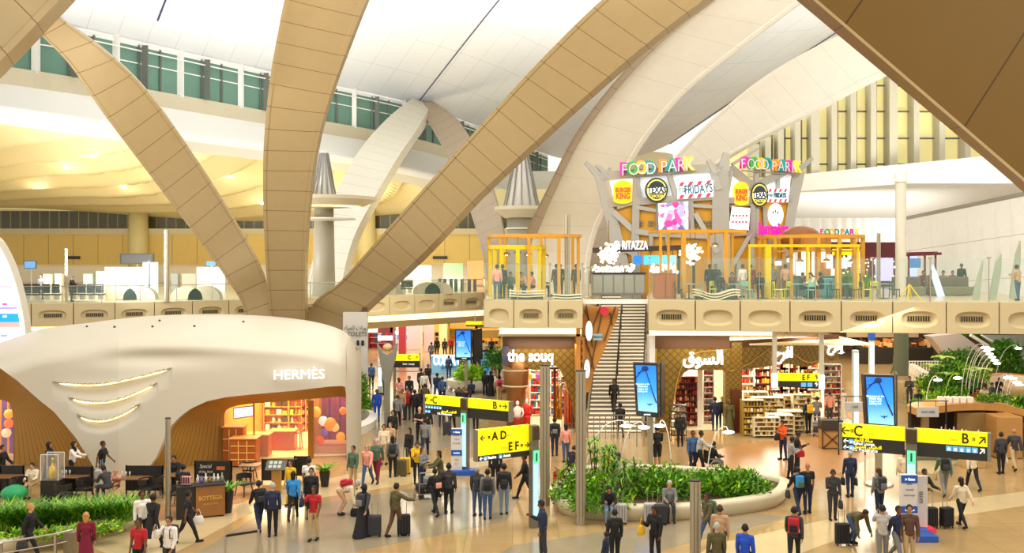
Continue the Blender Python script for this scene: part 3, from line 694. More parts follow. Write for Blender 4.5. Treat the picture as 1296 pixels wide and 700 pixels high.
for k,(px,py,c)in enumerate(((11,524,'#e8a51c'),(8,548,'#efc9a0'),(11,536,'#ef6a2a'))):
 q=P(px,py,42.3); t=thing('paper_lantern',('golden','cream','orange')[k]+' lantern in the display window at the left edge','lantern',q)
 b=MB(); b.lathe([(.05,.2),(.16,.15),(.21,0),(.15,-.16),(.05,-.2)],q,10); b.build('shade',mat('lantern_s%d'%k,c,.5,emit=c,es=.6),t,smooth=True)
 b=MB(); b.tube([q+Vector((0,0,.2)),Vector((q.x,q.y,3.7))],.008,4); b.build('cord',M['dark'],t)
area('boutique_ceiling_light',(P(-10,0,42).x,42.2,3.6),(P(-10,0,42).x,42.2,0),1.4,1,80,(1,.75,.6))
# ======= FOOD HALL WALL (upper deck)
def arabic(s):
 """joined letter forms in visual order"""
 import unicodedata
 if not hasattr(arabic,'t'):
  arabic.t={}
  for cp in range(0xFE80,0xFEFD):
   d=unicodedata.decomposition(chr(cp)).split()
   if len(d)==2 and d[0][0]=='<':arabic.t[(chr(int(d[1],16)),d[0][1:-1])]=chr(cp)
 T=arabic.t; out=[]
 for i,c in enumerate(s):
  if(c,'isolated')not in T:out.append(c); continue
  pj=i>0 and(s[i-1],'initial')in T
  nj=i<len(s)-1 and(c,'initial')in T and(s[i+1],'isolated')in T
  f='medial' if pj and nj else 'final' if pj else 'initial' if nj else 'isolated'
  out.append(T.get((c,f),c))
 return ''.join(out[::-1])
mlat=mat('lattice_grey','#a9a69d',.5,.1); mop=mat('orange_panel','#d2981a',.5); mlb=mat('white_lightbox','#e6edf0',.5,emit=(.8,.9,.95),es=.35)
def fY(px):
 return 58-(px-745)*2.0/163 if px<=910 else 56+(px-910)*2.6/110
def F_(px,py,d=0):return P(px,py,fY(px)+d)
hall=thing('food_hall_wall','grey branching lattice wall with orange panels and food hall brand signs on the upper deck','wall structure',(F_(880,380).x,57,ZR))
b=MB()
def prism_px(mb,pts,d,th):
 """polygon on the folded wall; split at the fold by the caller"""
 mb.prism([F_(x,y,d)for x,y in pts],(0,th,0))
for pts in([(776,256),(905,247),(912,372),(796,378)],[(912,255),(1000,250),(990,376),(912,376)]):
 prism_px(b,pts,.12,.15)
b.build('orange_cladding',mop,hall)
b=MB()
for pts in([(770,224),(905,216),(905,247),(778,256)],[(922,214),(953,238),(1000,220),(1000,252),(922,255)]):prism_px(b,pts,.14,.15)
b.build('backlit_panel',mlb,hall)
def br(pts,w_,mb,d=0):
 for a,c in zip(pts,pts[1:]):
  mb.bar(F_(*a,d),F_(*c,d),w_,.34,up=(0,1,0)if abs(a[0]-c[0])>abs(a[1]-c[1])*9e9 else(0,1,0))
def flat(mb,a,c,w0,w1=None,d=-.15,th=.3):
 """a flat tapering bar lying in the wall's face"""
 w1=w1 or w0; A=F_(*a,d); C=F_(*c,d); t=(C-A); t.y=0; t.normalize(); s_=Vector((-t.z,0,t.x))
 mb.prism([A-s_*w0/2,A+s_*w0/2,C+s_*w1/2,C-s_*w1/2],(0,th,0))
b=MB()
for a,c,w0,w1 in(((741,205),(759,223),.22,.5),((755,208),(772,224),.2,.35),((759,223),(776,285),.55,.7),((776,285),(797,380),.75,.9),((757,223),(906,212),.5,.5),((768,258),(906,248),.42,.42),((770,222),(772,212),.3,.15),((806,221),(804,300),.4,.45),((804,300),(806,378),.5,.5),((806,224),(812,256),.2,.2),((846,216),(858,254),.3,.3),((852,254),(850,262),.3,.3),((833,254),(833,295),.25,.25),((874,250),(876,295),.3,.3),((776,268),(801,291),.35,.35),((779,298),(803,284),.0001,.0001),((781,262),(800,257),.3,.2),((804,262),(833,267),.25,.2),((801,292),(833,297),.35,.3),((783,308),(803,322),.4,.35),((803,310),(908,316),.0001,.0001),((833,297),(906,300),.25,.25),((824,297),(824,318),.25,.2),((844,300),(846,318),.2,.2),((880,270),(908,320),.3,.3),((878,296),(906,292),.2,.2),((876,260),(906,262),.2,.2),((788,335),(806,340),.35,.3),((786,320),(806,316),.2,.2),((897,202),(908,219),.25,.5),((920,193),(916,216),.32,.75),((908,216),(925,216),.55,.55),((912,215),(913,380),.95,1.15),((903,216),(910,240),.35,.4),((925,212),(954,237),.45,.5),((954,237),(1000,214),.45,.45),((1000,214),(1012,224),.4,.45),((927,208),(960,188),.18,.14),((1029,200),(1010,216),.2,.4),((1012,216),(1003,262),.7,.6),((1003,262),(996,305),.6,.55),((996,305),(992,378),.5,.5),((920,254),(1002,251),.35,.35),((926,216),(920,250),.2,.2),((958,210),(958,300),.3,.3),((985,222),(985,252),.22,.22),((953,252),(951,378),.3,.3),((924,262),(950,258),.2,.2),((968,262),(970,300),.25,.25),((918,296),(955,294),.35,.35),((918,352),(950,296),.3,.25),((933,378),(935,330),.25,.25),((975,300),(976,378),.25,.25)):
 if w0>.01:flat(b,a,c,w0,w1)
b.build('lattice',mlat,hall)
rnd=random.Random(5)
b=MB()
for x0 in(809,822,878,889,897):
 for i in range(2):
  for j in range(2):b.box(F_(x0+i*3.4,281+j*3.4,.05),(.13,.1,.13))
b.build('pipe_vent',mat('vent_grey','#807a6a',.5),hall)
cols=['#d52aa0','#3aa23a','#f0b81a','#0c8d8d','#ec8a1a','#0c8d8d','#d52aa0','#f4e032']
def roofword(xs,ys,size,sk,lab):
 t=thing('roof_sign',lab,'sign',F_(xs[0],ys[0]))
 for i,(ch,x)in enumerate(zip('FOODPARK',xs)):
  m_=mat('letter_'+cols[i][1:],cols[i],.4,emit=cols[i],es=.35)
  text(ch,size,m_,t,F_(x,ys[i],-.35),math.radians(-22 if sk>0 else 25),.22,'letter',.04,sx=1.0,tilt=math.radians(-8+rnd.random()*16))
  text(ch,size*.98,mat('letter_face','#f6e4e6',.4),t,F_(x+1.3*sk,ys[i]+1.0,-.62),math.radians(-22 if sk>0 else 25),.02,'letter_face',-.01,tilt=0)
 b=MB(); b.bar(F_(xs[0]-3,ys[0]+9,-.2),F_(xs[-1]+3,ys[-1]+9,-.2),.08); b.build('sign_rail',mlat,t)
roofword([789,801,812,823,839,850,861,872],[215,214,213,213,211,210,209,208],1.05,1,'multicoloured FOOD PARK letters on the left roof edge of the food hall')
roofword([942,952,961,970,981,990,998,1007],[207,207,208,208,210,210,211,212],.9,-1,'multicoloured FOOD PARK letters on the right roof edge of the food hall')
def rsign(name,lab,parts,c):
 t=thing(name,lab,'sign',c)
 for nm,mb,m_ in parts:mb.build(nm,m_,t)
 return t
mby=glow('burger_yellow','#ffbe0a',.8); mbr=mat('burger_orange_text','#e2481e',.5,emit=hexc('#e2481e'),es=.4)
mnv=mat('sign_navy','#26343a',.5); mrg=glow('sign_ring','#e9d85a',.5); mte=mat('sign_teal_text','#17667c',.5); mwh=glow('sign_white','#f6f8f8',.75); mred=mat('sign_red','#e0344f',.5,emit=hexc('#e0344f'),es=.3)
def burger(px,py,s,lab,sq=1):
 c=F_(px,py,-.42); t=thing('burger_sign',lab,'sign',c)
 def bun(z0,z1,top):
  pr=[]
  for k in range(13):
   a=math.pi*k/12; x=math.cos(a)*.56*s*sq; z=math.sin(a)*(z1-z0)
   pr.append(c+Vector((x,0,z0+z if top else z1-math.sin(a)*(z1-z0))))
  m_=MB(); m_.prism(pr,(0,.18,0)); m_.build('bun',mby,t)
 bun(.32*s,.72*s,True); bun(-.68*s,-.46*s,False)
 m_=MB(); m_.box(c+Vector((0,.12,-.05*s)),(1.1*s*sq,.12,.85*s)); m_.build('plate',mby,t)
 text('BURGER',.38*s,mbr,t,c+Vector((0,-.02,.13*s)),0,.03,'sign_text',.012,sx=.78*sq); text('KING',.5*s,mbr,t,c+Vector((0,-.02,-.24*s)),0,.03,'sign_text',.015,sx=.84*sq)
burger(788.5,243.5,1.0,'yellow bun shaped BURGER KING sign on the left face of the food hall')
burger(938.5,245.5,1.0,'yellow bun shaped BURGER KING sign on the right face of the food hall',.78)
def texas(px,py,r,lab,sq=1):
 c=F_(px,py,-.42); t=thing('roundel_sign',lab,'sign',c)
 def disc(rr,d,th,m_,nm):
  q=MB(); q.prism([c+Vector((rr*sq*math.cos(a*math.pi/16),d,rr*1.08*math.sin(a*math.pi/16)))for a in range(32)],(0,th,0)); q.build(nm,m_,t)
 disc(r,0,.15,mnv,'rim'); disc(r*.86,-.02,.03,mrg,'ring'); disc(r*.74,-.04,.03,mnv,'disc')
 q=MB(); q.box(c+Vector((0,-.06,-.02)),(r*1.5*sq,.03,r*.5)); q.build('band',mwh,t)
 text('TEXAS',.42*r/.6,mnv,t,c+Vector((0,-.1,-.02)),0,.03,'sign_text',.015,sx=sq*.95); text('CHICKEN',.22*r/.6,mrg,t,c+Vector((0,-.1,-.38)),0,.02,'sign_text',.005,sx=sq)
texas(831,240.5,.68,'round navy and yellow TEXAS sign on the left face of the food hall'); texas(961.5,246.5,.68,'round navy and yellow TEXAS sign on the right face of the food hall',.78)
D_=math.radians
def fridays(x0,x1,yt,yb,lab,dr):
 t=thing('striped_sign',lab,'sign',F_((x0+x1)/2,yb,-.4)); q=MB()
 pl=lambda f,g_:F_(x0+(x1-x0)*f,yt+(yb-yt)*g_-dr*f,-.4)
 q.prism([pl(0,0),pl(1,0),pl(1,1),pl(0,1)],(0,.15,0)); q.build('plate',mwh,t)
 q=MB()
 for f in(.0,.25,.5,.75):
  for g0,g1 in((0,.24),(.76,1)):
   q.prism([pl(f+.02,g1)+Vector((0,-.02,0)),pl(f+.13,g1)+Vector((0,-.02,0)),pl(min(1,f+.19),g0)+Vector((0,-.02,0)),pl(f+.08,g0)+Vector((0,-.02,0))],(0,.03,0))
 q.build('red_stripe',mred,t)
 w_=(x1-x0)*.047
 rz_=D_(-14.5)if x0<910 else D_(26)
 text('FRIDAYS',.34*w_,mte,t,pl(.57,.5)+Vector((0,-.06,0)),rz_,.02,'sign_text',.014,tilt=-math.atan2(dr*1.0,(x1-x0))*1,sx=.72); text('TGI',.16*w_,mte,t,pl(.12,.5)+Vector((0,-.06,0)),rz_,.02,'sign_text',.004)
fridays(858,903,231,252,'white and red striped TGI FRIDAYS sign on the left face of the food hall',3)
fridays(972,998,239,256,'white and red striped TGI FRIDAYS sign on the right face of the food hall',0)
def noisepic(name,c1,c2,c3,s):
 m_=glow(name,c1,1.0); nt=m_.node_tree; bs=nt.nodes['Principled BSDF']; v=nt.nodes.new('ShaderNodeTexVoronoi'); v.inputs['Scale'].default_value=s
 cr=nt.nodes.new('ShaderNodeValToRGB'); e=cr.color_ramp.elements; e[0].color=(*hexc(c1),1); e[1].color=(*hexc(c3),1); x=e.new(.45); x.color=(*hexc(c2),1); cr.color_ramp.interpolation='EASE'
 tc=nt.nodes.new('ShaderNodeTexCoord'); nt.links.new(tc.outputs['Object'],v.inputs['Vector'])
 sx=nt.nodes.new('ShaderNodeSeparateColor'); nt.links.new(v.outputs['Color'],sx.inputs[0]); nt.links.new(sx.outputs[0],cr.inputs[0])
 nt.links.new(cr.outputs[0],bs.inputs['Base Color']); nt.links.new(cr.outputs[0],bs.inputs['Emission Color']); return m_
def screen_(name,lab,pts,m_,cat='screen',d=-.35):
 t=thing(name,lab,cat,F_(*pts[-1],d)); q=MB(); q.prism([F_(x,y,d)for x,y in pts],(0,.12,0)); q.build('casing',M['grey'],t)
 cx=sum(x for x,y in pts)/4; cy=sum(y for x,y in pts)/4; q=MB(); q.prism([F_(cx+(x-cx)*.96,cy+(y-cy)*.96,d-.02)for x,y in pts],(0,.03,0)); q.build('display',m_,t); return t
screen_('picture_screen','lit screen with pink and lilac petals on the food hall wall',[(832,257),(872,254),(872,291),(833,294)],noisepic('petals','#5a4a78','#cfd2ea','#e8287a',3.2))
t=screen_('white_screen','white lit screen with small red marks on the right food hall face',[(926,261),(950,263),(948,292),(922,290)],mwh)
for j,y in enumerate((273,281)):
 for i in range(5):
  q=MB(); q.box(F_(928+i*4.2-j*.5,y,-.4),(.11,.03,.13)); q.build('red_mark',mred,t)
text('FRIDAYS',.22,mred,t,F_(937,277,-.42),0,.01,'sign_text')
c=F_(982,272,-.4); t=thing('oval_sign','white lit oval sign on the right face of the food hall','sign',c)
q=MB(); q.prism([c+Vector((.45*math.cos(a*math.pi/16),0,.7*math.sin(a*math.pi/16)))for a in range(32)],(0,.15,0)); q.build('plate',glow('oval_white','#ffffff',1.0),t)
for dx,dz in((-.18,.16),(-.02,.22),(.12,.14)):
 q=MB(); q.box(c+Vector((dx,-.02,dz)),(.08,.02,.16)); q.build('dark_mark',mte,t)
t=thing('script_sign','magenta illuminated script sign over a small yellow line of text at the round kiosk','sign',F_(979,296,-1.5))
text('Jamaica',1.0,mat('magenta_sign','#c8108c',.5,emit=hexc('#d4149a'),es=.7),t,F_(979,290,-1.5),0,.1,'sign_text',.03,sx=.72); text('blue mountain',.3,glow('yellow_sign','#ffd800',.8),t,F_(981,300,-1.5),0,.05,'sign_text',.01,sx=.75)
t=thing('coffee_bar_sign','white caffe RITAZZA letters standing on a dark rail above the coffee bar','sign',P(780,318,55))
b=MB(); b.bar(P(750,317,55),P(878,313,55),.22,.3); b.bar(P(859,314,55),P(859,378,55),.14); b.bar(P(878,313,55),P(878,378,55),.14); b.build('rail',mat('dark_rail','#3c2a24',.4),t)
text('caffè RITAZZA',.7,glow('ritazza_white','#eaf4fb',.9),t,P(795,311,54.8),0,.06,'sign_text',.012,sx=.62)
for k,(x0,x1)in enumerate(((802,813),(815,832),(833,846),(847,856))):
 t=thing('menu_screen',('deep blue menu screen at the left end of the coffee bar row','pale blue menu screen, second of the coffee bar row','sky blue menu screen, third of the coffee bar row','light blue menu screen at the right end of the coffee bar row')[k],'screen',P(x0,336,54.6))
 q=MB(); q.prism([P(x0,323.5,54.6),P(x1,323,54.6),P(x1,334,54.6),P(x0,335,54.6)],(0,.1,0)); q.build('display',glow('menu_blue%d'%k,('#1c6fe0','#3fb0ea','#5cc4ee','#7fc6e8')[k],.8),t)
 q=MB(); q.bar(P((x0+x1)/2,323,54.7),P((x0+x1)/2,315.5,54.8),.04); q.build('bracket',M['dark'],t)
t=thing('coffee_counter','long grey glass fronted coffee bar counter above the stairs','counter',P(782,382,53)); t.location.z=ZR
b=MB(); x0,x1=P(749,0,53).x,P(815,0,53).x; b.box(((x0+x1)/2,53,ZR+.6),(x1-x0,.8,1.2),bev=.03); b.build('body',mat('counter_grey','#8b8f86',.3),t); b=MB(); b.box(((x0+x1)/2,53,ZR+1.23),(x1-x0+.15,.95,.06)); b.build('top',M['dark'],t)
for i in range(5):b=MB(); b.box((x0+(i+.5)*(x1-x0)/5,52.59,ZR+.62),((x1-x0)/5*.86,.03,1.0)); b.build('front_panel',mat('counter_panel','#a4a99e',.15),t)
t=thing('service_box','tall warm timber service box standing beside the coffee counter','cabinet',(P(842,0,48.5).x,48.7,ZR))
b=MB(); b.box((P(842,0,48.5).x,48.7,ZR+.63),(1.12,.6,1.24),bev=.02); b.build('body',mat('box_timber','#a5561c',.4,noise_s=4,noise_a=.2),t)
b=MB(); b.box((P(842,0,48.5).x,48.7,ZR+1.27),(1.16,.64,.05)); b.build('top',mat('box_top','#8a4516',.4),t)
b=MB(); b.box((P(842,0,48.5).x,48.38,ZR+.6),(.02,.02,1.1)); b.build('door_gap',M['black'],t)
def sparkle(px,py,Y,r,n,lab,zt):
 c=P(px,py,Y); t=thing('cluster_lamp',lab,'lamp',c); rr=random.Random(int(px)); b=MB()
 for i in range(n):
  v=Vector((rr.gauss(0,1),rr.gauss(0,1),rr.gauss(0,1))).normalized()*r*rr.uniform(.35,1.05)
  b.ell(c+v,rr.uniform(.04,.085)*1.1,6,4)
 tag(b.build('bulb',glow('sparkle_bulb','#fff0d2',2),t),kind='stuff')
 b=MB()
 for i in range(16):
  v=Vector((rr.gauss(0,1),rr.gauss(0,1),rr.gauss(0,1))).normalized()*r; b.tube([c,c+v],.012,4)
 b.tube([c,Vector((c.x,c.y,zt))],.02,4); b.build('stem',M['gold'],t)
sparkle(770.5,322,52,.62,110,'round clustered sparkling lamp left of the coffee bar sign',11)
sparkle(873.5,320,52,.62,110,'round clustered sparkling lamp right of the blue menu screens',11)
for k,(px,py,r)in enumerate(((757,341,.28),(766,342,.3),(776,343,.24),(785,341,.28),(797,340,.28),(829,341,.28),(841,339,.32),(853,340,.3))):
 sparkle(px,py,53.2,r,22,('glowing jar cluster at the left end of the coffee counter','second glowing jar cluster from the left on the coffee counter','small glowing jar cluster, third on the coffee counter','glowing jar cluster in the middle of the coffee counter','glowing jar cluster at the right end of the grey coffee counter','glowing jar cluster just left of the timber service box top','largest glowing jar cluster above the timber service box','glowing jar cluster above the right side of the timber service box')[k],CH-(py-8-HY)*53.2/FPX)
def post(mb,px,Y,z0,z1,w_):mb.bar((P(px,0,Y).x,Y,z0),(P(px,0,Y).x,Y,z1),w_)
def zpx(py,Y):return CH-(py-HY)*Y/FPX
def ringpergola(name,lab,cx,Y,rx,ry,z,pxs,m_,w_=.2,sides=28,zb=ZR,a0=0,a1=2*math.pi):
 c=P(cx,0,Y); t=thing(name,lab,'pergola',(c.x,Y,ZR))
 n=sides; pts=[Vector((c.x+rx*math.cos(a0+(a1-a0)*k/n),Y+ry*math.sin(a0+(a1-a0)*k/n),z))for k in range(n+1)]
 b=MB(); b.loft([[p+Vector((0,0,-w_*.5)),p+(Vector((c.x,Y,z))-p).normalized()*w_*.7+Vector((0,0,-w_*.5)),p+(Vector((c.x,Y,z))-p).normalized()*w_*.7+Vector((0,0,w_*.5)),p+Vector((0,0,w_*.5))]for p in pts]); b.build('ring',m_,t)
 for a in pxs:
  p=Vector((c.x+(rx-.1)*math.cos(a),Y+(ry-.1)*math.sin(a),0)); q=MB(); q.box((p.x,p.y,(zb+z)/2),(w_,w_,z-zb)); q.build('post',m_,t)
 return t
D=math.radians
ringpergola('ring_pergola','orange circular pergola frame at the left end of the bridge deck',676.5,51,2.55,2.2,zpx(299,51),[D(180),D(222),D(262),D(300),D(340),D(30),D(80),D(130)],M['orange'],.16)
ringpergola('ring_pergola','yellow inner pergola frame within the left orange ring',655,50.5,1.55,1.6,zpx(313,50.5),[D(175),D(215),D(235),D(270),D(322),D(345),D(60),D(120)],M['yframe'],.2)
t=thing('square_pergola','orange rectangular pergola frame beside the timber service box','pergola',(P(890,0,49).x,49,ZR))
b=MB(); z=zpx(292.5,49); b.bar((P(833,0,49).x,49,z),(P(944,0,49).x,49,z),.16); b.bar((P(833,0,52.5).x,52.5,z),(P(944,0,52.5).x,52.5,z),.16)
for px in(834,866,918,943):b.bar((P(px,0,49).x,49,z),(P(px,0,49).x,52.5,z),.14)
b.build('top_frame',M['orange'],t)
for px,w_ in((836,.13),(865,.22),(918.5,.24)):b=MB(); post(b,px,49,ZR,z,w_); b.build('post',M['orange'],t)
for px in(846,897,927):b=MB(); post(b,px,52.5,ZR,z,.14); b.build('post',M['orange'],t)
ringpergola('ring_pergola','large orange round pergola of the kiosk right of the food hall wall',1026,52,2.85,2.6,zpx(300,52),[D(a)for a in(195,233,262,286,308,330,350,20,70,120,160)],M['orange'],.17)
ringpergola('ring_pergola','lower orange ring rail inside the kiosk pergola',1030,52,2.6,2.4,zpx(318,52),[D(a)for a in(215,250,280)],M['orange'],.1)
t=thing('rail_pergola','bright yellow rectangular pergola frame in front of the round kiosk','pergola',(P(1015,0,49.2).x,49.2,ZR))
z=zpx(311,49.2); b=MB(); b.bar((P(947,0,49.2).x,49.2,z),(P(1088,0,49.2).x,49.2,z),.14); b.bar((P(947,0,52).x,51.5,z),(P(1080,0,52).x,51.5,z),.12); b.bar((P(971,0,49.2).x,49.2,z),(P(971,0,49.2).x,51.5,z),.12); b.build('top_frame',M['yframe'],t)
for px,w_ in((948.5,.1),(971.5,.3),(1022,.12),(1060,.1),(1086,.1)):b=MB(); post(b,px,49.2,ZR,z,w_); b.build('post',M['yframe'],t)
b=MB(); c=P(1017,298,54); b.ell((c.x,54.5,c.z-.2),(1.15,1.2,.75),20,10); tag(b.build('kiosk_dome',mat('dome_brown','#8d5522',.35,noise_s=3),smooth=True),'brown timber dome on top of the round kiosk pergola','dome')
t=thing('drinks_kiosk','round kiosk with glowing panels and teal counter under the orange pergola','kiosk',(P(1030,0,53).x,53,ZR))
b=MB(); b.lathe([(1.9,ZR),(1.9,ZR+1.0),(2.0,ZR+1.05),(2.0,ZR+1.1)],(P(1035,0,53).x,53,0),26); b.build('counter',mat('kiosk_counter','#5f7f7c',.3),t)
b=MB()
for px,y0,y1,w_ in((1003,322,345,5),(1011,330,350,6),(1017,318,350,5),(1027,317,350,7),(1042,316,332,5),(1050,322,340,8),(1067,326,340,10),(1075,318,338,4),(1086,316,340,4),(985,330,336,8),(1000,327,332,8),(1055,340,350,6)):
 b.box(P(px,(y0+y1)/2,52.6),(w_*.043,.06,(y1-y0)*.043))
tag(b.build('glowing_panel',glow('kiosk_glow','#ffe9bd',1.8),t),kind='stuff')
b=MB(); b.box(P(1066,319,52.3),(1.0,.3,.34)); b.build('yellow_header',glow('kiosk_yellow','#f6d800',.7),t)
b=MB(); b.lathe([(.9,ZR+1.1),(.9,10.3)],(P(1035,0,53).x,53.6,0),20); b.build('core',mat('kiosk_core','#b3752f',.5),t)
b=MB(); c=P(1043,0,50.5); b.box((c.x,50.5,ZR+1.15),(1.0,.6,1.0),bev=.1); tag(b.build('drinks_cooler',mat('cooler_teal','#4e9dab',.35)),'pale teal drinks cooler in front of the round kiosk','cooler')
bpy.data.objects['drinks_cooler'].location.z=ZR+.0
b=MB(); b.box((P(1043,0,50.5).x,50.5,ZR+.3),(.9,.5,.6));
t=thing('distant_sign','small distant row of multicoloured letters over the white fluted wall','sign',P(1060,296,70))
for i,(ch,x)in enumerate(zip('FOODPARK',(1040,1047,1053,1059,1066,1072,1078,1085))):
 text(ch,.62,mat('letter_'+cols[i][1:],cols[i]),t,P(x,294,70),0,.08,'letter',.01)
b=MB(); b.bar(P(1036,299,70),P(1090,299,70),.1); b.bar(P(1040,299,70.1),P(1040,370,70.1),.1); b.bar(P(1086,299,70.1),P(1086,370,70.1),.1); b.build('sign_rail',mlat,t)
t=thing('red_cafe','dark red cafe front with small lights behind the kiosk on the upper deck','cafe',(P(1090,0,66).x,66,ZR))
b=MB(); x0,x1=P(1036,0,66).x,P(1136,0,66).x; b.box(((x0+x1)/2,67,ZR+1.6),(x1-x0,2,3.1)); b.build('front',mat('cafe_red','#5f1a20',.5,noise_s=3,noise_a=.4),t)
rr=random.Random(3); b=MB()
for i in range(46):b.ell(P(rr.uniform(1040,1134),rr.uniform(324,352),65.9),rr.uniform(.03,.07),5,4)
tag(b.build('small_light',glow('cafe_small_light','#ffd9a8',4),t),kind='stuff')
b=MB(); b.box(P(1119,341,65.8),(1.2,.1,1.6)); b.build('lilac_screen',glow('lilac_screen','#b9b4f0',.8),t)
b=MB(); b.box(P(1120,362,62),(2.4,1,.9));
t=thing('red_trellis','thin dark red trellis beam on posts over the seating right of the white column','trellis',(P(1165,0,58).x,58,ZR))
b=MB(); b.bar(P(1142,323,58),P(1191,321,58),.16); b.bar(P(1142,321,61),P(1186,320,61),.16); b.bar(P(1188,321,58),P(1183,320,61),.1); b.bar(P(1150,322.5,58),P(1148,321,61),.1); b.build('beam',mat('trellis_red','#6e1f26',.45),t)
for px,Y in((1170.5,58),(1150,58),(1184,61)):b=MB(); post(b,px,Y,ZR,zpx(321,Y),.1); b.build('post',mat('trellis_red','#6e1f26'),t)
b=MB(); b.box(P(1158,333,60),(.7,.08,.6)); tag(b.build('hanging_screen',glow('screen_navy','#3c6da8',.6)),'small blue screen hanging under the dark red trellis','screen')
b=MB(); b.box(P(1155,345,62),(.55,.1,2.4)); o=b.build('light_column',glow('panel_paleblue','#a9b8f4',.9)); tag(o,'tall pale blue lit panel right beside the big white column','panel')
def fin(pts,Y,m_,lab,th=.18):
 b=MB(); b.prism([P(x,y,Y)for x,y in pts],(0,th,0)); o=b.build('leaning_fin',m_); return tag(o,lab,'sculpture')
mfin=mat('fin_green','#aab49a',.4)
fin([(1232,379.5),(1238,352),(1245,330),(1243,350),(1240,379.5)],47.3,mfin,'leftmost and shortest pale green leaning fin behind the glass')
fin([(1253,379),(1257,355),(1262,331),(1268,321),(1267,345),(1261,379)],47.5,mfin,'middle pale green leaning fin behind the glass')
fin([(1279,378),(1283,345),(1287,322),(1292,305),(1292,330),(1288,378)],47.9,mfin,'tallest pale green leaning fin at the right end of the deck')
fin([(1181,335),(1186,345),(1196,375),(1188,375.5),(1181,352)],51,glow('fin_blue','#b9d6f6',.8),'slanted pale blue lit blade behind the glass on the deck')
b=MB(); b.prism([P(1236,378,60),P(1236,366,60),P(1262,345,60),P(1300,322,60),P(1420,250,60),P(1420,378,60)],(0,.4,0)); struct(b,'wall_ramp',mat('ramp_olive','#848a68',.5))
b=MB(); b.bar(P(1234,367,59.8),P(1262,344,59.8),.35); b.bar(P(1262,344,59.8),P(1300,321,59.8),.35); struct(b,'trim_40',mat('ramp_green','#4d5c40',.5))
def booth(px,Y,w_,lab,h_=.95):
 c=P(px,0,Y); t=thing('booth_sofa',lab,'seat',(c.x,Y,ZR)); b=MB(); b.box((c.x,Y,ZR+.24),(w_,.8,.46),bev=.04); b.build('base',mat('booth_olive','#7d7a5c',.5),t)
 b=MB(); b.box((c.x,Y+.32,ZR+.7),(w_,.2,h_-.3),bev=.06); b.build('backrest',mat('booth_brown','#6f5d49',.5),t)
booth(1150,52.5,1.6,'olive booth seat just right of the big white column'); booth(1192,52.5,1.6,'olive booth seat left of the slanted blue lit blade'); booth(1215,52.7,1.2,'olive booth seat nearest the pale green fins')
mteal=mat('chair_teal','#7fb7a4',.4); mych=mat('chair_yellow','#d8d41c',.4); mdk=mat('chair_dark','#3f4638',.4)
def chair_proto(m_,name,loc,rz,label,group=None,z=ZR):
 t=thing(name,label,'chair',(loc[0],loc[1],z),rz,group)
 b=MB(); b.box((0,0,.46),(.42,.42,.05),bev=.02); b.build('seat',m_,t,world=False)
 b=MB(); b.box((0,.2,.74),(.4,.04,.26),bev=.02); b.bar((-.18,.2,.46),(-.18,.2,.8),.03); b.bar((.18,.2,.46),(.18,.2,.8),.03); b.build('backrest',m_,t,world=False)
 for sx in(-1,1):
  for sy in(-1,1):b=MB(); b.bar((sx*.17,sy*.17,.46),(sx*.2,sy*.2,0),.035); b.build('leg',m_,t,world=False)
 return t
def table_proto(loc,label,group=None,z=ZR,m_=None,sz=.75,name='cafe_table',h=.74):
 t=thing(name,label,'table',(loc[0],loc[1],z),0,group)
 b=MB(); b.box((0,0,h),(sz,sz,.04),bev=.01); b.build('tabletop',m_ or mat('table_teal','#6f9a8c',.3),t,world=False)
 b=MB(); b.tube([(0,0,.02),(0,0,h)],.035,8); b.build('pedestal',M['dark'],t,world=False)
 b=MB(); b.box((0,0,.012),(.44,.44,.025)); b.build('base',M['dark'],t,world=False)
 return t
pc={}
def chair_at(kind,px,Y,rz,label,group=None,z=ZR):
 m_,nm={'t':(mteal,'teal_chair'),'y':(mych,'yellow_chair'),'d':(mdk,'dark_chair'),'k':(M['black'],'black_chair')}[kind]
 loc=(P(px,0,Y).x,Y)
 if kind not in pc:pc[kind]=chair_proto(m_,nm,loc,D(rz),label,group,z); return pc[kind]
 r=dup(pc[kind],(loc[0],loc[1],z),D(rz),label,group); return r
pt_=[]
def table_at(px,Y,label,group=None,z=ZR):
 loc=(P(px,0,Y).x,Y)
 if not pt_:pt_.append(table_proto(loc,label,group,z)); return pt_[0]
 return dup(pt_[0],(*loc,z),0,label,group)
where=[(930,'left of the thick yellow post'),(966,'just right of the thick yellow post'),(1008,'in front of the kiosk under the seated pair'),(1047,'in front of the teal cooler'),(1072,'in front of the right side of the kiosk'),(1118,'left of the white column'),(872,'behind the thick orange post')]
for i,(px,wd)in enumerate(where):table_at(px,48.0+(i%2)*.5,'teal topped deck table '+wd)
for kind,px,Y,rz,lab in(('t',946,48.3,20,'teal chair behind the glass, left of the thick yellow post'),('y',984,48.2,90,'yellow chair right of the thick yellow post'),('y',994,48.6,-70,'yellow chair beside the yellow post, turned to the kiosk'),('t',1026,47.9,180,'teal chair nearest the glass in front of the kiosk'),('d',1056,48.6,90,'dark olive chair in front of the teal cooler'),('d',1084,48.2,-90,'dark olive chair at the right side of the kiosk'),('y',1097,48.4,80,'yellow chair between kiosk and white column'),('y',1108,49,0,'yellow chair left beside the white column'),('d',1132,48.6,90,'dark olive chair in front of the white column'),('t',884,48.6,-90,'teal chair between the two thick orange posts'),('y',905,49.0,40,'yellow chair right of the standing dark group between the orange posts'),('d',858,48.4,90,'dark chair behind the timber service box')):
 chair_at(kind,px,Y,rz,lab)
t=thing('folding_stand','bright yellow splayed folding stand behind the glass near the white column','stand',(P(1151,0,47.6).x,47.6,ZR))
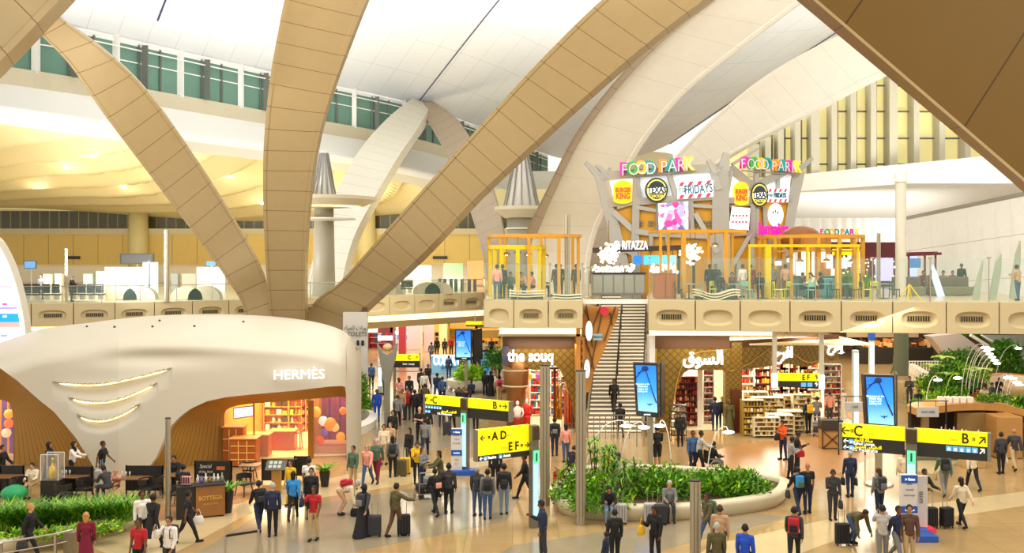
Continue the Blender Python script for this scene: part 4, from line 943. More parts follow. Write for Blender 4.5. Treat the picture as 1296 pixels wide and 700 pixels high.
for k,dx in enumerate((-.45,-.15,.15,.5)):
 b=MB(); b.bar((P(1151,0,47.6).x,47.6,ZR+.75),(P(1151,0,47.6).x+dx,47.6+(-.15 if k%2 else .15),ZR),.06); b.build('leg',M['yframe'],t)
def blades(mb,c,n,h0,h1,w_,rr,spread=.35,droop=.5,seg=4):
 for i in range(n):
  a=rr.uniform(0,2*math.pi); d=Vector((math.cos(a),math.sin(a),0)); h=rr.uniform(h0,h1); s=rr.uniform(.3,1)*spread; base=Vector(c)+d*s*.25
  side=Vector((-d.y,d.x,0)); vs=[]
  for j in range(seg+1):
   t_=j/seg; p=base+d*s*(t_**1.5)*(1+droop*t_)+Vector((0,0,h*(t_-droop*.45*t_*t_*t_))); ww=w_*math.sin(math.pi*min(.98,.18+.8*t_))
   vs+=[p-side*ww/2,p+side*ww/2]
  mb.m=rr.choice((0,0,1,2)); mb._add(vs,[(2*j,2*j+1,2*j+3,2*j+2)for j in range(seg)])
LEAFS=[M['leaf'],M['leaf2'],M['leaf3']]
for k,(px,lab)in enumerate(((1064,'slim potted plant in front of the kiosk glow'),(1078,'second slim potted plant, right of the kiosk counter'),(1096,'potted plant between kiosk and dark red cafe'))):
 c=P(px,0,50.8); t=thing('potted_plant',lab,'plant',(c.x,50.8,ZR)); b=MB(); b.lathe([(.16,ZR),(.2,ZR+.45),(.16,ZR+.42)],(c.x,50.8,0),12); b.build('pot',M['dark'],t)
 b=MB(); blades(b,(c.x,50.8,ZR+.4),46,.6,1.5,.07,random.Random(k),.4); b.build('foliage',LEAFS,t)
def balustrade(lab,pts,z0,h,step,ph=None,rail=False,postw=.07,caps=True,name='glass_balustrade',zfun=None):
 t=thing(name,lab,'balustrade',(pts[0][0],pts[0][1],z0))
 cum=[0]
 for a,c in zip(pts,pts[1:]):cum.append(cum[-1]+math.hypot(c[0]-a[0],c[1]-a[1]))
 def at(s):
  for i in range(len(cum)-1):
   if s<=cum[i+1]+1e-6:
    f=(s-cum[i])/(cum[i+1]-cum[i]); return Vector((pts[i][0]+(pts[i+1][0]-pts[i][0])*f,pts[i][1]+(pts[i+1][1]-pts[i][1])*f,z0+(zfun(pts[i],pts[i+1],f,i)if zfun else 0)))
  return Vector((*pts[-1][:2],z0))
 n=max(1,round(cum[-1]/step))
 for k in range(n):
  a=at(cum[-1]*k/n); c=at(cum[-1]*(k+1)/n); e=(c-a)*.015; nn=Vector((-(c-a).y,(c-a).x,0)).normalized()*.02
  b=MB(); b.prism([a+e,c-e,c-e+Vector((0,0,h)),a+e+Vector((0,0,h))],nn); b.build('pane',M['glass'],t)
 for k in range(n+1):
  a=at(cum[-1]*k/n); b=MB(); b.bar(a+Vector((0,-.04,0)),a+Vector((0,-.04,(ph or h)+.02)),postw*.6)
  if caps:b.box(a+Vector((0,-.04,(ph or h)+.03)),(.16,.12,.07))
  b.build('post',M['steel'],t)
 if rail:
  b=MB(); b.tube([at(cum[-1]*k/n)+Vector((0,-.06,rail))for k in range(n+1)],.03,6); b.build('handrail',M['steel'],t)
 return t
zg=2.05
balustrade('tall glass balustrade along the right deck of the food hall',[(onR(822)[0],onR(822)[1]+.12),(onR(1405)[0],onR(1405)[1]+.12)],ZR,zg,2.48)
for k,(px,py,Y)in enumerate(((641,322,50.5),(655,320,51),(668,322,50.5),(690,324,51),(985,330,51),(1000,326,51),(1013,331,51),(1046,330,50.6),(1062,326,50.8),(1078,331,50.6),(905,310,50.5),(880,308,50.5))):
 q=P(px,py,Y); zt_=zpx(300 if px<700 else 301 if px>950 else 293,Y); t=thing('pendant_lamp','small glowing pendant lamp, '+ORD[k%4 if k<10 else k-10]+' from the left '+('in the left ring pergola' if k<4 else 'at the left of the round kiosk' if k<8 else 'at the right of the round kiosk' if k<10 else 'in the orange square pergola'),'lamp',q)
 b=MB(); b.lathe([(.22,-.02),(.16,.08),(.05,.14),(.02,.16)],q,12,caps=False); b.build('shade',M['gold'],t,smooth=True); b=MB(); b.ell(q,.075,8,6); b.build('bulb',M['lamp'],t); b=MB(); b.tube([q+Vector((0,0,.15)),Vector((q.x,q.y,zt_))],.012,4); b.build('cord',M['dark'],t)
balustrade('tall glass balustrade on the short centre deck left of the stairs',[(P(614,0,46.4).x,46.6),(P(737,0,46.4).x,46.4)],ZR,1.75,1.6)
balustrade('glass balustrade along the edge above the stair opening',[(P(739,0,48.6).x,48.7),(5.9,62)],ZR,1.5,2.6)
balustrade('long glass balustrade with rail along the left gallery deck',[(x,y+.25)for x,y in Lp],ZL,1.15,2.4,rail=1.1,caps=False)
def wavy(px0,px1,Y,z,lab,amp=.12):
 t=thing('wavy_bench',lab,'bench',(P((px0+px1)/2,0,Y).x,Y,ZR)); m_=mat('bench_cream','#efe3bd',.4)
 for k in range(3):
  b=MB(); n=20; x0=P(px0,0,Y).x; x1=P(px1,0,Y).x
  b.loft([[Vector((x0+(x1-x0)*i/n,Y,z-k*.13+amp*math.cos(i/n*2*math.pi*1.1)-.03)),Vector((x0+(x1-x0)*i/n,Y+.5,z-k*.13+amp*math.cos(i/n*2*math.pi*1.1)-.03)),Vector((x0+(x1-x0)*i/n,Y+.5,z-k*.13+amp*math.cos(i/n*2*math.pi*1.1)+.03)),Vector((x0+(x1-x0)*i/n,Y,z-k*.13+amp*math.cos(i/n*2*math.pi*1.1)+.03))]for i in range(n+1)]); b.build('slat',m_,t)
 b=MB(); b.box(((P(px0,0,Y).x+P(px1,0,Y).x)/2,Y+.25,ZR+.12),((px1-px0)*.035,.35,.22)); b.build('base',M['dark'],t)
wavy(644,690,47.2,ZR+.42,'slatted cream bench behind the glass of the centre deck',.02); wavy(878,937,47.0,ZR+.38,'wavy cream slatted bench behind the glass, left of the kiosk')
wavy(700,738,47.3,ZR+.22,'low cream slatted bench by the deck end above the stairs',.02)
def mast(px,Y,z0,ztop,w_,lab,tilt=0,notch=True):
 c=P(px,0,Y); t=thing('light_mast',lab,'mast',(c.x,Y,z0)); r=w_*Y/FPX/2
 b=MB(); n=16
 b.loft([[Vector((c.x+r*math.cos(2*math.pi*k/n)+tilt*(z-z0),Y+r*math.sin(2*math.pi*k/n)*.8,z))for k in range(n)]for z in(z0,z0+(ztop-z0)*.5,ztop)]); b.build('shaft',M['post'],t,smooth=True,auto=40)
 b=MB(); b.box((c.x,Y-r*.8,(z0+ztop)/2),(r*.12,.02,(ztop-z0)*.98)); b.build('seam',M['dark'],t)
 b=MB(); b.lathe([(r*1.15,z0),(r*1.15,z0+.12)],(c.x,Y,0),16); b.build('base_ring',M['steel'],t); return t
mast(718,49.5,ZR,zpx(272,49.5),7,'satin metal mast rising beside the left orange ring pergola')
mast(1112,50.5,ZR,zpx(295,50.5),5,'satin metal mast left of the big white column on the right deck')
mast(211,63.5,ZL,zpx(291,63.5),6,'satin metal mast on the left gallery deck')
mast(84,63,ZL,zpx(315,63),3,'thin cream mast behind the seats on the left gallery deck')
def seatrow(px0,px1,n,Y,lab,m_=None):
 m_=m_ or M['black']
 for i in range(n):
  px=px0+(px1-px0)*(i+.5)/n; c=P(px,0,Y); L_=lab[i]if isinstance(lab,list)else lab
  if 'seat' not in pc:
   t=thing('waiting_chair',L_,'seat',(c.x,Y,ZL))
   b=MB(); b.box((0,0,.45),(.52,.5,.1),bev=.03); b.build('seat',m_,t,world=False)
   b=MB(); b.box((0,-.24,.86),(.52,.12,.62),bev=.04); b.build('backrest',m_,t,world=False)
   b=MB(); b.box((0,0,.25),(.3,.3,.3)); b.build('beam_leg',M['steel'],t,world=False)
   for s in(-1,1):b=MB(); b.box((s*.3,0,.7),(.04,.5,.05)); b.build('armrest',M['steel'],t,world=False)
   pc['seat']=t
  else:t=dup(pc['seat'],(c.x,Y,ZL),D(8),L_)
  pc['n']=pc.get('n',0)+1; t['label']='black padded chair behind the left gallery glass, '+ORD[pc['n']-1]+' counted along the rows'
seatrow(42,78,3,64,''); seatrow(88,133,4,64.4,''); seatrow(30,42,1,64,''); seatrow(487,500,1,75,''); seatrow(508,522,2,76,'')
def simplebox(name,lab,cat,pts_c,d,m_,bev=.02):
 b=MB(); b.box(pts_c,d,bev=bev); o=b.build(name,m_); return tag(o,lab,cat)
mgw=mat('gallery_board','#e9ecdf',.5,emit=(.9,.95,.85),es=.15)
def panel(px0,px1,py0,py1,Y,name,lab,cat,m_,z0=None,th=.12):
 a=P(px0,py0,Y); c=P(px1,py1,Y); zb=c.z
 t=thing(name,lab,cat,((a.x+c.x)/2,Y,z0 if z0 is not None else c.z)); b=MB(); b.box(((a.x+c.x)/2,Y,(a.z+c.z)/2),(c.x-a.x,th,a.z-c.z),bev=.01); b.build('panel_face',m_,t)
 if z0 is not None:
  for f in(.12,.88):b=MB(); x=a.x+(c.x-a.x)*f; b.box((x,Y+.05,(z0+a.z)/2),(.08,.08,a.z-z0)); b.build('leg',M['steel'],t)
 return t
panel(134,147,353,383.5,64.5,'info_pillar','squat grey brown pillar among the left gallery seats','pillar',mat('pillar_taupe','#a8946c',.5))
panel(133,180,338,374,80,'partition_board','large pale board partition on the left gallery','partition',mgw,ZL); panel(122,134,343,374,79,'partition_board','narrow green tinted glass partition beside the large pale board','partition',mat('glass_green_board','#bcc8aa',.2),ZL)
panel(181,200,332,377,76,'wayfinding_panel','pale blue lit panel left of the gallery mast','panel',glow('way_blue','#bfdbe0',.6)); panel(187.5,190,330,378,72,'slim_post','slim dark blue grey post on the left gallery','post',mat('slim_slate','#56707a',.4))
panel(249,285,338,372,82,'partition_board','pale board partition right of the gallery mast','partition',mgw,ZL)
def hungscreen(px0,px1,py0,py1,Y,lab,m_,up=3):
 a=P(px0,py0,Y); c=P(px1,py1,Y); t=thing('gallery_screen',lab,'screen',((a.x+c.x)/2,Y,c.z))
 b=MB(); b.box(((a.x+c.x)/2,Y,(a.z+c.z)/2),(c.x-a.x,.15,a.z-c.z),bev=.02); b.build('casing',M['dark'],t)
 b=MB(); b.box(((a.x+c.x)/2,Y-.08,(a.z+c.z)/2),((c.x-a.x)*.9,.02,(a.z-c.z)*.85)); b.build('display',m_,t)
 b=MB(); b.bar(((a.x+c.x)/2,Y+.1,ZL),((a.x+c.x)/2,Y+.1,a.z),.06); b.build('support_post',M['steel'],t)
mbs=glow('screen_blue','#4f7fc4',.6); mgy=mat('board_grey','#4c4a48',.4)
hungscreen(31,46,330,340,72,'blue hanging screen at the far left of the gallery',mbs,1); hungscreen(261,274,330,337,78,'blue hanging screen left of the leftmost bronze arch foot',mbs,1); hungscreen(152,195,321,334,80,'wide dark grey hanging departure board over the gallery',mgy,.8)
for k,(px,py,w_,c)in enumerate(((62,359,12,'#8f9c86'),(75,357,8,'#f3ecd6'),(113,358,12,'#9fb4ad'),(184,359,12,'#cfc7b0'),(222,358,9,'#aeb4ae'),(240,357,18,'#d5cdb6'),(20,358,10,'#8f9a80'),(272,366,16,'#7d8a5c'))):
 c0=P(px,py+6,84); simplebox('gallery_display',('sage green','white','grey blue','beige','silver grey','cream','olive','moss green')[k]+' low display box on the left gallery','display',(c0.x,84,ZL+.75),(w_*.07,.5,1.5),mat('gd_%d'%k,c,.4))
for k,px in enumerate((153,176,236,258,495,540,555)):
 Y=66 if px<300 else 77; c=P(px,0,Y); b=MB(); w_=1.25
 b.prism([Vector((c.x+w_*math.cos(a*math.pi/12)*.9,Y,ZL+.95*math.sin(a*math.pi/12)**.8))for a in range(13)],(0,.7,0)); tag(b.build('booth_arch',mat('booth_taupe','#b3a988',.5)),'low arched taupe booth back behind the gallery glass, '+ORD[k]+' from the left','booth')
panel(500,546,336,372,96,'shop_bay','cream shop front behind the long bronze arch','shop front',mat('shop_cream','#efe7ca',.5)); panel(561,586,333,372,94,'glass_lift','grey green glass lift shaft on the gallery','lift',mat('lift_glass','#6f8576',.15)); panel(591,612,330,360,95,'shop_bay','terracotta lit shop front at the right end of the gallery','shop front',glow('terra_lit','#c8784a',.35))
panel(493,501,349,376,74.5,'info_pillar','grey brown pillar beside the gallery seats behind the long arch','pillar',mat('pillar_taupe','#a8946c',.5))
for k,px in enumerate((557,563,571,577,585,594,601)):
 c=P(px,0,82); simplebox('gallery_stand','small dark display stand at the right end of the gallery, '+ORD[k]+' from the left','stand',(c.x,82,ZL+.55),(.28,.3,1.1),mat('stand_dark','#3f4a4a',.4))
# ======= STAIRS
def sx0(Y):return 3.75+(Y-48.5)*(5.75-3.75)/12.5
SY0,SY1,NS=48.6,61.2,40
t=thing('grand_staircase','long pale staircase with lit step edges between the two souq shops','staircase',(5,SY0,0))
tr_=MB(); ns=MB()
for i in range(NS):
 y=SY0+(SY1-SY0)*i/NS; dy=(SY1-SY0)/NS; z=ZR*(i+1)/NS; x0=sx0(y)+.1; x1=x0+2.75
 tr_.box(((x0+x1)/2,y+dy/2+.15,z-.1),(x1-x0,dy+.3,.2)); ns.box(((x0+x1)/2,y-.01,z-.085),(x1-x0,.03,.09))
tr_.build('treads',mat('tread_taupe','#8f8169',.5),t); ns.build('step_edges',mat('step_edge','#fff6dc',.4,emit=hexc('#fff0cc'),es=.45),t)
for k,off in enumerate((0,2.95)):
 b=MB(); pts=[Vector((sx0(y)+off,y,ZR*(y-SY0)/(SY1-SY0)))for y in(SY0,SY1)]
 b.loft([[p+Vector((-.06,0,-.35)),p+Vector((.06,0,-.35)),p+Vector((.06,0,.28)),p+Vector((-.06,0,.28))]for p in pts]); b.build('stringer',mat('stringer_beige','#d9cdb0',.5),t)
for k,(off,lab)in enumerate(((0.02,'sloping glass balustrade on the left side of the grand staircase'),(1.45,'dark metal handrail running up the middle of the grand staircase'),(2.95,'sloping glass balustrade on the right side of the grand staircase'))):
 q=thing('stair_balustrade' if k!=1 else 'stair_handrail',lab,'balustrade' if k!=1 else 'handrail',(sx0(SY0)+off,SY0,0))
 n=9
 at_=lambda s:Vector((sx0(SY0+(SY1-SY0)*s)+off,SY0+(SY1-SY0)*s,ZR*s+.05))
 for i in range(n):
  a,c=at_(i/n),at_((i+1)/n)
  if k!=1:b=MB(); b.prism([a,c,c+Vector((0,0,1.05)),a+Vector((0,0,1.05))],(.02,0,0)); b.build('pane',M['glass'],q)
 for i in range(n+1):
  a=at_(i/n); b=MB(); b.bar(a,a+Vector((0,0,1.05)),.05); b.build('post',M['dark']if k==1 else M['steel'],q)
 b=MB(); b.tube([at_(0)+Vector((0,0,1.08)),at_(1)+Vector((0,0,1.08))],.045,8); b.build('handrail',M['dark'],q)
mtw=mat('stair_timber_wall','#c98a3c',.5,noise_s=2,noise_a=.15)
b=MB(); b.loft([[Vector((sx0(y)-.35,y,z0)),Vector((sx0(y)-.35,y,ZR-.75)),Vector((sx0(y)-.15,y,ZR-.75)),Vector((sx0(y)-.15,y,z0))]for y,z0 in((47.2,2.6),(48.6,.4),(55,3.2),(61,ZR-1.2))]); struct(b,'wall_stair',mtw)
t=thing('timber_sign_wall','orange timber wall with dark branching lines left of the staircase','wall',P(760,460,50))
b=MB(); pts=[(738,388),(784,388),(782,402),(772,425),(762,450),(752,470),(745,496),(738,498)]; b.prism([P(x,y,47.9)for x,y in pts],(0,.15,0)); b.build('board',mtw,t)
for a,c in(((742,386),(750,440)),((760,388),(744,430)),((748,410),(740,392)),((762,395),(748,465)),((779,388),(765,432)),((772,396),(775,412)),((745,440),(752,468)),((740,425),(745,445))):
 b=MB(); b.bar(P(*a,47.86),P(*c,47.86),.05); b.build('branch_line',mat('branch_dark','#5c4320',.5),t)
def rdisc(px,py,rx,ry,Y,m_,rim,lab,txt=None,tcol=None):
 c=P(px,py,Y); t=thing('round_sign',lab,'sign',c); k=Y/FPX
 b=MB(); b.prism([c+Vector((rx*k*1.12*math.cos(a*math.pi/14),.02,ry*k*1.08*math.sin(a*math.pi/14)))for a in range(28)],(0,.1,0)); b.build('rim',rim,t)
 b=MB(); b.prism([c+Vector((rx*k*math.cos(a*math.pi/14),0,ry*k*math.sin(a*math.pi/14)))for a in range(28)],(0,.1,0)); b.build('face',m_,t)
 if txt:text(txt,.3,tcol or mte,t,c+Vector((0,-.03,0)),0,.01,'sign_text',sx=.5)
rdisc(745.5,419,4,12,47.6,glow('white_round','#ffffff',1.1),M['white'],'upper white lit oval sign on the timber wall by the stairs')
rdisc(743,467,3.6,12,47.5,glow('white_round2','#e8f2ee',.7),mte,'lower pale round sign with dark teal rim on the timber wall by the stairs','TX')
rdisc(765,394,5,5,47.6,mred,mred,'small red round sign at the top of the timber wall by the stairs')
c=P(756.5,426.5,47.6); t=thing('projecting_sign','small pale blue projecting sign on the timber wall by the stairs','sign',c); b=MB(); b.box(c,(.46,.1,.32)); b.build('plate',mat('sign_paleblue','#9fc2cc',.4),t); text('FRIDAYS',.15,mte,t,c+Vector((0,-.07,0)),0,.01,'sign_text')
t=thing('queue_railing','row of upright pale steel bars at the foot of the stairs','railing',(P(765,0,46.5).x,46.5,0))
for i in range(12):b=MB(); px=744+i*7.5 if i<8 else 806+(i-8)*9; Y=47 if i<8 else 45; b.bar((P(px,0,Y).x,Y,0),(P(px,0,Y).x,Y,1.15),.05); b.build('bar',M['steel'],t)
b=MB(); b.bar((P(742,0,47).x,47,1.15),(P(800,0,47).x,47,1.15),.05); b.bar((P(804,0,45).x,45,1.15),(P(836,0,45).x,45,1.15),.05); b.build('top_rail',M['steel'],t)
# ======= THE SOUQ SHOPS
mgl=lined('souq_lattice','#8f7534','#6b5420',.28,.28,.05,rough=.35,metal=.35,coord='UV'); mbr2=mat('souq_brown','#5a3a20',.45); mcopper=mat('souq_copper','#9c6a3c',.35,.4,noise_s=4,noise_a=.2)
mbill=glow('shop_sign_white','#ffffff',1.1)
def uvprism(mb_pts,ext,name,m_,parent):
 b=MB(); b.prism(mb_pts,ext); p0=Vector(mb_pts[0]); d=(Vector(mb_pts[1])-p0); d.z=0; d=d.normalized()if d.length>1e-3 else Vector((1,0,0))
 uv=[((Vector(v)-p0).dot(d)*.7071+v[2]*.7071,-(Vector(v)-p0).dot(d)*.7071+v[2]*.7071)for v in b.v]
 return b.build(name,m_,parent,uvs=uv)
SLY=48.6
t=thing('souq_shop','souq shop front with gold lattice arch and white name sign left of the stairs','shop front',(P(682,0,SLY).x,SLY,0))
def S(x,y,Y=SLY):return P(x,y,Y)
arch=[(738,441),(738,548),(728,548),(727,530),(722,505),(716,485),(710,470),(703,463),(696,463),(688,468),(678,469),(665,465),(652,462),(636,461),(636,441)]
uvprism([S(x,y)for x,y in arch[::-1]],(0,.35,0),'lattice_front',mgl,t)
b=MB(); b.prism([S(636,425,SLY-.1),S(738,425,SLY-.1),S(738,441,SLY-.1),S(636,441,SLY-.1)],(0,.5,0)); b.build('brown_header',mbr2,t)
b=MB(); b.prism([S(632,417,47.3),S(736,417,47.3),S(736,423,47.3),S(632,423,47.3)],(0,1.2,0)); b.build('cove_strip',M['cove'],t)
b=MB(); b.prism([S(630,423,47.2),S(736,423,47.2),S(736,426,47.2),S(630,426,47.2)],(0,1.4,0)); b.build('cove_ledge',M['cream'],t)
b=MB(); b.prism([S(636,438,SLY-.5),S(644,438,SLY-.5),S(644,462,SLY-.5),S(636,462,SLY-.5)],(0,.45,0)); b.build('sign_end',mat('sign_end','#54506a',.4),t)
text('the souq',.78,mbill,t,S(671.5,451,SLY-.7),0,.06,'name_sign',.02,sx=1.0)
b=MB(); c=S(653,0,SLY); b.lathe([(.5,0),(.5,2.1),(.62,2.3),(.72,4.0)],(c.x,SLY+.5,0),24); b.build('copper_column',mcopper,t,smooth=True)
for z in(2.3,3.1):b=MB(); b.lathe([(.68,z),(.72,z+.05),(.68,z+.1)],(c.x,SLY+.5,0),24,caps=False); b.build('column_band',M['cream'],t)
b=MB(); b.prism([S(728,427,47.6),S(740,427,47.6),S(740,470,47.6),S(728,470,47.6)],(0,.3,0)); b.build('timber_pilaster',mtw,t)
b=MB();
for i in range(8):
 zc=437+i*5
pts=[S(734+3*math.sin(k/12*2*math.pi*2),429+k*3.1,47.57)for k in range(13)]; pts2=[S(734-3*math.sin(k/12*2*math.pi*2),429+k*3.1,47.57)for k in range(13)]
b.tube(pts,.025,4); b.tube(pts2,.025,4); b.build('pilaster_tracery',mat('tracery_dark','#5b3a14',.5),t)
def shopbox(x0,x1,Y0,Y1,zc,wallm,nm,parent,cm='#f7ead2',left=True,right=True):
 b=MB(); b.box(((x0+x1)/2,Y1,zc/2),(x1-x0,.1,zc)); b.build('back_wall',wallm,parent)
 b=MB(); b.box(((x0+x1)/2,(Y0+Y1)/2,zc+.05),(x1-x0,Y1-Y0,.1)); b.build('shop_ceiling',mat('shop_ceiling',cm,.6),parent)
 b=MB()
 if left:b.box((x0,(Y0+Y1)/2,zc/2),(.1,Y1-Y0,zc))
 if right:b.box((x1,(Y0+Y1)/2,zc/2),(.1,Y1-Y0,zc))
 if left or right:b.build('side_wall',wallm,parent)
 b=MB(); b.box(((x0+x1)/2,(Y0+Y1)/2,.02),(x1-x0,Y1-Y0,.03)); b.build('shop_floor',mat('shop_floor','#e8d9b8',.2),parent)
x0,x1=P(640,0,49).x,P(738,0,49).x
shopbox(x0+.6,x1,49,55,4.1,mat('souq_wall','#d9b48c',.5),'',t)
area('souq_ceiling_light',((x0+x1)/2,52,4.0),((x0+x1)/2,52,0),3.4,4,420,(1,.85,.66))
area('souq_front_light',((x0+x1)/2,47.6,4.6),((x0+x1)/2,48.8,1),3.4,.4,60,(1,.8,.5))
gsr=[mat('souv_%d'%i,c,.4)for i,c in enumerate(('#c81e1e','#e4451e','#f4ede0','#e8a21e','#8c1818','#f4dcc0','#2b6ea0','#e05a8c'))]
for px,w_,h_,lab in((684,1.2,3.0,'tall souvenir shelf at the back of the left souq shop, behind the red mannequin'),(698,1.1,3.0,'souvenir shelf in the middle of the left souq shop'),(718,1.0,2.6,'souvenir shelf at the right wall of the left souq shop')):
 shelfunit('souvenir_shelf',lab,'shelf',(P(px,0,53).x,53.5),w_,.4,h_,7,M['white'],gsr,cols=8)
def mannequin(px,py,m_top,m_leg,lab,hgt=1.75,wide=False):
 c=G(px,py); t=thing('mannequin',lab,'mannequin',(c.x,c.y,0))
 b=MB(); b.lathe([(.1,.02),(.12,.3),(.14,.8),(.17,.95)],(c.x,c.y,0),12,1.3,1); b.build('legs',m_leg,t,smooth=True)
 b=MB(); b.lathe([(.17,.93),(.14,1.1),(.2,1.35),(.12,1.45),(.05,1.5)],(c.x,c.y,0),12,1.15,.8)
 for s in(-1,1):b.tube([(c.x+s*.22,c.y,1.4),(c.x+s*.3,c.y,1.15),(c.x+s*.2,c.y-.12,.98)],[.05,.04,.03],6)
 b.build('torso',m_top,t,smooth=True)
 b=MB(); b.lathe([(.04,1.48),(.05,1.55),(.09,1.63),(.08,1.72),(.02,1.78)],(c.x,c.y,0),10); b.build('head',mat('mannequin_white','#ece6dc',.4),t,smooth=True)
 b=MB(); b.box((c.x,c.y,.02),(.45,.45,.04)); b.build('base',M['steel'],t)
mannequin(655,552,mat('mq_white','#efe8dd',.5),mat('mq_red','#a82a1a',.5),'mannequin in white top and dark red trousers outside the left souq shop')
mannequin(667,549,mat('mq_scarlet','#e01c14',.5),mat('mq_scarlet','#e01c14'),'mannequin dressed all in scarlet at the left souq shop entrance')
def garments(px0,px1,Y,z0,z1,n,m_,lab,name='clothes_rail'):
 t=thing(name,lab,'clothes rail',((P(px0,0,Y).x+P(px1,0,Y).x)/2,Y,0)); xa,xb=P(px0,0,Y).x,P(px1,0,Y).x
 b=MB(); b.tube([(xa,Y,z1+.12),(xb,Y,z1+.12)],.02,6); b.bar((xa,Y,0),(xa,Y,z1+.12),.03); b.bar((xb,Y,0),(xb,Y,z1+.12),.03); b.build('rail',M['steel'],t)
 for i in range(n):
  x=xa+(xb-xa)*(i+.5)/n; w_=(xb-xa)/n*.48; b=MB(); b.loft([[Vector((x+w_*f*math.cos(a*math.pi/4),Y+.16*f*math.sin(a*math.pi/4),z))for a in range(8)]for z,f in((z0,1.05),((z0+z1)/2,.8),(z1-.12,.85),(z1,.3))]); b.build('garment',m_[i%len(m_)],t,smooth=True)
garments(703,711,49.6,.5,2.3,3,[mat('abaya_yellow','#e2a50c',.6),mat('abaya_yellow2','#c98a0a',.6)],'rail of golden yellow robes in the left souq shop window')
garments(714,724,49.4,.3,2.1,3,[mat('abaya_orange','#e0501c',.6),mat('abaya_pink','#e8744a',.6)],'rail of orange red robes at the right of the left souq shop window')
b=MB(); b.prism([P(703,510,54.5),P(703,474,54.5),P(708,466,54.5),P(714,470,54.5),P(719,482,54.5),P(720,495,54.5),P(720,510,54.5)][::-1],(0,.1,0)); b.build('backlit_arch',glow('backlit_arch','#ffe9cf',1.1),t)
for px,py,w_,h_,c in((668,477,.45,.28,'#f0b400'),(681,477,.25,.25,'#c85ab0'),(707,493,.4,.28,'#c6c2ee'),(706,475,.05,2.2,'#7a1f1f')):
 b=MB(); b.box(P(px,py,50.6),(w_,.06,h_)); b.build('hanging_plate',mat('hp_'+c[1:],c,.4,emit=hexc(c),es=.3),t)
b=MB(); b.bar(P(667,466,49.3),P(728,466,49.3),.1); b.bar(P(702,466,49.3),P(702,548,49.3),.14); b.bar(P(702,482,49.3),P(722,482,49.3),.06); b.build('shop_frame',mat('dark_red_frame','#6b1c1c',.4),t)
b=MB(); b.prism([S(736,425,47.6),S(745,425,47.6),S(745,548,47.6),S(736,548,47.6)],(0,.4,0));
SRY=48.6
t=thing('souq_shop','souq shop front with arabic name sign and gold lattice band right of the stairs','shop front',(P(900,0,SRY).x,SRY,0))
A=[(829,441),(924,441),(924,470),(910,468.5),(890,468.5),(872,468),(866,472),(861,480),(857,492),(853,510),(849,530),(847,548),(829,548)]
uvprism([P(x,y,SRY)for x,y in A],(0,.35,0),'lattice_front',mgl,t)
def YR_(px):return SRY+(px-924)*(52.0-SRY)/(1062-924)
def R(x,y,d=0):return P(x,y,YR_(x)+d)
def uvloft(top,bot,name,m_,parent,th=.3):
 pa=spline(top,40); pb=spline(bot,40); b=MB(); uv=[]; s=0; pr=None; rr_=[]
 for a,c in zip(pa,pb):
  A_=R(a[0],a[1]); C_=R(c[0],c[1])
  if pr is not None:s+=(A_-pr).length
  pr=A_; rr_.append([A_,C_,C_+Vector((0,th,0)),A_+Vector((0,th,0))])
  for q in rr_[-1]:uv.append((s*.7071+q.z*.7071,-s*.7071+q.z*.7071))
 b.loft(rr_); return b.build(name,m_,parent,uvs=uv)
uvloft([(924,441),(960,438),(1000,434),(1040,430),(1062,427)],[(924,469),(945,467),(966,465),(985,461),(1000,461),(1015,464),(1030,462),(1040,458),(1062,455)],'lattice_band',mgl,t)
uvloft([(924,432),(1062,424)],[(924,441),(1062,434)],'brown_header',mbr2,t,.5)
b=MB(); b.prism([P(829,426,SRY-.1),P(924,426,SRY-.1),P(924,441,SRY-.1),P(829,441,SRY-.1)],(0,.5,0)); b.build('brown_header',mbr2,t)
b=MB(); b.prism([P(826,420,47.3),P(980,420,47.3),P(980,424.5,47.3),P(826,424.5,47.3)],(0,1.2,0)); b.build('cove_strip',M['cove'],t)
b=MB(); b.prism([P(822,425,47.2),P(829,425,47.2),P(829,550,47.2),P(822,550,47.2)],(0,.9,0)); b.build('white_pilaster',M['white'],t)
for(pts,w_)in(([(830,441),(829,500),(828,548)],.1),([(847,548),(853,505),(858,478),(866,458),(880,447),(900,444),(924,441.5)],.05),([(924,470),(945,462),(962,450),(975,440)],.04),([(990,437),(1002,446),(1020,458),(1036,457)],.04)):
 b=MB(); b.tube([(P(x,y,SRY-.05)if x<=924 else R(x,y,-.06))for x,y in spline(pts,16)],w_*.6,5); b.build('gold_trim',mat('gold_trim','#d9b45a',.3,.6),t)
text(arabic('السوق'),.95,mbill,t,P(890,453.5,SRY-.25),0,.06,'name_sign',.025)
text(arabic('افرح'),.8,mbill,t,R(992,447,-.25),math.radians(22),.05,'name_sign',.02); text(arabic('إفرح'),.7,mbill,t,R(1057,438,-.25),math.radians(22),.05,'name_sign',.02)
b=MB(); b.box((P(929,0,48.6).x,48.95,2.3),(.85,.6,4.6)); c=P(929,0,48.6)
uv=[(v[0]+v[2],v[2]-v[0])for v in b.v]; b.build('lattice_column',mgl,t,uvs=uv)
b=MB(); b.box((P(932,0,48.4).x,48.6,1.1),(.5,.3,2.2)); b.build('dark_pillar_front',mat('souq_dark_timber','#5c2c12',.4),t)
xa,xb=P(846,0,49).x,18.6
shopbox(xa,xb,49.2,60,4.4,mat('souq_wall2','#e6cda0',.5),'',t,right=False)
area('souq_ceiling_light',(9.4,52.5,4.3),(9.4,52.5,0),3.0,5,420,(1,.88,.7)); area('souq_ceiling_light',(14.2,54.5,4.3),(14.2,54,0),5,8,1300,(1,.9,.74))
area('souq_front_light',(10,47.4,4.6),(10,48.8,1),4,.4,60,(1,.8,.5))
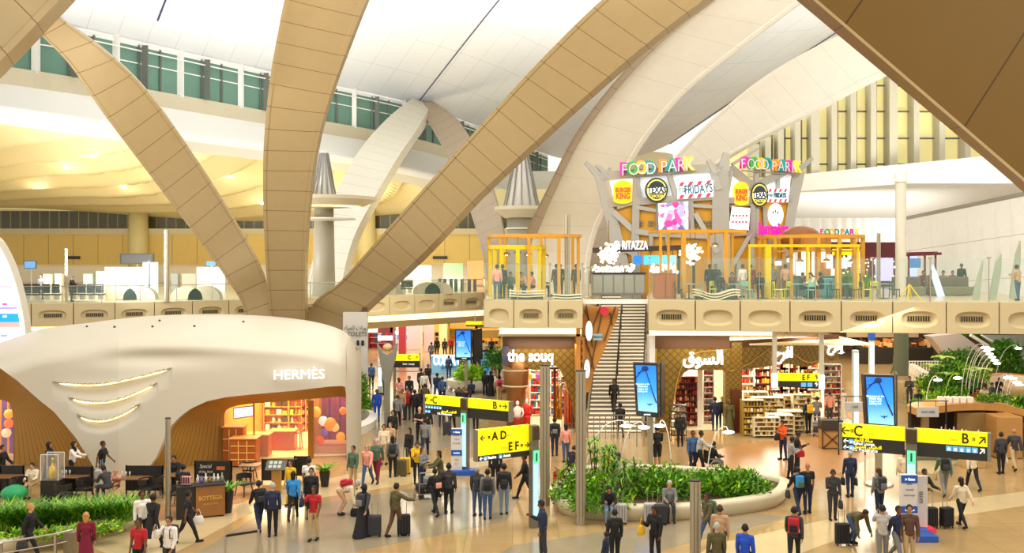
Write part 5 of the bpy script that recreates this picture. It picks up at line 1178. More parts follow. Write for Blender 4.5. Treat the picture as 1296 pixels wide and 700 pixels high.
gred=[mat('red_g_%d'%i,c,.4)for i,c in enumerate(('#9c2a1c','#c8452e','#7a1a14','#d98a5a','#efd0b0','#b8321c'))]
gyel=[mat('yel_g_%d'%i,c,.4)for i,c in enumerate(('#f2e2a8','#e8c060','#fbf1d2','#c88a2a','#f7e8c0','#e0a83a','#fff6e0'))]
mdr=mat('shelf_dark_red','#6a2818',.4)
shelfunit('souvenir_shelf','dark red shelf full of red packages left inside the right souq shop','shelf',(P(871,0,50.3).x,50.4),1.35,.4,2.6,8,mdr,gred,cols=9)
shelfunit('souvenir_shelf','narrow white shelf of dark bottles beside the white pillar in the right souq shop','shelf',(P(897,0,51).x,51.2),.6,.4,3.2,10,M['white'],gred+[M['black']],cols=4)
b=MB(); b.box((P(886,0,50.2).x,50.3,2.2),(.28,.28,4.4)); b.build('white_pillar',M['white'],t)
b=MB(); b.prism([P(863,487,50.7),P(864,474,50.7),P(869,468,50.7),P(877,467,50.7),P(881,472,50.7),P(883,487,50.7)][::-1],(0,.1,0)); b.build('backlit_arch',glow('backlit_arch','#ffe9cf'),t)
for k,(px,Y,w_,h_,n,lab)in enumerate(((938,56,1.5,2.9,6,'cream shelf wall just right of the gold lattice column'),(957,57,1.6,3.1,7,'bright goods shelf at the back of the right souq shop, second from the lattice column'),(980,57.5,1.7,3.1,7,'bright goods shelf at the back of the right souq shop behind the yellow counters'),(1003,57.5,1.7,3.1,7,'bright goods shelf under the second name sign of the right souq shop'),(1025,57.5,1.5,3.1,7,'bright goods shelf at the right end of the back wall'))):
 shelfunit('goods_shelf',lab,'shelf',(P(px,0,Y).x,Y),w_,.45,h_,n,M['white']if k%2==0 else mdr,gyel+gred[:3],cols=10)
shelfunit('goods_shelf','tall red and white product shelf right of the EF sign','shelf',(P(1053,0,52.5).x,52.6),1.0,.45,3.0,9,M['white'],gred+gyel[:3],cols=6)
for k,(px,py,w_,d_,h_,lab)in enumerate(((952,551,1.1,.6,1.75,'olive gold product tower at the corner of the right souq shop'),(968,552,1.3,.9,.95,'front left low counter stacked with pale yellow boxes'),(986,549,1.3,.9,.95,'front middle low counter stacked with pale yellow boxes'),(1001,545,1.2,.9,1.0,'front right low counter stacked with pale yellow boxes'),(972,535,1.6,.7,1.35,'middle row display of cream boxes in the right souq shop'),(1000,532,1.6,.7,1.35,'middle row display of cream boxes below the sign post'),(955,528,1.4,.6,1.4,'pale shelf island behind the corner tower'),(1014,535,1.0,.5,1.5,'grey rack of small goods at the right of the cream boxes'))):
 c=G(px,py); shelfunit('display_island',lab,'display',(c.x,c.y),w_,d_,h_,6 if h_>1.2 else 4,mat('island_gold','#a88a34',.4)if k==0 else mat('island_cream','#f2e4bd',.4),gyel,cols=9 if k else 6)
def rack(px,py,lab,m_=M['dark']):
 c=G(px,py); t=thing('wire_rack',lab,'rack',(c.x,c.y,0)); w_=.75
 for sx in(-1,1):
  for sy in(-1,1):b=MB(); b.bar((c.x+sx*w_/2,c.y+sy*.22,.05),(c.x+sx*w_/2,c.y+sy*.22,1.75),.03); b.build('upright',m_,t)
 for z in(.25,.65,1.05,1.4,1.72):b=MB(); b.box((c.x,c.y,z),(w_,.46,.03)); b.build('shelf',m_,t)
 b=MB(); rr=random.Random(int(px))
 for z in(.27,.67,1.07,1.42):
  for i in range(5):b.m=rr.randrange(3); b.box((c.x-w_/2+.1+i*.14,c.y,z+.12),(.1,.3,rr.uniform(.14,.24)))
 tag(b.build('goods',[mat('rk_a','#d8c8a0',.5),mat('rk_b','#8f8a80',.5),mat('rk_c','#b87a2a',.5)],t),kind='stuff')
 for sx in(-1,1):
  for sy in(-1,1):b=MB(); b.ell((c.x+sx*w_/2,c.y+sy*.22,.03),.03,8,6); b.build('caster',M['black'],t)
rack(858,557,'dark wire display rack on castors at the left corner of the right souq shop')
t=thing('hanging_sign','yellow EF direction sign hung between two pale posts at the right souq shop','sign',P(1012,490,46))
for px in(981,1040.5):b=MB(); b.box((P(px,0,46).x,46.1,(zpx(417,46)+zpx(492 if px<1000 else 494,46))/2),(.2,.16,zpx(417,46)-zpx(492,46))); b.build('drop_post',mat('post_pale','#cfc8b4',.4,.3),t)
b=MB(); b.prism([P(985,472.5,46),P(1037,473.5,46),P(1037,482.5,46),P(985,482,46)],(0,.15,0)); b.build('yellow_face',M['yellow'],t)
b=MB(); b.prism([P(985,482,46),P(1037,482.5,46),P(1037,492,46),P(985,489.5,46)],(0,.15,0)); b.build('dark_face',M['signblack'],t)
text('E F',.36,M['letters'],t,P(1020,478,45.97),0,.01,'sign_text',.008); text('↑',.36,M['letters'],t,P(1033,478,45.97),0,.01,'arrow'); text('↑',.3,mwh,t,P(1033,487,45.97),0,.01,'arrow')
for px in(1017,1025):b=MB(); b.box(P(px,487,45.97),(.24,.02,.2)); b.build('pictogram',glow('picto_blue','#5aa4d8',.6),t)
for px,py0,py1 in((981,473,491),(1040.5,475,493)):b=MB(); b.prism([P(px-4,py0,45.95),P(px+3.5,py0,45.95),P(px+3.5,py1,45.95),P(px-4,py1,45.95)],(0,.1,0)); b.build('lit_panel',glow('lit_pale_green','#d5f2e8',.8),t)
t=thing('bar_counter','timber cross braced counter with dark top right of the right souq shop','counter',tuple(G(1051,567).xy)+(0,)); c=G(1051,567)
b=MB(); b.box((c.x,c.y,1.12),(1.0,.6,.45),bev=.02); b.build('dark_top',mat('crate_dark','#3a322a',.5),t)
b=MB(); b.box((c.x,c.y,.45),(.96,.56,.85)); b.build('timber_body',mat('crate_timber','#b98a4c',.5,noise_s=5),t)
b=MB(); y=c.y-.3; b.bar((c.x-.45,y,.05),(c.x+.45,y,.85),.04); b.bar((c.x-.45,y,.85),(c.x+.45,y,.05),.04)
for a,c_ in(((-.47,.03),(.47,.03)),((-.47,.88),(.47,.88)),((-.47,.03),(-.47,.88)),((.47,.03),(.47,.88))):b.bar((c.x+a[0],y,a[1]),(c.x+c_[0],y,c_[1]),.05)
b.build('cross_brace',mat('brace_dark','#4a3418',.5),t)
b=MB(); b.box((P(745,0,49).x-.9,56,3),(.3,13,6)); struct(b,'wall_understair',mcopper)
# ======= FAR CONCOURSE (centre left)
YFar=108
b=MB(); b.box((-9,YFar,3),(60,.3,6)); struct(b,'wall_concourse',mat('concourse_back','#c8a46a',.5))
def shopunit(px0,px1,py0,py1,Y,lab,m_,em=0,name='shop_bay',fr=M['white'],shelves=None,cat='shop front'):
 """a lit shop bay: side piers, header, glazed lit back, shelves of goods"""
 a=P(px0,py0,Y); c=P(px1,py1,Y); x0,x1,z1=a.x,c.x,a.z
 t=thing(name,lab,cat,((x0+x1)/2,Y,0)); d_=2.4
 b=MB(); b.box((x0+.12,Y+d_/2,z1/2),(.24,d_,z1)); b.box((x1-.12,Y+d_/2,z1/2),(.24,d_,z1)); b.build('pier',fr,t)
 b=MB(); b.box(((x0+x1)/2,Y+.15,z1-.35),(x1-x0,.3,.7)); b.build('header',fr,t)
 b=MB(); b.box(((x0+x1)/2,Y+d_,z1/2),(x1-x0,.1,z1)); b.build('back_wall',m_,t)
 if shelves:
  b=MB(); rr=random.Random(int(px0)); n=max(6,int((x1-x0)/.45))
  for z in[.5+.55*i for i in range(int((z1-1.2)/.55))]:
   for i in range(n):b.m=rr.randrange(len(shelves)); b.box((x0+.3+(x1-x0-.6)*(i+.5)/n,Y+d_-.5,z+.18),((x1-x0)/n*.7,.4,rr.uniform(.2,.42)))
  tag(b.build('goods',shelves,t),kind='stuff')
  b=MB()
  for z in[.5+.55*i for i in range(int((z1-1.2)/.55))]:b.box(((x0+x1)/2,Y+d_-.5,z-.03),(x1-x0-.4,.5,.05))
  b.build('shelf_board',M['white'],t)
 return t
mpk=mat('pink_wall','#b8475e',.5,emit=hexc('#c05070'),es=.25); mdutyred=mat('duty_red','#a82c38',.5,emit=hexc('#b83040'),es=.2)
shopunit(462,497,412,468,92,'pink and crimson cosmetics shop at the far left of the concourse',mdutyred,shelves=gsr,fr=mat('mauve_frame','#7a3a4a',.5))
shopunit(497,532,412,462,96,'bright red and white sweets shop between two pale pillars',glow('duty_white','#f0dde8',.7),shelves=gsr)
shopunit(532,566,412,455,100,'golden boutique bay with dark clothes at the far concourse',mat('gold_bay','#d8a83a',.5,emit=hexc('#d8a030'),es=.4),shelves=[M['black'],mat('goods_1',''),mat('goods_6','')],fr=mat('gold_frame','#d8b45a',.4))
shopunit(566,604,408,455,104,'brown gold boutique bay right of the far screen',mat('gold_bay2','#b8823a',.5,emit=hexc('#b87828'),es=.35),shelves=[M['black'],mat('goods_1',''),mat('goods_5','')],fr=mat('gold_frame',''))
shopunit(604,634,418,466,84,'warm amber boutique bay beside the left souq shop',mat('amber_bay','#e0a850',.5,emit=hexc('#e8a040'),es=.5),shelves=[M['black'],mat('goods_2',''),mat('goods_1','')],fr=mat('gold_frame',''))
for px0,px1,py,Y,lab,c in((505,514,467,88,'pinkish square pillar in front of the pink shop','#c8465a'),(516,533,460,92,'white lilac pillar left of the golden bay','#e2d8e4'),(537,549,455,90,'pale lilac pillar right of the sweets shop','#ded2e2'),(556,566,448,98,'pale gold pillar beyond the far screen','#ecd9a8')):
 a=P(px0,0,Y); c_=P(px1,0,Y); simplebox('square_pillar',lab,'pillar',((a.x+c_.x)/2,Y,2.7),(c_.x-a.x,.8,5.4),mat('pil_'+c[1:],c,.4),.03)
for k,(px0,px1,py0,py1,c)in enumerate(((500,516,419,423,'#c8e2f4'),(502,530,424,430,'#3a8ad0'),(463,478,415,421,'#b8dcc8'),(478,497,425,431,'#e8e0f0'))):
 b=MB(); b.prism([P(px0,py0,91.8),P(px1,py0,91.8),P(px1,py1,91.8),P(px0,py1,91.8)],(0,.1,0)); tag(b.build('lit_fascia',glow('fas_'+c[1:],c,.8)),('pale blue','strong blue','pale green','lilac white')[k]+' lit shop fascia strip high in the far left concourse','sign')
t=thing('coffee_stand','blue lit coffee stand with large white letters in the far concourse','kiosk',G(575,485))
text('COSTA CO',1.02,glow('costa_white','#eaf8ff',1.3),t,P(570,457,73),math.radians(-6),.08,'letters',.02,sx=.62)
b=MB(); c=P(572,0,73); b.box((c.x,73.6,.65),(3.2,.9,1.3),bev=.03); b.build('counter',mat('costa_counter','#6f9fb8',.3,emit=hexc('#78a8c8'),es=.3),t); b=MB(); b.box((c.x,73.6,1.33),(3.3,1.0,.06)); b.build('top',M['white'],t)
b=MB(); b.bar(P(558,466,73.05),P(583,464,73.05),.1);
for px in(560,571,582):b.bar(P(px,465,73.1),Vector((P(px,0,73.1).x,73.1,1.3)),.06)
b.build('letter_rail',mat('costa_rail','#2a7aa0',.4),t)
b=MB(); b.box((c.x+2.6,73.2,.8),(.7,.7,1.6)); tag(b.build('blue_kiosk',mat('kiosk_blue','#3b94d8',.4,emit=hexc('#3b94d8'),es=.4)),'small bright blue kiosk right of the coffee stand letters','kiosk')
def blob_planter(px,py,rx,ry,h_,lab,n_plants,kinds,name='round_planter',gl='bright bushy plant in the far white planter'):
 c=G(px,py); t=thing(name,lab,'planter',(c.x,c.y,0)); b=MB(); b.lathe([(rx*.75,0),(rx*.95,h_*.4),(rx,h_),(rx*.9,h_+.05),(rx*.8,h_-.02)],(c.x,c.y,0),28,1,ry/rx); b.build('bowl',mat('planter_white','#ded8ca',.4),t,smooth=True,auto=50)
 b=MB(); b.lathe([(rx*.82,h_-.12),(rx*.82,h_-.04)],(c.x,c.y,0),24,1,ry/rx); b.build('soil',M['soil'],t); return c
c=blob_planter(609,494,2.3,1.5,.75,'white round planter with bright shrubs in the far concourse',0,0)
def shrub(name,c,r,h_,lab,n,seed,mats_=None,tall=0,group=None,leafw=.09):
 t=thing(name,lab,'plant',c,0,group); rr=random.Random(seed); b=MB()
 for i in range(n):
  a=rr.uniform(0,6.28); q=r*math.sqrt(rr.random()); zc=tall+(h_-tall)*rr.random()*(1-.35*(q/r)**2)
  p=Vector((c[0]+q*math.cos(a),c[1]+q*math.sin(a),c[2]+zc)); d=Vector((rr.gauss(0,1),rr.gauss(0,1),rr.gauss(.35,.8))).normalized(); L_=leafw*rr.uniform(2,3.6)
  s=d.cross(Vector((rr.random(),rr.random(),rr.random()))).normalized()*leafw*.5; b.m=rr.choice((0,0,1,2)); b._add([p,p+d*L_*.5+s,p+d*L_,p+d*L_*.5-s],[(0,1,2,3)])
 b.build('foliage',mats_ or LEAFS,t); b=MB()
 for i in range(4):a=i*1.6+rr.random(); b.tube([(c[0]+.05*math.cos(a),c[1]+.05*math.sin(a),c[2]-.02),(c[0]+r*.5*math.cos(a),c[1]+r*.5*math.sin(a),c[2]+h_*.75)],.025,5)
 b.build('stem',mat('stem_brown','#5c4a2a',.7),t); return t
shrub('shrub',(c.x-.7,c.y-.4,.7),1.1,1.0,'bright lime shrub at the left of the far white planter',700,1,[M['leaf3'],M['leaf'],M['leaf3']],leafw=.14)
shrub('small_tree',(c.x+1.1,c.y+.6,.7),1.0,2.1,'dark green little tree at the right of the far white planter',700,2,[M['leaf2'],M['leaf2'],M['leaf']],tall=.8,leafw=.13)
t=thing('curved_planter','low curved planter with green plants just right of the boutique pod','planter',G(462,540)); b=MB()
rg=[]
for k in range(17):
 a=-.9+k/16*2.6; cx=P(438,0,49).x+2.2*math.cos(a)*.6; cy=50+3.2*math.sin(a); d=Vector((math.cos(a),math.sin(a),0)); o=Vector((cx,cy,0)); rg.append([o,o+d*.1+Vector((0,0,.45)),o-d*.35+Vector((0,0,.55)),o-d*.45])
b.loft(rg); b.build('wall',M['white'],t,smooth=True,auto=50)
for k,(px,py,h_)in enumerate(((453,520,1.6),(460,528,.9),(456,512,1.8))):
 c=G(px,py); shrub('shrub',(c.x,c.y,.2),.55,h_,('dark shrub nearest the right end of the boutique pod','low shrub at the tip of the curved planter by the pod','tall shrub against the toilets sign wall')[k],380,10+k,leafw=.11)
b=MB(); b.box((P(449,0,58).x,58.3,2.8),(1.5,.3,5.6)); t=tag(b.build('toilets_panel',mat('sign_wall_grey','#cfcac0',.5)),'pale grey wall panel with dark TOILETS lettering beside the boutique pod','wall panel'); t['_loc']=tuple(t.location)
text('TOILETS',.38,M['black'],t,P(452,423,58),0,.01,'lettering'); text(arabic('دورات المياه'),.36,M['black'],t,P(451,415,58),0,.01,'lettering');
b=MB(); b.box(P(459,434,58.05),(.16,.04,.3)); b.build('pictogram',M['black'],t); b=MB(); b.box(P(453,434,58.05),(.16,.04,.3)); b.build('pictogram',M['black'],t)
b=MB(); b.box((P(461.5,0,60).x,60,2.9),(.3,.4,5.8)); tag(b.build('dark_post',mbr2),'dark brown upright post beside the TOILETS wall panel','post')
for k in range(3):
 b=MB(); b.loft([[Vector((x,y+1.0+k*1.3,ZL-1.9-k*.25)),Vector((x,y+1.8+k*1.3,ZL-1.9-k*.25)),Vector((x,y+1.8+k*1.3,ZL-2.0-k*.25)),Vector((x,y+1.0+k*1.3,ZL-2.0-k*.25))]for x,y in Lp[2:]]); struct(b,'trim_%d'%(50+k),M['cream']if k%2 else M['cove'])
area('concourse_light',(-7,92,5.3),(-7,92,0),22,18,3600,(1,.87,.68)); area('concourse_light',(-6,66,9),(-5,66,0),8,8,900,(1,.9,.75))
# ======= FAR RIGHT: cafes, escalator, garden
b=MB(); b.box((46,92,3),(60,.3,6.5)); struct(b,'wall_cafe',mat('cafe_back','#8a7660',.5))
area('deck_soffit_light',(25,72,5.9),(25,72,0),26,20,3200,(1,.88,.7)); area('deck_soffit_light',(20,51,5.9),(22,50,0),14,4,800,(1,.88,.7))
rr=random.Random(8)
t=thing('far_cafe','dark far cafe counter with warm lit goods under the right deck','cafe',(P(1130,0,80).x,80,0))
b=MB(); a=P(1085,0,80).x; c=P(1178,0,80).x; b.box(((a+c)/2,80,.7),(c-a,1,1.4),bev=.03); b.build('counter',mat('far_counter','#2c2824',.4),t)
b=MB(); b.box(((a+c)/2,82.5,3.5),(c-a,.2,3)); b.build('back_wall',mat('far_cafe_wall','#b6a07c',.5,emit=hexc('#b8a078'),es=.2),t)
b=MB()
for i in range(60):b.m=rr.randrange(3); b.box((rr.uniform(a+.3,c-.3),79.9+rr.uniform(-.3,.5),1.45+rr.uniform(0,.5)),(rr.uniform(.15,.5),.3,rr.uniform(.15,.5)))
tag(b.build('goods',[mat('warm_food','#d98a3a',.5),mat('warm_food2','#f0c488',.5),mat('warm_food3','#5a2c14',.5)],t),kind='stuff')
for px,w_,c_ in((1102,1.3,'#d7c7a4'),(1113,.6,'#ece4cc'),(1129,1.7,'#c8bda0'),(1145,.7,'#3a3a3a'),(1160,.9,'#8a4a24'),(1170,.8,'#b8c2b0')):
 simplebox('shop_bay',{'#d7c7a4':'beige','#ece4cc':'cream','#c8bda0':'sand coloured','#3a3a3a':'charcoal','#8a4a24':'brown timber','#b8c2b0':'pale green'}[c_]+' bay panel on the wall behind the far cafe','panel',(P(px,0,82).x,82.2,4.0),(w_,.2,2.6),mat('bay_'+c_[1:],c_,.4))
b=MB(); b.box((P(1091,0,84).x,84,2.2),(1.3,1,4.4)); tag(b.build('dark_cabinet',M['dark']),'dark tall cabinet behind the left end of the far cafe counter','cabinet')
t=thing('column','round dark olive column rising under the right deck behind the cafe','column',(P(1140.5,0,70).x,70,0)); b=MB(); b.lathe([(.52,0),(.52,6.1)],(P(1140.5,0,70).x,70,0),24); b.build('shaft',mat('col_olive','#5c6452',.4),t,smooth=True,auto=50); b=MB(); b.lathe([(.6,0),(.6,.25)],(P(1140.5,0,70).x,70,0),24); b.build('base',M['steel'],t)
t=thing('white_railing','white upright railing in front of the far cafe','railing',(P(1171,0,72).x,72,0))
for i in range(12):b=MB(); px=1151+i*3.6; b.bar((P(px,0,68).x,68,0),(P(px,0,68).x,68,1.5),.05); b.build('bar',M['white'],t)
b=MB(); b.bar((P(1150,0,68).x,68,1.5),(P(1192,0,68).x,68,1.5),.06); b.build('top_rail',M['white'],t)
t=thing('escalator','pale escalator sloping down to the right behind the garden','escalator',(P(1240,0,74).x,74,0))
b=MB(); b.prism([P(1178,426,76),P(1215,422,76),P(1300,482,76),P(1300,492,76),P(1205,460,76)],(0,1.4,0)); b.build('truss',mat('esc_lilac','#cbbdb8',.4),t)
b=MB(); b.bar(P(1228,424,74),P(1300,468,74),.22); b.bar(P(1242,424,73.5),P(1310,462,73.5),.1); b.build('handrail',M['white'],t)
b=MB(); b.prism([P(1240,424,74.5),P(1310,424,74.5),P(1310,464,74.5),P(1290,460,74.5)],(0,.05,0)); b.build('glass_side',glass('esc_glass',(.45,.5,.45),.55),t)
b=MB(); b.prism([P(1262,424,84),P(1320,424,84),P(1320,470,84),P(1262,470,84)],(0,.3,0)); tag(b.build('grey_facade',lined('grey_facade','#6d7268','#9ba096',1.2,1.6,.12,coord='Object')),'dark grey glazed facade at the far right behind the escalator','facade')
gz=0.05
b=MB(); pts=[G(1152,545),G(1168,500),G(1195,478),G(1215,462),G(1250,454),G(1320,452),G(1320,470),G(1240,486),G(1228,505),G(1224,535),G(1190,540)]; b.prism([Vector((p.x,p.y,0))for p in pts],(0,0,.25)); tag(b.build('garden_bed',M['soil']),'raised planting bed of the indoor garden at the right','planting bed')
rr=random.Random(21); gk=0
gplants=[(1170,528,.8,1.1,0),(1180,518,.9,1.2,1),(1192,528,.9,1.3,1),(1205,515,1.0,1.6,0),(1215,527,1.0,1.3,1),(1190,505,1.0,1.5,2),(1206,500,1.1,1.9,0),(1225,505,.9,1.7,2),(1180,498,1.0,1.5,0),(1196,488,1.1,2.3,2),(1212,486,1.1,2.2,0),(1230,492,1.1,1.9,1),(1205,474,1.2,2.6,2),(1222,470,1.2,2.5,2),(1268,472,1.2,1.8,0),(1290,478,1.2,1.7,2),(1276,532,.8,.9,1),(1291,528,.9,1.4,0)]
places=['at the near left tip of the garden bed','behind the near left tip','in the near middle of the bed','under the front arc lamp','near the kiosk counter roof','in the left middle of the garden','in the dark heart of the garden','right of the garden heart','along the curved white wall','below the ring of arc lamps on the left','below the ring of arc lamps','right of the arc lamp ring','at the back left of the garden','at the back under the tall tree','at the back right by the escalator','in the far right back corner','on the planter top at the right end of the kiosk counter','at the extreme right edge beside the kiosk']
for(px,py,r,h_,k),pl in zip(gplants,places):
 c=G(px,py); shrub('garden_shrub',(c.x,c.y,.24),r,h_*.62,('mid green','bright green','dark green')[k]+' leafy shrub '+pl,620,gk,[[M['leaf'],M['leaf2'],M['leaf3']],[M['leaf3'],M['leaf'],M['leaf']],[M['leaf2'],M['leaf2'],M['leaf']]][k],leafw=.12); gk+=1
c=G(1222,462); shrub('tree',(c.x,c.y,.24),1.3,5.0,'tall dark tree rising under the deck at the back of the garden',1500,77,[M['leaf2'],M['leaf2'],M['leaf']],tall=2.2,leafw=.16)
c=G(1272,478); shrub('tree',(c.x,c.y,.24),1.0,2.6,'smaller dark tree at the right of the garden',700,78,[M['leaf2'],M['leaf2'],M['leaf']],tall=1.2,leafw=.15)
for k,(px,py,pz)in enumerate(((1194,452,0),(1181,462,0),(1201,473,0),(1215,478,0),(1235,468,0),(1243,467,0))):
 c=P(px,py,62); t=thing('broadleaf_plant','broad bright leaf plant '+('highest at the left of the garden','low on the left beside the white railing','left below the arc lamps','in the middle below the arc lamps','right below the arc lamps','furthest right below the arc lamps')[k],'plant',(c.x,62,.2)); b=MB()
 for j in range(6):
  a=j*1.05+k; d=Vector((math.cos(a),math.sin(a),.15)); s=Vector((-math.sin(a),math.cos(a),0)); L_=.85; b._add([c,c+d*L_*.4+s*.28,c+d*L_*.8+s*.2+Vector((0,0,-.05)),c+d*L_+Vector((0,0,-.2)),c+d*L_*.8-s*.2+Vector((0,0,-.05)),c+d*L_*.4-s*.28],[(0,1,2,3,4,5)])
 b.build('leaf_blade',M['leaf3'],t); b=MB(); b.tube([(c.x,c.y,.2),(c.x,c.y,c.z)],.03,5); b.build('stem',M['leaf2'],t)
t=thing('garden_bench','white curved bench with timber side behind the garden guests','bench',G(1275,498)); b=MB(); rg=[]
for x,y in spline([(1234,492),(1250,486),(1275,483),(1310,486)],20):
 o=G(x,y); o.z=0; rg.append([o,o+Vector((0,0,.5)),o+Vector((0,.6,.5)),o+Vector((0,.6,0))])
b.loft(rg); b.build('bench_body',mat('bench_white','#eee8da',.4),t,smooth=True,auto=40); b=MB(); b.loft([[r[1]+Vector((0,0,.0)),r[1]+Vector((0,0,.06)),r[2]+Vector((0,0,.06)),r[2]]for r in rg]); b.build('bench_top',mat('bench_oak','#c08a4a',.4),t)
t=thing('curved_border','curved white low wall sweeping around the left of the indoor garden','low wall',G(1180,500)); b=MB(); rg=[]
for x,y in spline([(1150,470),(1162,478),(1174,487),(1182,500),(1178,515),(1160,530)],24):
 o=G(x,y); o.z=0; rg.append([o,o+Vector((0,-.05,.6)),o+Vector((.45,0,.6)),o+Vector((.45,0,0))])
b.loft(rg); b.build('wall',M['white'],t,smooth=True,auto=40)
b=MB(); b.tube([r[1]+Vector((.2,0,.02))for r in rg],.03,5); b.build('coping',M['cream'],t)
def arclamp(bx,by,hx,hy,lab,hmax=None,r=.022,m_=None,Y=None):
 base=G(bx,by)if Y is None else Vector((P(bx,0,Y).x,Y,0)); Yh=base.y; head=P(hx,hy,Yh); t=thing('arc_lamp',lab,'lamp',(base.x,base.y,0))
 top=max(head.z+.22,.3); pts=[]
 for k in range(17):
  s=k/16; x=base.x+(head.x-base.x)*(1-math.cos(s*math.pi/2))if True else 0; z=(top)*math.sin(s*math.pi*.56)/1.0
  pts.append(Vector((x,Yh,min(z,top)*1.0)))
 pts[-1].z=head.z+.05
 b=MB(); b.tube(pts,r,6); b.build('stem',m_ or M['white'],t,smooth=True)
 b=MB(); d=1 if head.x>base.x else-1; b.ell(head,(.24,.11,.07),12,6); b.build('lamp_head',M['lamp'],t,smooth=True)
 b=MB(); b.lathe([(.12,0),(.12,.03),(.04,.05)],(base.x,base.y,0),12); b.build('base',M['steel'],t)
 return t
for k in range(6):arclamp(1216+k*5,520,1246+k*3.2,440+k*4,'thin white arc lamp of the bundled ring above the garden, number %s from the top'%('one','two','three','four','five','six')[k],Y=56+k*.5)
arclamp(1225,520,1254,442,'thin white arc lamp reaching furthest to the top of the lamp ring',Y=59); arclamp(1258,500,1289,441,'single white arc lamp standing at the back right of the garden',Y=60)
arclamp(1170,530,1187,481,'arc lamp by the curved white garden wall',Y=50); arclamp(1193,540,1212,478.5,'yellow green stemmed arc lamp in the near garden',Y=49,m_=M['leaf3'])
for k,(x,y)in enumerate(((1275,478),(1282,479),(1287,484),(1290,487))):arclamp(x-16,530,x,y,'small arc lamp at the right edge of the picture, %s of four'%('first','second','third','last')[k],Y=52)
arclamp(741,600,793,539,'arc lamp bending right at the foot of the stairs, left of a trio',Y=38); arclamp(785,605,815,541,'arc lamp behind the planter, middle of the trio',Y=38.5); arclamp(850,600,835,539,'arc lamp bending left behind the planter, right of the trio',Y=38); arclamp(895,605,922,547,'single arc lamp beside the wheelchair group',Y=38)
t=thing('curved_bar','long curved timber bar kiosk with dark interior at the right','kiosk',G(1225,575)); b=MB(); rt=[]; rb=[]; ri=[]
for x,y in spline([(1168,529),(1186,523.5),(1215,520),(1250,519.5),(1280,523),(1320,534)],40):
 Y=42.5+((x-1150)/170)*1.5-((x-1240)/90)**2*1.0; p=P(x,y,Y); rt.append([p,p+Vector((0,0,.32)),p+Vector((0,1.7,.32)),p+Vector((0,1.7,0))])
 ri.append([Vector((p.x,p.y+1.5,0)),Vector((p.x,p.y+1.5,p.z)),Vector((p.x,p.y+1.6,p.z)),Vector((p.x,p.y+1.6,0))])
b.loft(rt); b.build('roof_edge',mat('bar_timber','#c28a44',.4,noise_s=4,noise_a=.15),t)
b=MB(); b.loft(ri); b.build('back_wall',mat('bar_dark','#4a3826',.5),t)
for px,w_,c_ in((1173,.25,'#c9a46a'),(1233,1.5,'#8f6f3c'),(1257,.6,'#4a2e18')):
 p=P(px,0,43.2); b=MB(); b.box((p.x,43.4,.95),(w_,.3,1.85)); b.build('partition',mat('part_'+c_[1:],c_,.5),t)
p=P(1277,0,42.3); b=MB(); b.box((p.x,42.9,.95),(1.15,1.4,1.85),bev=.04); b.build('end_cabinet',mat('bar_end','#b98748',.4,noise_s=4),t)
b=MB(); b.box((P(1195,0,42).x,42.2,.55),(2.6,.6,1.05),bev=.02); tag(b.build('display_counter',mat('bar_counter','#6d6f5c',.4)),'grey green counter with bottles in front of the curved bar','counter')
b=MB(); b.box((P(1231,0,40.5).x,40.6,.6),(.95,.5,1.2),bev=.02); o=b.build('menu_cabinet',mat('cab_pale','#c9a56c',.4)); tag(o,'pale timber cabinet with a dark glass front by the curved bar','cabinet'); o['_loc']=tuple(o.location)
b=MB(); b.box((P(1231,0,40.5).x,40.33,.72),(.75,.03,.6)); b.build('glass_front',mat('cab_glass','#5c7470',.15),o)
for k in range(11):
 px=1187+k*5.2; Y=41.9 if k<7 else 40.5; p=P(px,0,Y); z=1.08 if k<7 else 1.2; b=MB(); h_=.3+.1*(k%3); b.lathe([(.07,z),(.075,z+h_*.6),(.03,z+h_*.75),(.03,z+h_)],(p.x,Y+.05,0),8)
 o=tag(b.build('bottle',mat('bottle_%d'%(k%3),('#efe9dc','#c8b89a','#7a3a24')[k%3],.3),smooth=True),('white','sand','dark red')[k%3]+' small bottle by the curved bar, '+ORD[k]+' from the left','bottle','bottles by the curved bar')
for k in range(9):
 px=1196+k*9 if k<5 else 1240+(k-4)*10; p=P(px,519,43.0); z=rt[20][1].z
 if k<5:b=MB(); b.box((p.x,43.4,z+.14),(.26,.3,.28),bev=.03); tag(b.build('white_bottle_crate',mat('crate_white','#efe8d8',.4)),'white cube container on the curved bar roof, '+ORD[k]+' from the left','container')
 else:shrub('box_plant',(p.x,43.6,z),.28,.35,'small green plant on the bar roof, %s from the left'%('first','second','third','fourth')[k-5],130,90+k,leafw=.06)
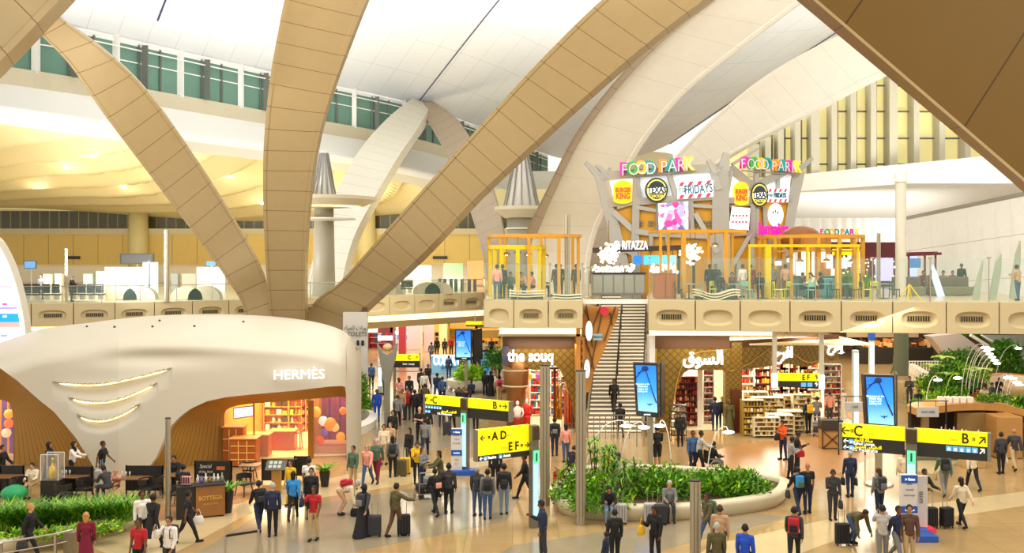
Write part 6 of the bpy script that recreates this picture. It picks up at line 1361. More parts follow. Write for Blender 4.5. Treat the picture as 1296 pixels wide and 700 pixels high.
for k,(px0,px1,py0,py1,Y,lab)in enumerate(((1069,1094,509,521,43,'silver board hanging in a black frame left of the large blue screen'),(1160,1188,515,528,42,'silver board hanging in a black frame right of the large blue screen'))):
 a=P(px0,py0,Y); c=P(px1,py1,Y); t=thing('framed_board',lab,'board',((a.x+c.x)/2,Y,c.z)); b=MB(); b.box(((a.x+c.x)/2,Y,(a.z+c.z)/2),(c.x-a.x,.08,a.z-c.z),bev=.02); b.build('board',mat('board_silver','#c4c2ba',.3,.3),t)
 text('DUTY FREE' if k else 'CAFÉ',.14,mat('board_blue','#4f6fa8',.4),t,((a.x+c.x)/2,Y-.06,(a.z+c.z)/2),0,.005,'board_text')
 x0,x1=a.x-.25,c.x+(.35 if k else .05); zt=a.z+.25; b=MB(); b.bar((x0,Y+.05,zt),(x1+.1,Y+.05,zt),.04)
 for x in(x0,x1):b.bar((x,Y+.05,0),(x,Y+.05,zt),.05)
 for x in(a.x+.1,c.x-.1):b.bar((x,Y+.05,a.z),(x,Y+.05,zt),.02)
 b.build('black_frame',M['black'],t)
# ======= DIRECTION SIGNS
mblue=mat('totem_blue','#1c4fa0',.4,emit=hexc('#1c4fa0'),es=.2); mbluel=glow('pole_lit_blue','#a8d2e4',.75); mgreen2=glow('info_green','#5fe0a0',.9)
mpic=glow('picto_blue2','#5aa4d8',.6); mframe=mat('sign_edge_grey','#8f8a78',.4,.4)
def signtext(s,size,m_,parent,a,c,f,g_,top,bot,tl=.05,sx=1,bold=.006,name='sign_text'):
 """lettering on the face running a->c (plan), f across, g_ down"""
 p=a.lerp(c,f); z=top+(bot-top)*g_; rz=math.atan2((c-a).y,(c-a).x); n=Vector((math.sin(rz),-math.cos(rz),0))
 return text(s,size,m_,parent,Vector((p.x,p.y,z))+n*tl,rz,.006,name,bold,sx=sx)
def face(mb,a,c,f0,f1,z0,z1,th=.22,off=0):
 rz=math.atan2((c-a).y,(c-a).x); n=Vector((math.sin(rz),-math.cos(rz),0)); p=a.lerp(c,f0)+n*off; q=a.lerp(c,f1)+n*off
 mb.prism([Vector((p.x,p.y,z0)),Vector((q.x,q.y,z0)),Vector((q.x,q.y,z1)),Vector((p.x,p.y,z1))],-n*th)
def dirsign(name,lab,pa,pb,pole_px,pole_Y,ztop,zmid,zbot,f0,f1,base,pole_w=.3):
 """pa, pb = plan ends; f0..f1 = the gap where the pole passes"""
 a,c=Vector((*pa,0)),Vector((*pb,0)); pp=P(pole_px,0,pole_Y); t=thing(name,lab,'sign',(pp.x,pole_Y,0)); H_=ztop-zmid
 segs=[s for s in((0,f0),(f1,1))if s[1]-s[0]>.02]
 for s in segs:
  b=MB(); face(b,a,c,s[0],s[1],zmid,ztop); b.build('yellow_panel',M['yellow'],t)
  b=MB(); face(b,a,c,s[0],s[1],zbot,zmid); b.build('dark_panel',M['signblack'],t)
 for f in((0,1)if f1<1 else(0,)):
  b=MB(); face(b,a,c,f-.012,f+.012,zbot-.01,ztop+.01,.24,.01); b.build('edge_cap',mframe,t)
 rz=math.atan2((c-a).y,(c-a).x); T=Matrix.Translation((pp.x,pole_Y,0))@Matrix.Rotation(rz,4,'Z')
 b=MB(); b.box((0,.05,(ztop)/2),(pole_w,.22,ztop),M4=T); b.box((0,.05,ztop-.2),(pole_w*1.02,.26,.42),M4=T); b.build('pole',mat('pole_taupe','#7d776a',.4,.4),t)
 b=MB(); b.box((0,-.08,zbot*.5+.1),(pole_w*.72,.05,zbot-.45),M4=T); b.build('lit_strip',mbluel,t)
 b=MB(); b.box((0,-.09,ztop-.24),(pole_w*.95,.06,.44),M4=T); b.build('pole_head',mat('pole_head','#4c3a1e',.4),t)
 b=MB(); b.box((0,-.1,zbot-.02),(pole_w*.72,.05,.42),M4=T); b.build('info_plate',mgreen2,t)
 text('i',.38,mat('info_dark_green','#0f6a44',.5),t,T@Vector((0,-.14,zbot-.02)),rz,.005,'info_letter',.02)
 if base:b=MB(); b.box((0,.05,.12),base,M4=T,bev=.02); b.build('blue_base',mblue,t)
 return t,a,c
def pict(t,a,c,f,g0,g1,ztop,zbot,n,df,sz=.2):
 for i in range(n):
  p=a.lerp(c,f+df*i); z=ztop+(zbot-ztop)*g0; rz=math.atan2((c-a).y,(c-a).x); n_=Vector((math.sin(rz),-math.cos(rz),0)); T=Matrix.Translation(Vector((p.x,p.y,z))+n_*.02)@Matrix.Rotation(rz,4,'Z')
  b=MB(); b.box((0,0,0),(sz,.02,sz),M4=T); b.build('pictogram',mpic,t)
  b=MB(); b.box((0,-.015,-.02),(sz*.4,.01,sz*.5),M4=T); b.build('pictogram_mark',mwh,t)
zt=3.42; pa=(P(1064,0,31.7).x,31.7); pb=(P(1252,0,29.9).x,29.9)
t,a,c=dirsign('direction_sign','near wide yellow and black direction sign with C left and B right',pa,pb,1153.5,30.7,zt,zt-.43,zt-.88,.445,.51,(.95,.5,.2),.34)
signtext('←',.42,M['letters'],t,a,c,.035,.5,zt,zt-.43); signtext('✈',.11,M['letters'],t,a,c,.08,.5,zt,zt-.43); signtext('C',.5,M['letters'],t,a,c,.125,.5,zt,zt-.43,sx=1)
signtext('↗',.42,M['letters'],t,a,c,.955,.5,zt,zt-.43); signtext('✈',.11,M['letters'],t,a,c,.9,.5,zt,zt-.43); signtext('B',.46,M['letters'],t,a,c,.845,.5,zt,zt-.43)
mtan_t=glow('faint_text','#d2be10',.5)
signtext('Gates',.12,mtan_t,t,a,c,.21,.6,zt,zt-.43); signtext('Gates',.12,mtan_t,t,a,c,.77,.6,zt,zt-.43)
for g_,s1,s2 in((.26,'صالة الاتحاد','Etihad Lounge'),(.74,'التخليص المسبق','U.S. Preclearance')):
 signtext('←',.24,mwh,t,a,c,.04,g_,zt-.45,zt-.88,.02); pict(t,a,c,.075,g_,0,zt-.45,zt-.88,1,0,.15)
 signtext(arabic(s1),.15,glow('sign_yellow_text','#f7e600',.6),t,a,c,.16 if g_<.5 else .19,g_-.13,zt-.45,zt-.88,.02); signtext(s2,.15,mwh,t,a,c,.165 if g_<.5 else .17,g_+.13,zt-.45,zt-.88,.02,bold=.002,sx=.9)
pict(t,a,c,.74,.28,0,zt-.43,zt-.88,5,.042,.17); signtext('↗',.3,mwh,t,a,c,.955,.3,zt-.43,zt-.88,.02)
zt=3.36; pa=(P(604,0,30.6).x,30.6); pb=(P(672,0,31.6).x,31.6)
t,a,c=dirsign('direction_sign','yellow direction sign with A D and E F and two arrows',pa,pb,676.5,31.5,zt+.03,zt-.8,zt-.98,1.0,1.0,None,.26)
signtext('←',.26,M['letters'],t,a,c,.09,.28,zt,zt-.8); signtext('✈',.09,M['letters'],t,a,c,.2,.28,zt,zt-.8); signtext('A D',.38,M['letters'],t,a,c,.39,.26,zt,zt-.8,bold=.01)
signtext('→',.26,M['letters'],t,a,c,.91,.76,zt,zt-.8); signtext('✈',.09,M['letters'],t,a,c,.81,.76,zt,zt-.8); signtext('E F',.38,M['letters'],t,a,c,.655,.76,zt,zt-.8,bold=.01)
signtext('—————————',.12,mtan_t,t,a,c,.5,.52,zt,zt-.8); signtext('Gates',.12,mtan_t,t,a,c,.56,.28,zt,zt-.8); signtext('Gates',.12,mtan_t,t,a,c,.48,.76,zt,zt-.8)
signtext('←',.16,mwh,t,a,c,.07,.5,zt-.8,zt-.98,.02); pict(t,a,c,.14,.5,0,zt-.8,zt-.98,2,.28,.12); signtext('Transfers',.11,mwh,t,a,c,.26,.5,zt-.8,zt-.98,.02,sx=.9); signtext('Arrivals',.11,mwh,t,a,c,.54,.5,zt-.8,zt-.98,.02,sx=.9)
zt=3.13; pa=(P(537,0,40.3).x,40.3); pb=(P(645,0,38.3).x,38.3)
t,a,c=dirsign('direction_sign','yellow and black direction sign with C and B beyond the A D sign',pa,pb,588,39.3,zt,zt-.38,zt-.8,.44,.515,(.95,.5,.2),.3)
signtext('↖',.34,M['letters'],t,a,c,.04,.5,zt,zt-.38); signtext('✈',.09,M['letters'],t,a,c,.09,.5,zt,zt-.38); signtext('C',.42,M['letters'],t,a,c,.135,.5,zt,zt-.38); signtext('→',.34,M['letters'],t,a,c,.95,.5,zt,zt-.38); signtext('✈',.09,M['letters'],t,a,c,.9,.5,zt,zt-.38); signtext('B',.42,M['letters'],t,a,c,.84,.5,zt,zt-.38)
pict(t,a,c,.03,.22,0,zt-.4,zt-.8,6,.034,.11); pict(t,a,c,.03,.7,0,zt-.4,zt-.8,2,.034,.11)
signtext(arabic('التخليص المسبق'),.13,glow('sign_yellow_text',''),t,a,c,.3,.55,zt-.4,zt-.8,.02); signtext('U.S. Preclearance',.12,mwh,t,a,c,.25,.83,zt-.4,zt-.8,.02,bold=.002)
def backsign(px0,px1,y0,ym,y1,Y,lab,let,right=True,post=None):
 a=P(px0,y0,Y); c=P(px1,y0,Y); t=thing('direction_sign',lab,'sign',((a.x+c.x)/2,Y,P(0,y1,Y).z)); zm=P(0,ym,Y).z; zb=P(0,y1,Y).z
 b=MB(); b.box(((a.x+c.x)/2,Y,(a.z+zm)/2),(c.x-a.x,.2,a.z-zm)); b.build('yellow_panel',M['yellow'],t); b=MB(); b.box(((a.x+c.x)/2,Y,(zb+zm)/2),(c.x-a.x,.2,zm-zb)); b.build('dark_panel',M['signblack'],t)
 k=Y/FPX; text(let,7*k,M['letters'],t,P(px0+(px1-px0)*(.6 if right else .3),(y0+ym)/2,Y-.13),0,.01,'sign_text',.01); text('↗' if right else '←',6.5*k,M['letters'],t,P(px0+(px1-px0)*(.88 if right else .1),(y0+ym)/2,Y-.13),0,.01,'arrow')
 if ym<y1-3:text('Gates · Lounge',2.9*k,mwh,t,P((px0+px1)/2+2,(ym+y1)/2,Y-.13),0,.005,'sign_text')
 return t
t=backsign(499,531,448.5,456.5,465,60,'small yellow C direction sign beside the grey funnel post','C'); b=MB(); b.bar(P(499.5,447,60),Vector((P(499.5,0,60).x,60,0)),.16); b.bar(P(531,447,60),P(531,470,60),.1); b.bar(P(499,470,60),P(531,470,60),.06); b.build('frame_post',mframe,t)
t=backsign(590,613,407,411,413,66,'distant yellow sign hung below the gallery deck above the far screen','',True); b=MB(); b.bar(P(601,407,66),P(601,398,66),.08); b.build('drop_rod',M['steel'],t)
def adscreen(px0,px1,y0,y1,Y,pole_px,lab,tilt=0,back=.35,seed=0,word=''):
 k=Y/FPX; t=thing('advertising_screen',lab,'screen',(P(pole_px,0,Y).x,Y,0)); lean=4 if tilt else 0
 q=[P(px0,y1+lean,Y-.0),P(px1,y1+lean*1.4,Y-.0),P(px1,y0,Y),P(px0,y0,Y)]
 if tilt:q=[P(px0+4,y1-1,Y),P(px1+0,y1+2,Y),P(px1-2,y0+1,Y),P(px0,y0,Y)]
 b=MB(); b.prism(q,(0,.3,0)); b.build('casing',mat('screen_case','#26262a',.35),t)
 cx=sum(v.x for v in q)/4; cz=sum(v.z for v in q)/4; e=[Vector((cx+(v.x-cx)*.86,Y-.02,cz+(v.z-cz)*.86+.06))for v in q]
 msc=MATS.get('ad_sky')
 if not msc:
  msc=glow('ad_sky','#2d86e6',.85); nt=msc.node_tree; bs=nt.nodes['Principled BSDF']; tc=nt.nodes.new('ShaderNodeTexCoord'); sp=nt.nodes.new('ShaderNodeSeparateXYZ'); cr=nt.nodes.new('ShaderNodeValToRGB')
  nt.links.new(tc.outputs['Generated'],sp.inputs[0]); nt.links.new(sp.outputs['Z'],cr.inputs[0]); el=cr.color_ramp.elements; el[0].color=(*hexc('#8fd0f5'),1); el[1].color=(*hexc('#1b6fe0'),1); x=el.new(.45); x.color=(*hexc('#2f8fec'),1)
  nt.links.new(cr.outputs[0],bs.inputs['Base Color']); nt.links.new(cr.outputs[0],bs.inputs['Emission Color'])
 b=MB(); b.prism(e,(0,.03,0)); b.build('display',msc,t)
 W_=px1-px0; Hh=y1-y0; mdk_=mat('ad_navy','#173f8c',.5);
 def lp(u,v):return P(px0+W_*u,y0+Hh*v,Y-.05)
 b=MB(); b.bar(lp(.1,.28),lp(.42,.08),.03*k/.03); b.bar(lp(.15,.2),lp(.5,.12),.035); b.bar(lp(.45,.1),lp(.75,.55),.035); b.bar(lp(.75,.55),lp(.9,.75),.05); b.ell(lp(.45,.11),(.15,.02,.12),8,5); b.build('bird_drawing',mdk_,t)
 b=MB(); s=W_*k*.1; o=lp(.64,.78)
 for d in(-1,1):b.prism([o,o+Vector((d*s*1.3,0,s*.5)),o+Vector((d*s*.6,0,-.02))][::d],(0,.01,0))
 b.ell(o,(s*.25,.02,s*.5),6,4); b.build('small_bird',mdk_,t)
 for i in range(4):text(('Welcome to the','Middle East','biggest and','leading hub')[i],W_*k*.1,mwh,t,lp(.36,.4+i*.045),0,.004,'ad_text')
 text(word or 'samsung',W_*k*.09,mwh,t,P((px0+px1)/2+1,y1-2.5,Y-.03),0,.004,'case_mark',.004)
 b=MB(); x1=P(px1,0,Y).x; b.prism([Vector((x1+.04,Y+.1,P(0,y0+1,Y).z)),Vector((x1+back*.9,Y+1.0,P(0,y0,Y).z)),Vector((x1+back,Y+1.0,P(0,y1+1,Y).z)),Vector((x1+.04,Y+.1,P(0,y1+2,Y).z))],(.1,.1,0)); b.build('rear_face',M['black'],t)
 p=P(pole_px,0,Y+.4); b=MB(); b.bar((p.x,Y+.4,0),(p.x,Y+.4,P(0,y0+5,Y).z),.22); b.build('pole',M['post'],t)
 b=MB(); b.lathe([(.55,0),(.55,.04),(.5,.06)],(p.x,Y+.4,0),24); b.build('base_plate',M['steel'],t); b=MB(); b.box((p.x,Y+.3,(P(0,y0,Y).z+P(0,y1,Y).z)/2),(.5,.3,.5)); b.build('bracket',M['dark'],t)
adscreen(802,834,459,527,40,823,'tilted blue advertising screen on a post in front of the right souq shop',1)
adscreen(1093,1134,474,543,37,1112,'large blue advertising screen standing behind the C and B sign at the right',1,.4)
adscreen(576,597,417,456,62,590,'distant blue advertising screen beside the far white planter',0,.6,word='')
def totem(px,w_,y0,y1,Y,lab,m_,capm=None):
 c=P(px,0,Y); z1=P(0,y0,Y).z; t=thing('lit_totem',lab,'totem',(c.x,Y,0)); k=Y/FPX
 b=MB(); b.box((c.x,Y,z1/2),(w_*k,.25,z1),bev=.02); b.build('casing',m_,t)
 b=MB(); b.box((c.x,Y-.14,z1/2+.2),(w_*k*.8,.03,z1-.7)); b.build('lit_face',glow('totem_glow','#d9f2ec',.8),t)
 if capm:b=MB(); b.box((c.x,Y,z1+.3),(w_*k*1.2,.3,.55),bev=.02); b.build('blue_cap',capm,t)
 b=MB(); b.box((c.x,Y,.06),(w_*k*1.3,.4,.12)); b.build('foot',M['dark'],t)
totem(1082.5,7,443,540,44,'tall pale green lit totem right of the right souq shop',mat('totem_pale','#bfd2cc',.4)); totem(1103,6,431,475,56,'further lit totem with a blue cap behind the large blue screen',mat('totem_pale',''),mblue)
totem(481.5,6,462,520,62,'pale blue lit totem at the far left of the concourse',mat('totem_pale',''));
def infototem(px0,px1,y0,Y,lab,rz=0):
 c=P((px0+px1)/2,0,Y); z1=P(0,y0,Y).z; w_=(px1-px0)*Y/FPX; t=thing('information_totem',lab,'totem',(c.x,Y,0));
 b=MB(); b.box((c.x,Y,z1/2),(w_,.16,z1),bev=.02); b.build('white_body',mat('totem_white','#e3dfda',.4),t)
 for z0_,z1_ in((z1-.27,z1-.02),(z1*.42,z1*.42+.22)):b=MB(); b.box((c.x,Y-.09,(z0_+z1_)/2),(w_*.98,.02,z1_-z0_)); b.build('blue_band',mblue,t)
 text('↗ Gates',w_*.22,mwh,t,(c.x,Y-.12,z1-.145),0,.004,'totem_text',.002); text('Lounges',w_*.2,mwh,t,(c.x,Y-.12,z1*.42+.11),0,.004,'totem_text',.002)
 for i,s in enumerate(('Etihad','oneworld','Pearl Lounge','','Gates','B - C')):
  if s:text(s,w_*.15,mat('totem_grey_text','#5d6a7a',.5),t,(c.x,Y-.1,z1*(.86-.085*i if i<4 else .33-.09*(i-4))),0,.004,'totem_text')
 b=MB(); b.ell((c.x+w_*.25,Y-.09,z1*.5),(.05,.01,.05),10,6); b.build('red_dot',mred,t)
 b=MB(); b.box((c.x+.25,Y+.05,.1),(w_+.7,.6,.2),bev=.02); b.build('blue_base',mblue,t)
infototem(571,585,542,39.2,'white and blue information totem beside the far C and B sign pole'); infototem(1139,1160,600,30.1,'white and blue information totem standing in front of the near C and B sign pole')
t=thing('advert_board','white board with vertical lettering and red foot right of the near information totem','board',(P(1168,0,31).x,31,0)); b=MB(); b.box((P(1168.5,0,31).x,31.2,.95),(.42,.14,1.7),bev=.02); b.build('board',mat('totem_white',''),t); b=MB(); b.box((P(1169,0,31).x,31.1,.06),(.7,.5,.12)); b.build('red_foot',mred,t)
o=text('GATES',.16,M['letters'],t,(0,0,0),0,.004,'board_text',world=False); o.rotation_euler=(0,math.radians(-90),0); o.location=(0,.1,1.1)
def fmast(px,yb,ytop,w_,lab,prof='round'):
 c=G(px,yb); Y=c.y; k=Y/FPX; z1=P(0,ytop,Y).z; t=thing('light_mast',lab,'mast',(c.x,Y,0)); r=w_*k/2
 b=MB(); b.loft([[Vector((c.x+r*math.cos(2*math.pi*j/20),Y+r*.8*math.sin(2*math.pi*j/20),z))for j in range(20)]for z in(0,z1*.3,z1*.6,z1)]); b.build('shaft',M['post'],t,smooth=True,auto=40)
 for s in(-.35,.35):b=MB(); b.box((c.x+r*s,Y-r*.76,z1/2),(r*.1,.02,z1*.98)); b.build('seam',mat('seam_dark','#5f594c',.5),t)
 b=MB(); b.lathe([(r*1.03,0),(r*1.03,.28)],(c.x,Y,0),20,1,.82); b.build('base_sleeve',M['steel'],t,smooth=True,auto=40)
 b=MB(); b.lathe([(r*1.02,z1),(r*1.02,z1+.04)],(c.x,Y,0),20,1,.82); b.build('top_cap',M['dark'],t)
fmast(735,664,470,13,'tall satin mast standing against the near side of the centre planter'); fmast(689.5,640,463,12.5,'satin mast just left of the centre planter'); fmast(880,722,609,14,'short satin mast at the bottom edge in front of the centre planter'); fmast(212.5,657,530,7,'slim satin mast at the cafe terrace left of the tasting counter')
t=thing('funnel_post','grey Y shaped funnel post rising at the left of the concourse','post',(P(490,0,50).x,50,0)); Y=50; b=MB()
pts=[(477,436),(480,440),(484,446),(490,449),(496,446),(499,438),(503,434),(500,455),(495,475),(493,486),(486,486),(483,470)]; b.prism([P(x,y,Y)for x,y in pts][::-1],(0,.35,0)); b.build('funnel',mat('funnel_grey','#8b8b80',.4,.2),t)
b=MB(); b.bar((P(489.5,0,Y).x,Y+.17,0),P(489.5,486,Y)+Vector((0,.17,0)),.28); b.build('shaft',mat('funnel_grey',''),t); b=MB(); b.ell(P(490,440,Y)+Vector((0,.17,0)),(.26,.26,.2),12,8); b.build('tan_cap',mat('tan_cap','#d8b488',.4),t,smooth=True)
def bench_ring(name,lab,outer_px,inset,h_,m_=None,closed=True):
 po=[G(x,y)for x,y in outer_px]; s=spline([(p.x,p.y)for p in po]+([(po[0].x,po[0].y)]if closed else[]),90)
 cx=sum(p[0]for p in s)/len(s); cy=sum(p[1]for p in s)/len(s); rings=[]; inner=[]
 for i,p in enumerate(s):
  q=s[(i+1)%len(s)]; r=s[i-1]; tx,ty=q[0]-r[0],q[1]-r[1]; L_=math.hypot(tx,ty)or 1; n=Vector((ty/L_,-tx/L_,0))
  if n.dot(Vector((cx-p[0],cy-p[1],0)))<0:n=-n
  o=Vector((p[0],p[1],0)); rings.append([o+n*.18,o+n*.06+Vector((0,0,h_*.35)),o+Vector((0,0,h_*.75)),o+n*.05+Vector((0,0,h_*.95)),o+n*.16+Vector((0,0,h_)),o+n*(inset-.06)+Vector((0,0,h_)),o+n*inset+Vector((0,0,h_*.93)),o+n*inset+Vector((0,0,h_*.6))]); inner.append(o+n*inset)
 t=thing(name,lab,'planter',(cx,cy,0)); b=MB(); b.loft(rings,close=False); b.build('bench_wall',m_ or mat('planter_cream','#d6cbab',.35),t,smooth=True,auto=60)
 b=MB(); c=Vector((cx,cy,h_*.7)); b._add([c]+[Vector((p.x,p.y,h_*.7))for p in inner],[(0,i+1,(i+1)%len(inner)+1)for i in range(len(inner))]); b.build('soil',M['soil'],t); return t
out=[(706,652),(735,658),(797,661),(860,660),(918,655),(966,648),(990,641),(1000,630),(993,621),(940,612),(870,606),(800,603),(740,605),(712,613),(702,627),(701,641)]
bench_ring('bench_planter','large cream curved bench planter with bushy plants in the centre foreground',out,.42,.55)
rr=random.Random(14)
def leafy(c,h_,lab,seed,spread,nl,cat='plant',cane=3,name='dracaena',lw=.05,ll=.42):
 """canes with rosettes of long arching leaves"""
 t=thing(name,lab,cat,c); r=random.Random(seed); b=MB(); st=MB()
 for k in range(cane):
  a=r.uniform(0,6.28); hh=h_*r.uniform(.45,.9); top=Vector((c[0]+spread*math.cos(a)*r.random(),c[1]+spread*math.sin(a)*r.random(),c[2]+hh)); st.tube([(c[0],c[1],c[2]-.03),((c[0]+top.x)/2,(c[1]+top.y)/2,c[2]+hh*.5),top],.022,5)
  for lvl in range(4):
   o=Vector(c).lerp(top,.35+.65*lvl/3)
   for j in range(nl):
    ang=r.uniform(0,6.28); el=r.uniform(-.1,1.2); d=Vector((math.cos(ang)*math.cos(el),math.sin(ang)*math.cos(el),math.sin(el))); L_=ll*r.uniform(.6,1.15); s=Vector((-math.sin(ang),math.cos(ang),0))*lw/2
    m1=o+d*L_*.5+Vector((0,0,.04)); e=o+d*L_+Vector((0,0,-.14*L_/.4)); b.m=r.choice((0,1,0,2)); b._add([o-s*.5,o+s*.5,m1+s,m1-s,e],[(0,1,2,3),(3,2,4)])
 b.build('foliage',LEAFS,t); st.build('cane',mat('stem_brown',''),t); return t
Lst=[(722,622,1.1,0),(737,628,1.0,0),(752,618,2.0,1),(765,624,1.9,1),(776,616,1.6,1),(758,636,1.1,0),(788,626,1.3,1),(800,620,1.35,1),(812,628,1.2,0),(826,622,1.1,0),(838,628,.95,0),(850,620,1.05,0),(862,627,.8,0),(886,620,.8,0),(900,626,.9,0),(914,620,.95,0),(928,626,.95,0),(942,621,.9,0),(954,627,.7,0),(780,642,.6,0),(742,645,.5,0),(715,634,.6,0)]
pn=['at the left rounded end','just right of the left end','tallest, behind the tall mast','tall, right of the tall mast','tall, third from the mast','low, in front of the tall ones','feathery, left of the seated woman','feathery, behind the seated woman','broad, right of the seated woman','bushy, left of the luggage trolley','bushy, behind the luggage trolley','behind the bearded seated man on his left','low, right behind the bearded seated man','low, left behind the short mast','right of the short mast','in the middle of the right half','right of the middle of the right half','second from the right end','lowest, nearest the right tip','low ground cover left of the seated woman','low ground cover below the tall mast','low ground cover at the left rim']
for k,((px,py,h_,kd),pl)in enumerate(zip(Lst,pn)):
 c=G(px,py,.38);
 if kd:leafy((c.x,c.y,.38),h_,'arching leaved dracaena in the centre planter, '+pl,k,.5,15)
 else:shrub('leafy_bush',(c.x,c.y,.36),.62,h_*.95,'glossy green bush in the centre planter, '+pl,300,40+k,[M['leaf'],M['leaf3'],M['leaf']]if k%3 else LEAFS,leafw=.085)
out=[(-60,715),(0,706),(60,694),(120,680),(165,671),(180,662),(177,652),(150,650),(90,656),(0,664),(-60,668)]
bench_ring('bench_planter','long cream curved bench planter with upright leaves at the bottom left',out,.35,.5)
for k in range(17):
 px=-8+k*10.6; base=G(px,668-px*.07+2,.35); t=thing('upright_plant','dense upright blade leaves in the bottom left planter, '+ORD[k]+' clump from the left','plant',(base.x,base.y,.35),0,'upright leaf clumps in the left planter'); b=MB(); blades(b,(base.x,base.y,.35),120,.45,1.0,.06,random.Random(k+200),.75,.35); b.build('foliage',LEAFS,t)
for k in range(7):
 px=10+k*22; base=G(px,684-px*.09,.4); shrub('ground_shrub',(base.x,base.y,.35),.35,.3,'low round leaved shrub at the rim of the bottom left planter, '+ORD[k]+' from the left',160,300+k,[M['leaf3'],M['leaf'],M['leaf3']],group='rim shrubs of the left planter',leafw=.07)
c=G(18,640); b=MB(); b.ell((c.x,c.y,.45),(.45,.45,.3),14,8); tag(b.build('green_pouf',mat('pouf_green','#1f9e5c',.5),smooth=True),'round bright green pouf at the left edge of the cafe terrace','pouf')
t=thing('steel_railing','satin steel railing with a square end post at the bottom left','railing',tuple(G(60,712).xy)+(0,))
q=[G(-30,745),G(2,735),G(70,722),G(92,716)]
b=MB(); b.tube([Vector((p.x,p.y,1.05))for p in q],.03,6); b.tube([Vector((p.x,p.y,.75))for p in q],.02,6); b.build('rails',M['steel'],t)
for p in q[:3]:b=MB(); b.bar((p.x,p.y,0),(p.x,p.y,1.05),.06); b.build('post',M['steel'],t)
p=q[3]; b=MB(); b.box((p.x-.05,p.y,.5),(.32,.3,1.0),bev=.02); b.build('end_post',mat('endpost_taupe','#8d7f62',.4,.3),t)
t=thing('belt_barrier','black belt barrier between two thin posts at the bottom edge left of centre','barrier',tuple(G(305,712).xy)+(0,))
q=[G(285,722),G(327,715)]; b=MB(); b.prism([Vector((q[0].x,q[0].y,.95)),Vector((q[1].x,q[1].y,.95)),Vector((q[1].x,q[1].y,1.02)),Vector((q[0].x,q[0].y,1.02))],(0,.02,0)); b.build('belt',M['black'],t)
for p in q:b=MB(); b.bar((p.x,p.y,0),(p.x,p.y,1.02),.05); b.build('post',M['steel'],t); b=MB(); b.lathe([(.18,0),(.18,.02)],(p.x,p.y,0),14); b.build('foot',M['steel'],t)
mbk=mat('terrace_black','#221f1d',.5)
def windbreak(px0,px1,yb,h_,lab,wtext=None,logo=False):
 a=G(px0,yb); c=G(px1,yb); Y=a.y; t=thing('windbreak',lab,'screen panel',((a.x+c.x)/2,Y,0)); b=MB(); b.box(((a.x+c.x)/2,Y,.12+h_/2),(c.x-a.x,.05,h_),bev=.01); b.build('panel',mbk,t)
 for x in(a.x+.03,c.x-.03):b=MB(); b.bar((x,Y,0),(x,Y,.14+h_),.05); b.build('post',M['dark'],t)
 if wtext:
  for i,s in enumerate(wtext):text(s,.2 if i==0 else .13,mat('chalk','#d8d2c4',.6),t,((a.x+c.x)/2-(c.x-a.x)*.2,Y-.04,.1+h_*(.8-.22*i)),0,.004,'chalk_text',shear=.2)
 if logo:b=MB(); b.box(((a.x+c.x)/2+(c.x-a.x)*.2,Y-.035,.1+h_*.72),((c.x-a.x)*.22,.01,.14)); b.build('picture_patch',mat('patch_orange','#b8703a',.5),t)
windbreak(0,31,625,.95,'black terrace windbreak panel at the left edge of the picture'); windbreak(78,118,626,.95,'black terrace windbreak panel behind the gold bottle showcase'); windbreak(159,207,625,.95,'black terrace windbreak panel left of the slim satin mast'); windbreak(246,294,618,.95,'black terrace windbreak with chalk writing behind the tasting counter',('Special','drinks  food','from the bar'),True); windbreak(331,376,612,.85,'black terrace windbreak with small writing left of the boutique window',('Brunch',)); windbreak(372,392,606,.8,'short dark timber framed windbreak by the boutique door')
def cafe_chair(px,py,rz,lab):
 c=G(px,py)
 if 'cafe' not in pc:
  t=thing('cafe_armchair',lab,'chair',(c.x,c.y,0),D(rz)); b=MB(); b.box((0,0,.44),(.46,.46,.06),bev=.02); b.build('seat',mbk,t,world=False)
  b=MB(); b.loft([[Vector((math.cos(a)*.27,math.sin(a)*.27,z))for z in(.6,.8)]+[Vector((math.cos(a)*.3,math.sin(a)*.3,z))for z in(.8,.6)]for a in[math.pi*(-.15+1.3*k/12)for k in range(13)]]); b.build('backrest',mbk,t,world=False)
  for k in range(3):a=math.pi*(.15+.35*k); b=MB(); b.bar((math.cos(a)*.26,math.sin(a)*.26,.44),(math.cos(a)*.28,math.sin(a)*.28,.62),.03); b.build('arm_strut',M['dark'],t,world=False)
  for sx in(-1,1):
   for sy in(-1,1):b=MB(); b.bar((sx*.18,sy*.18,.44),(sx*.24,sy*.24,0),.03); b.build('leg',M['dark'],t,world=False)
  pc['cafe']=t; return t
 return dup(pc['cafe'],(c.x,c.y,0),D(rz),lab)
def cafe_tab(px,py,w_,d_,lab,hh=.74,glasses=3,gl=''):
 c=G(px,py); t=thing('cafe_table',lab,'table',(c.x,c.y,0)); b=MB(); b.box((c.x,c.y,hh),(w_,d_,.04),bev=.01); b.build('tabletop',mat('table_walnut','#7d5734',.4),t); b=MB(); b.bar((c.x,c.y,.03),(c.x,c.y,hh),.06); b.build('pedestal',mbk,t); b=MB(); b.box((c.x,c.y,.015),(.5,.45,.03)); b.build('base',mbk,t)
 for i in range(glasses):
  x=c.x-w_*.3+i*.14; g=MB(); g.lathe([(.035,hh+.02),(.008,hh+.03),(.008,hh+.1),(.04,hh+.16),(.035,hh+.24)],(x,c.y,0),8); tag(g.build('wine_glass',glass('wine_glass_mat',(.9,.92,.9),.4),smooth=True),'stemmed glass, '+ORD[i]+' from the left on '+gl,'glass')
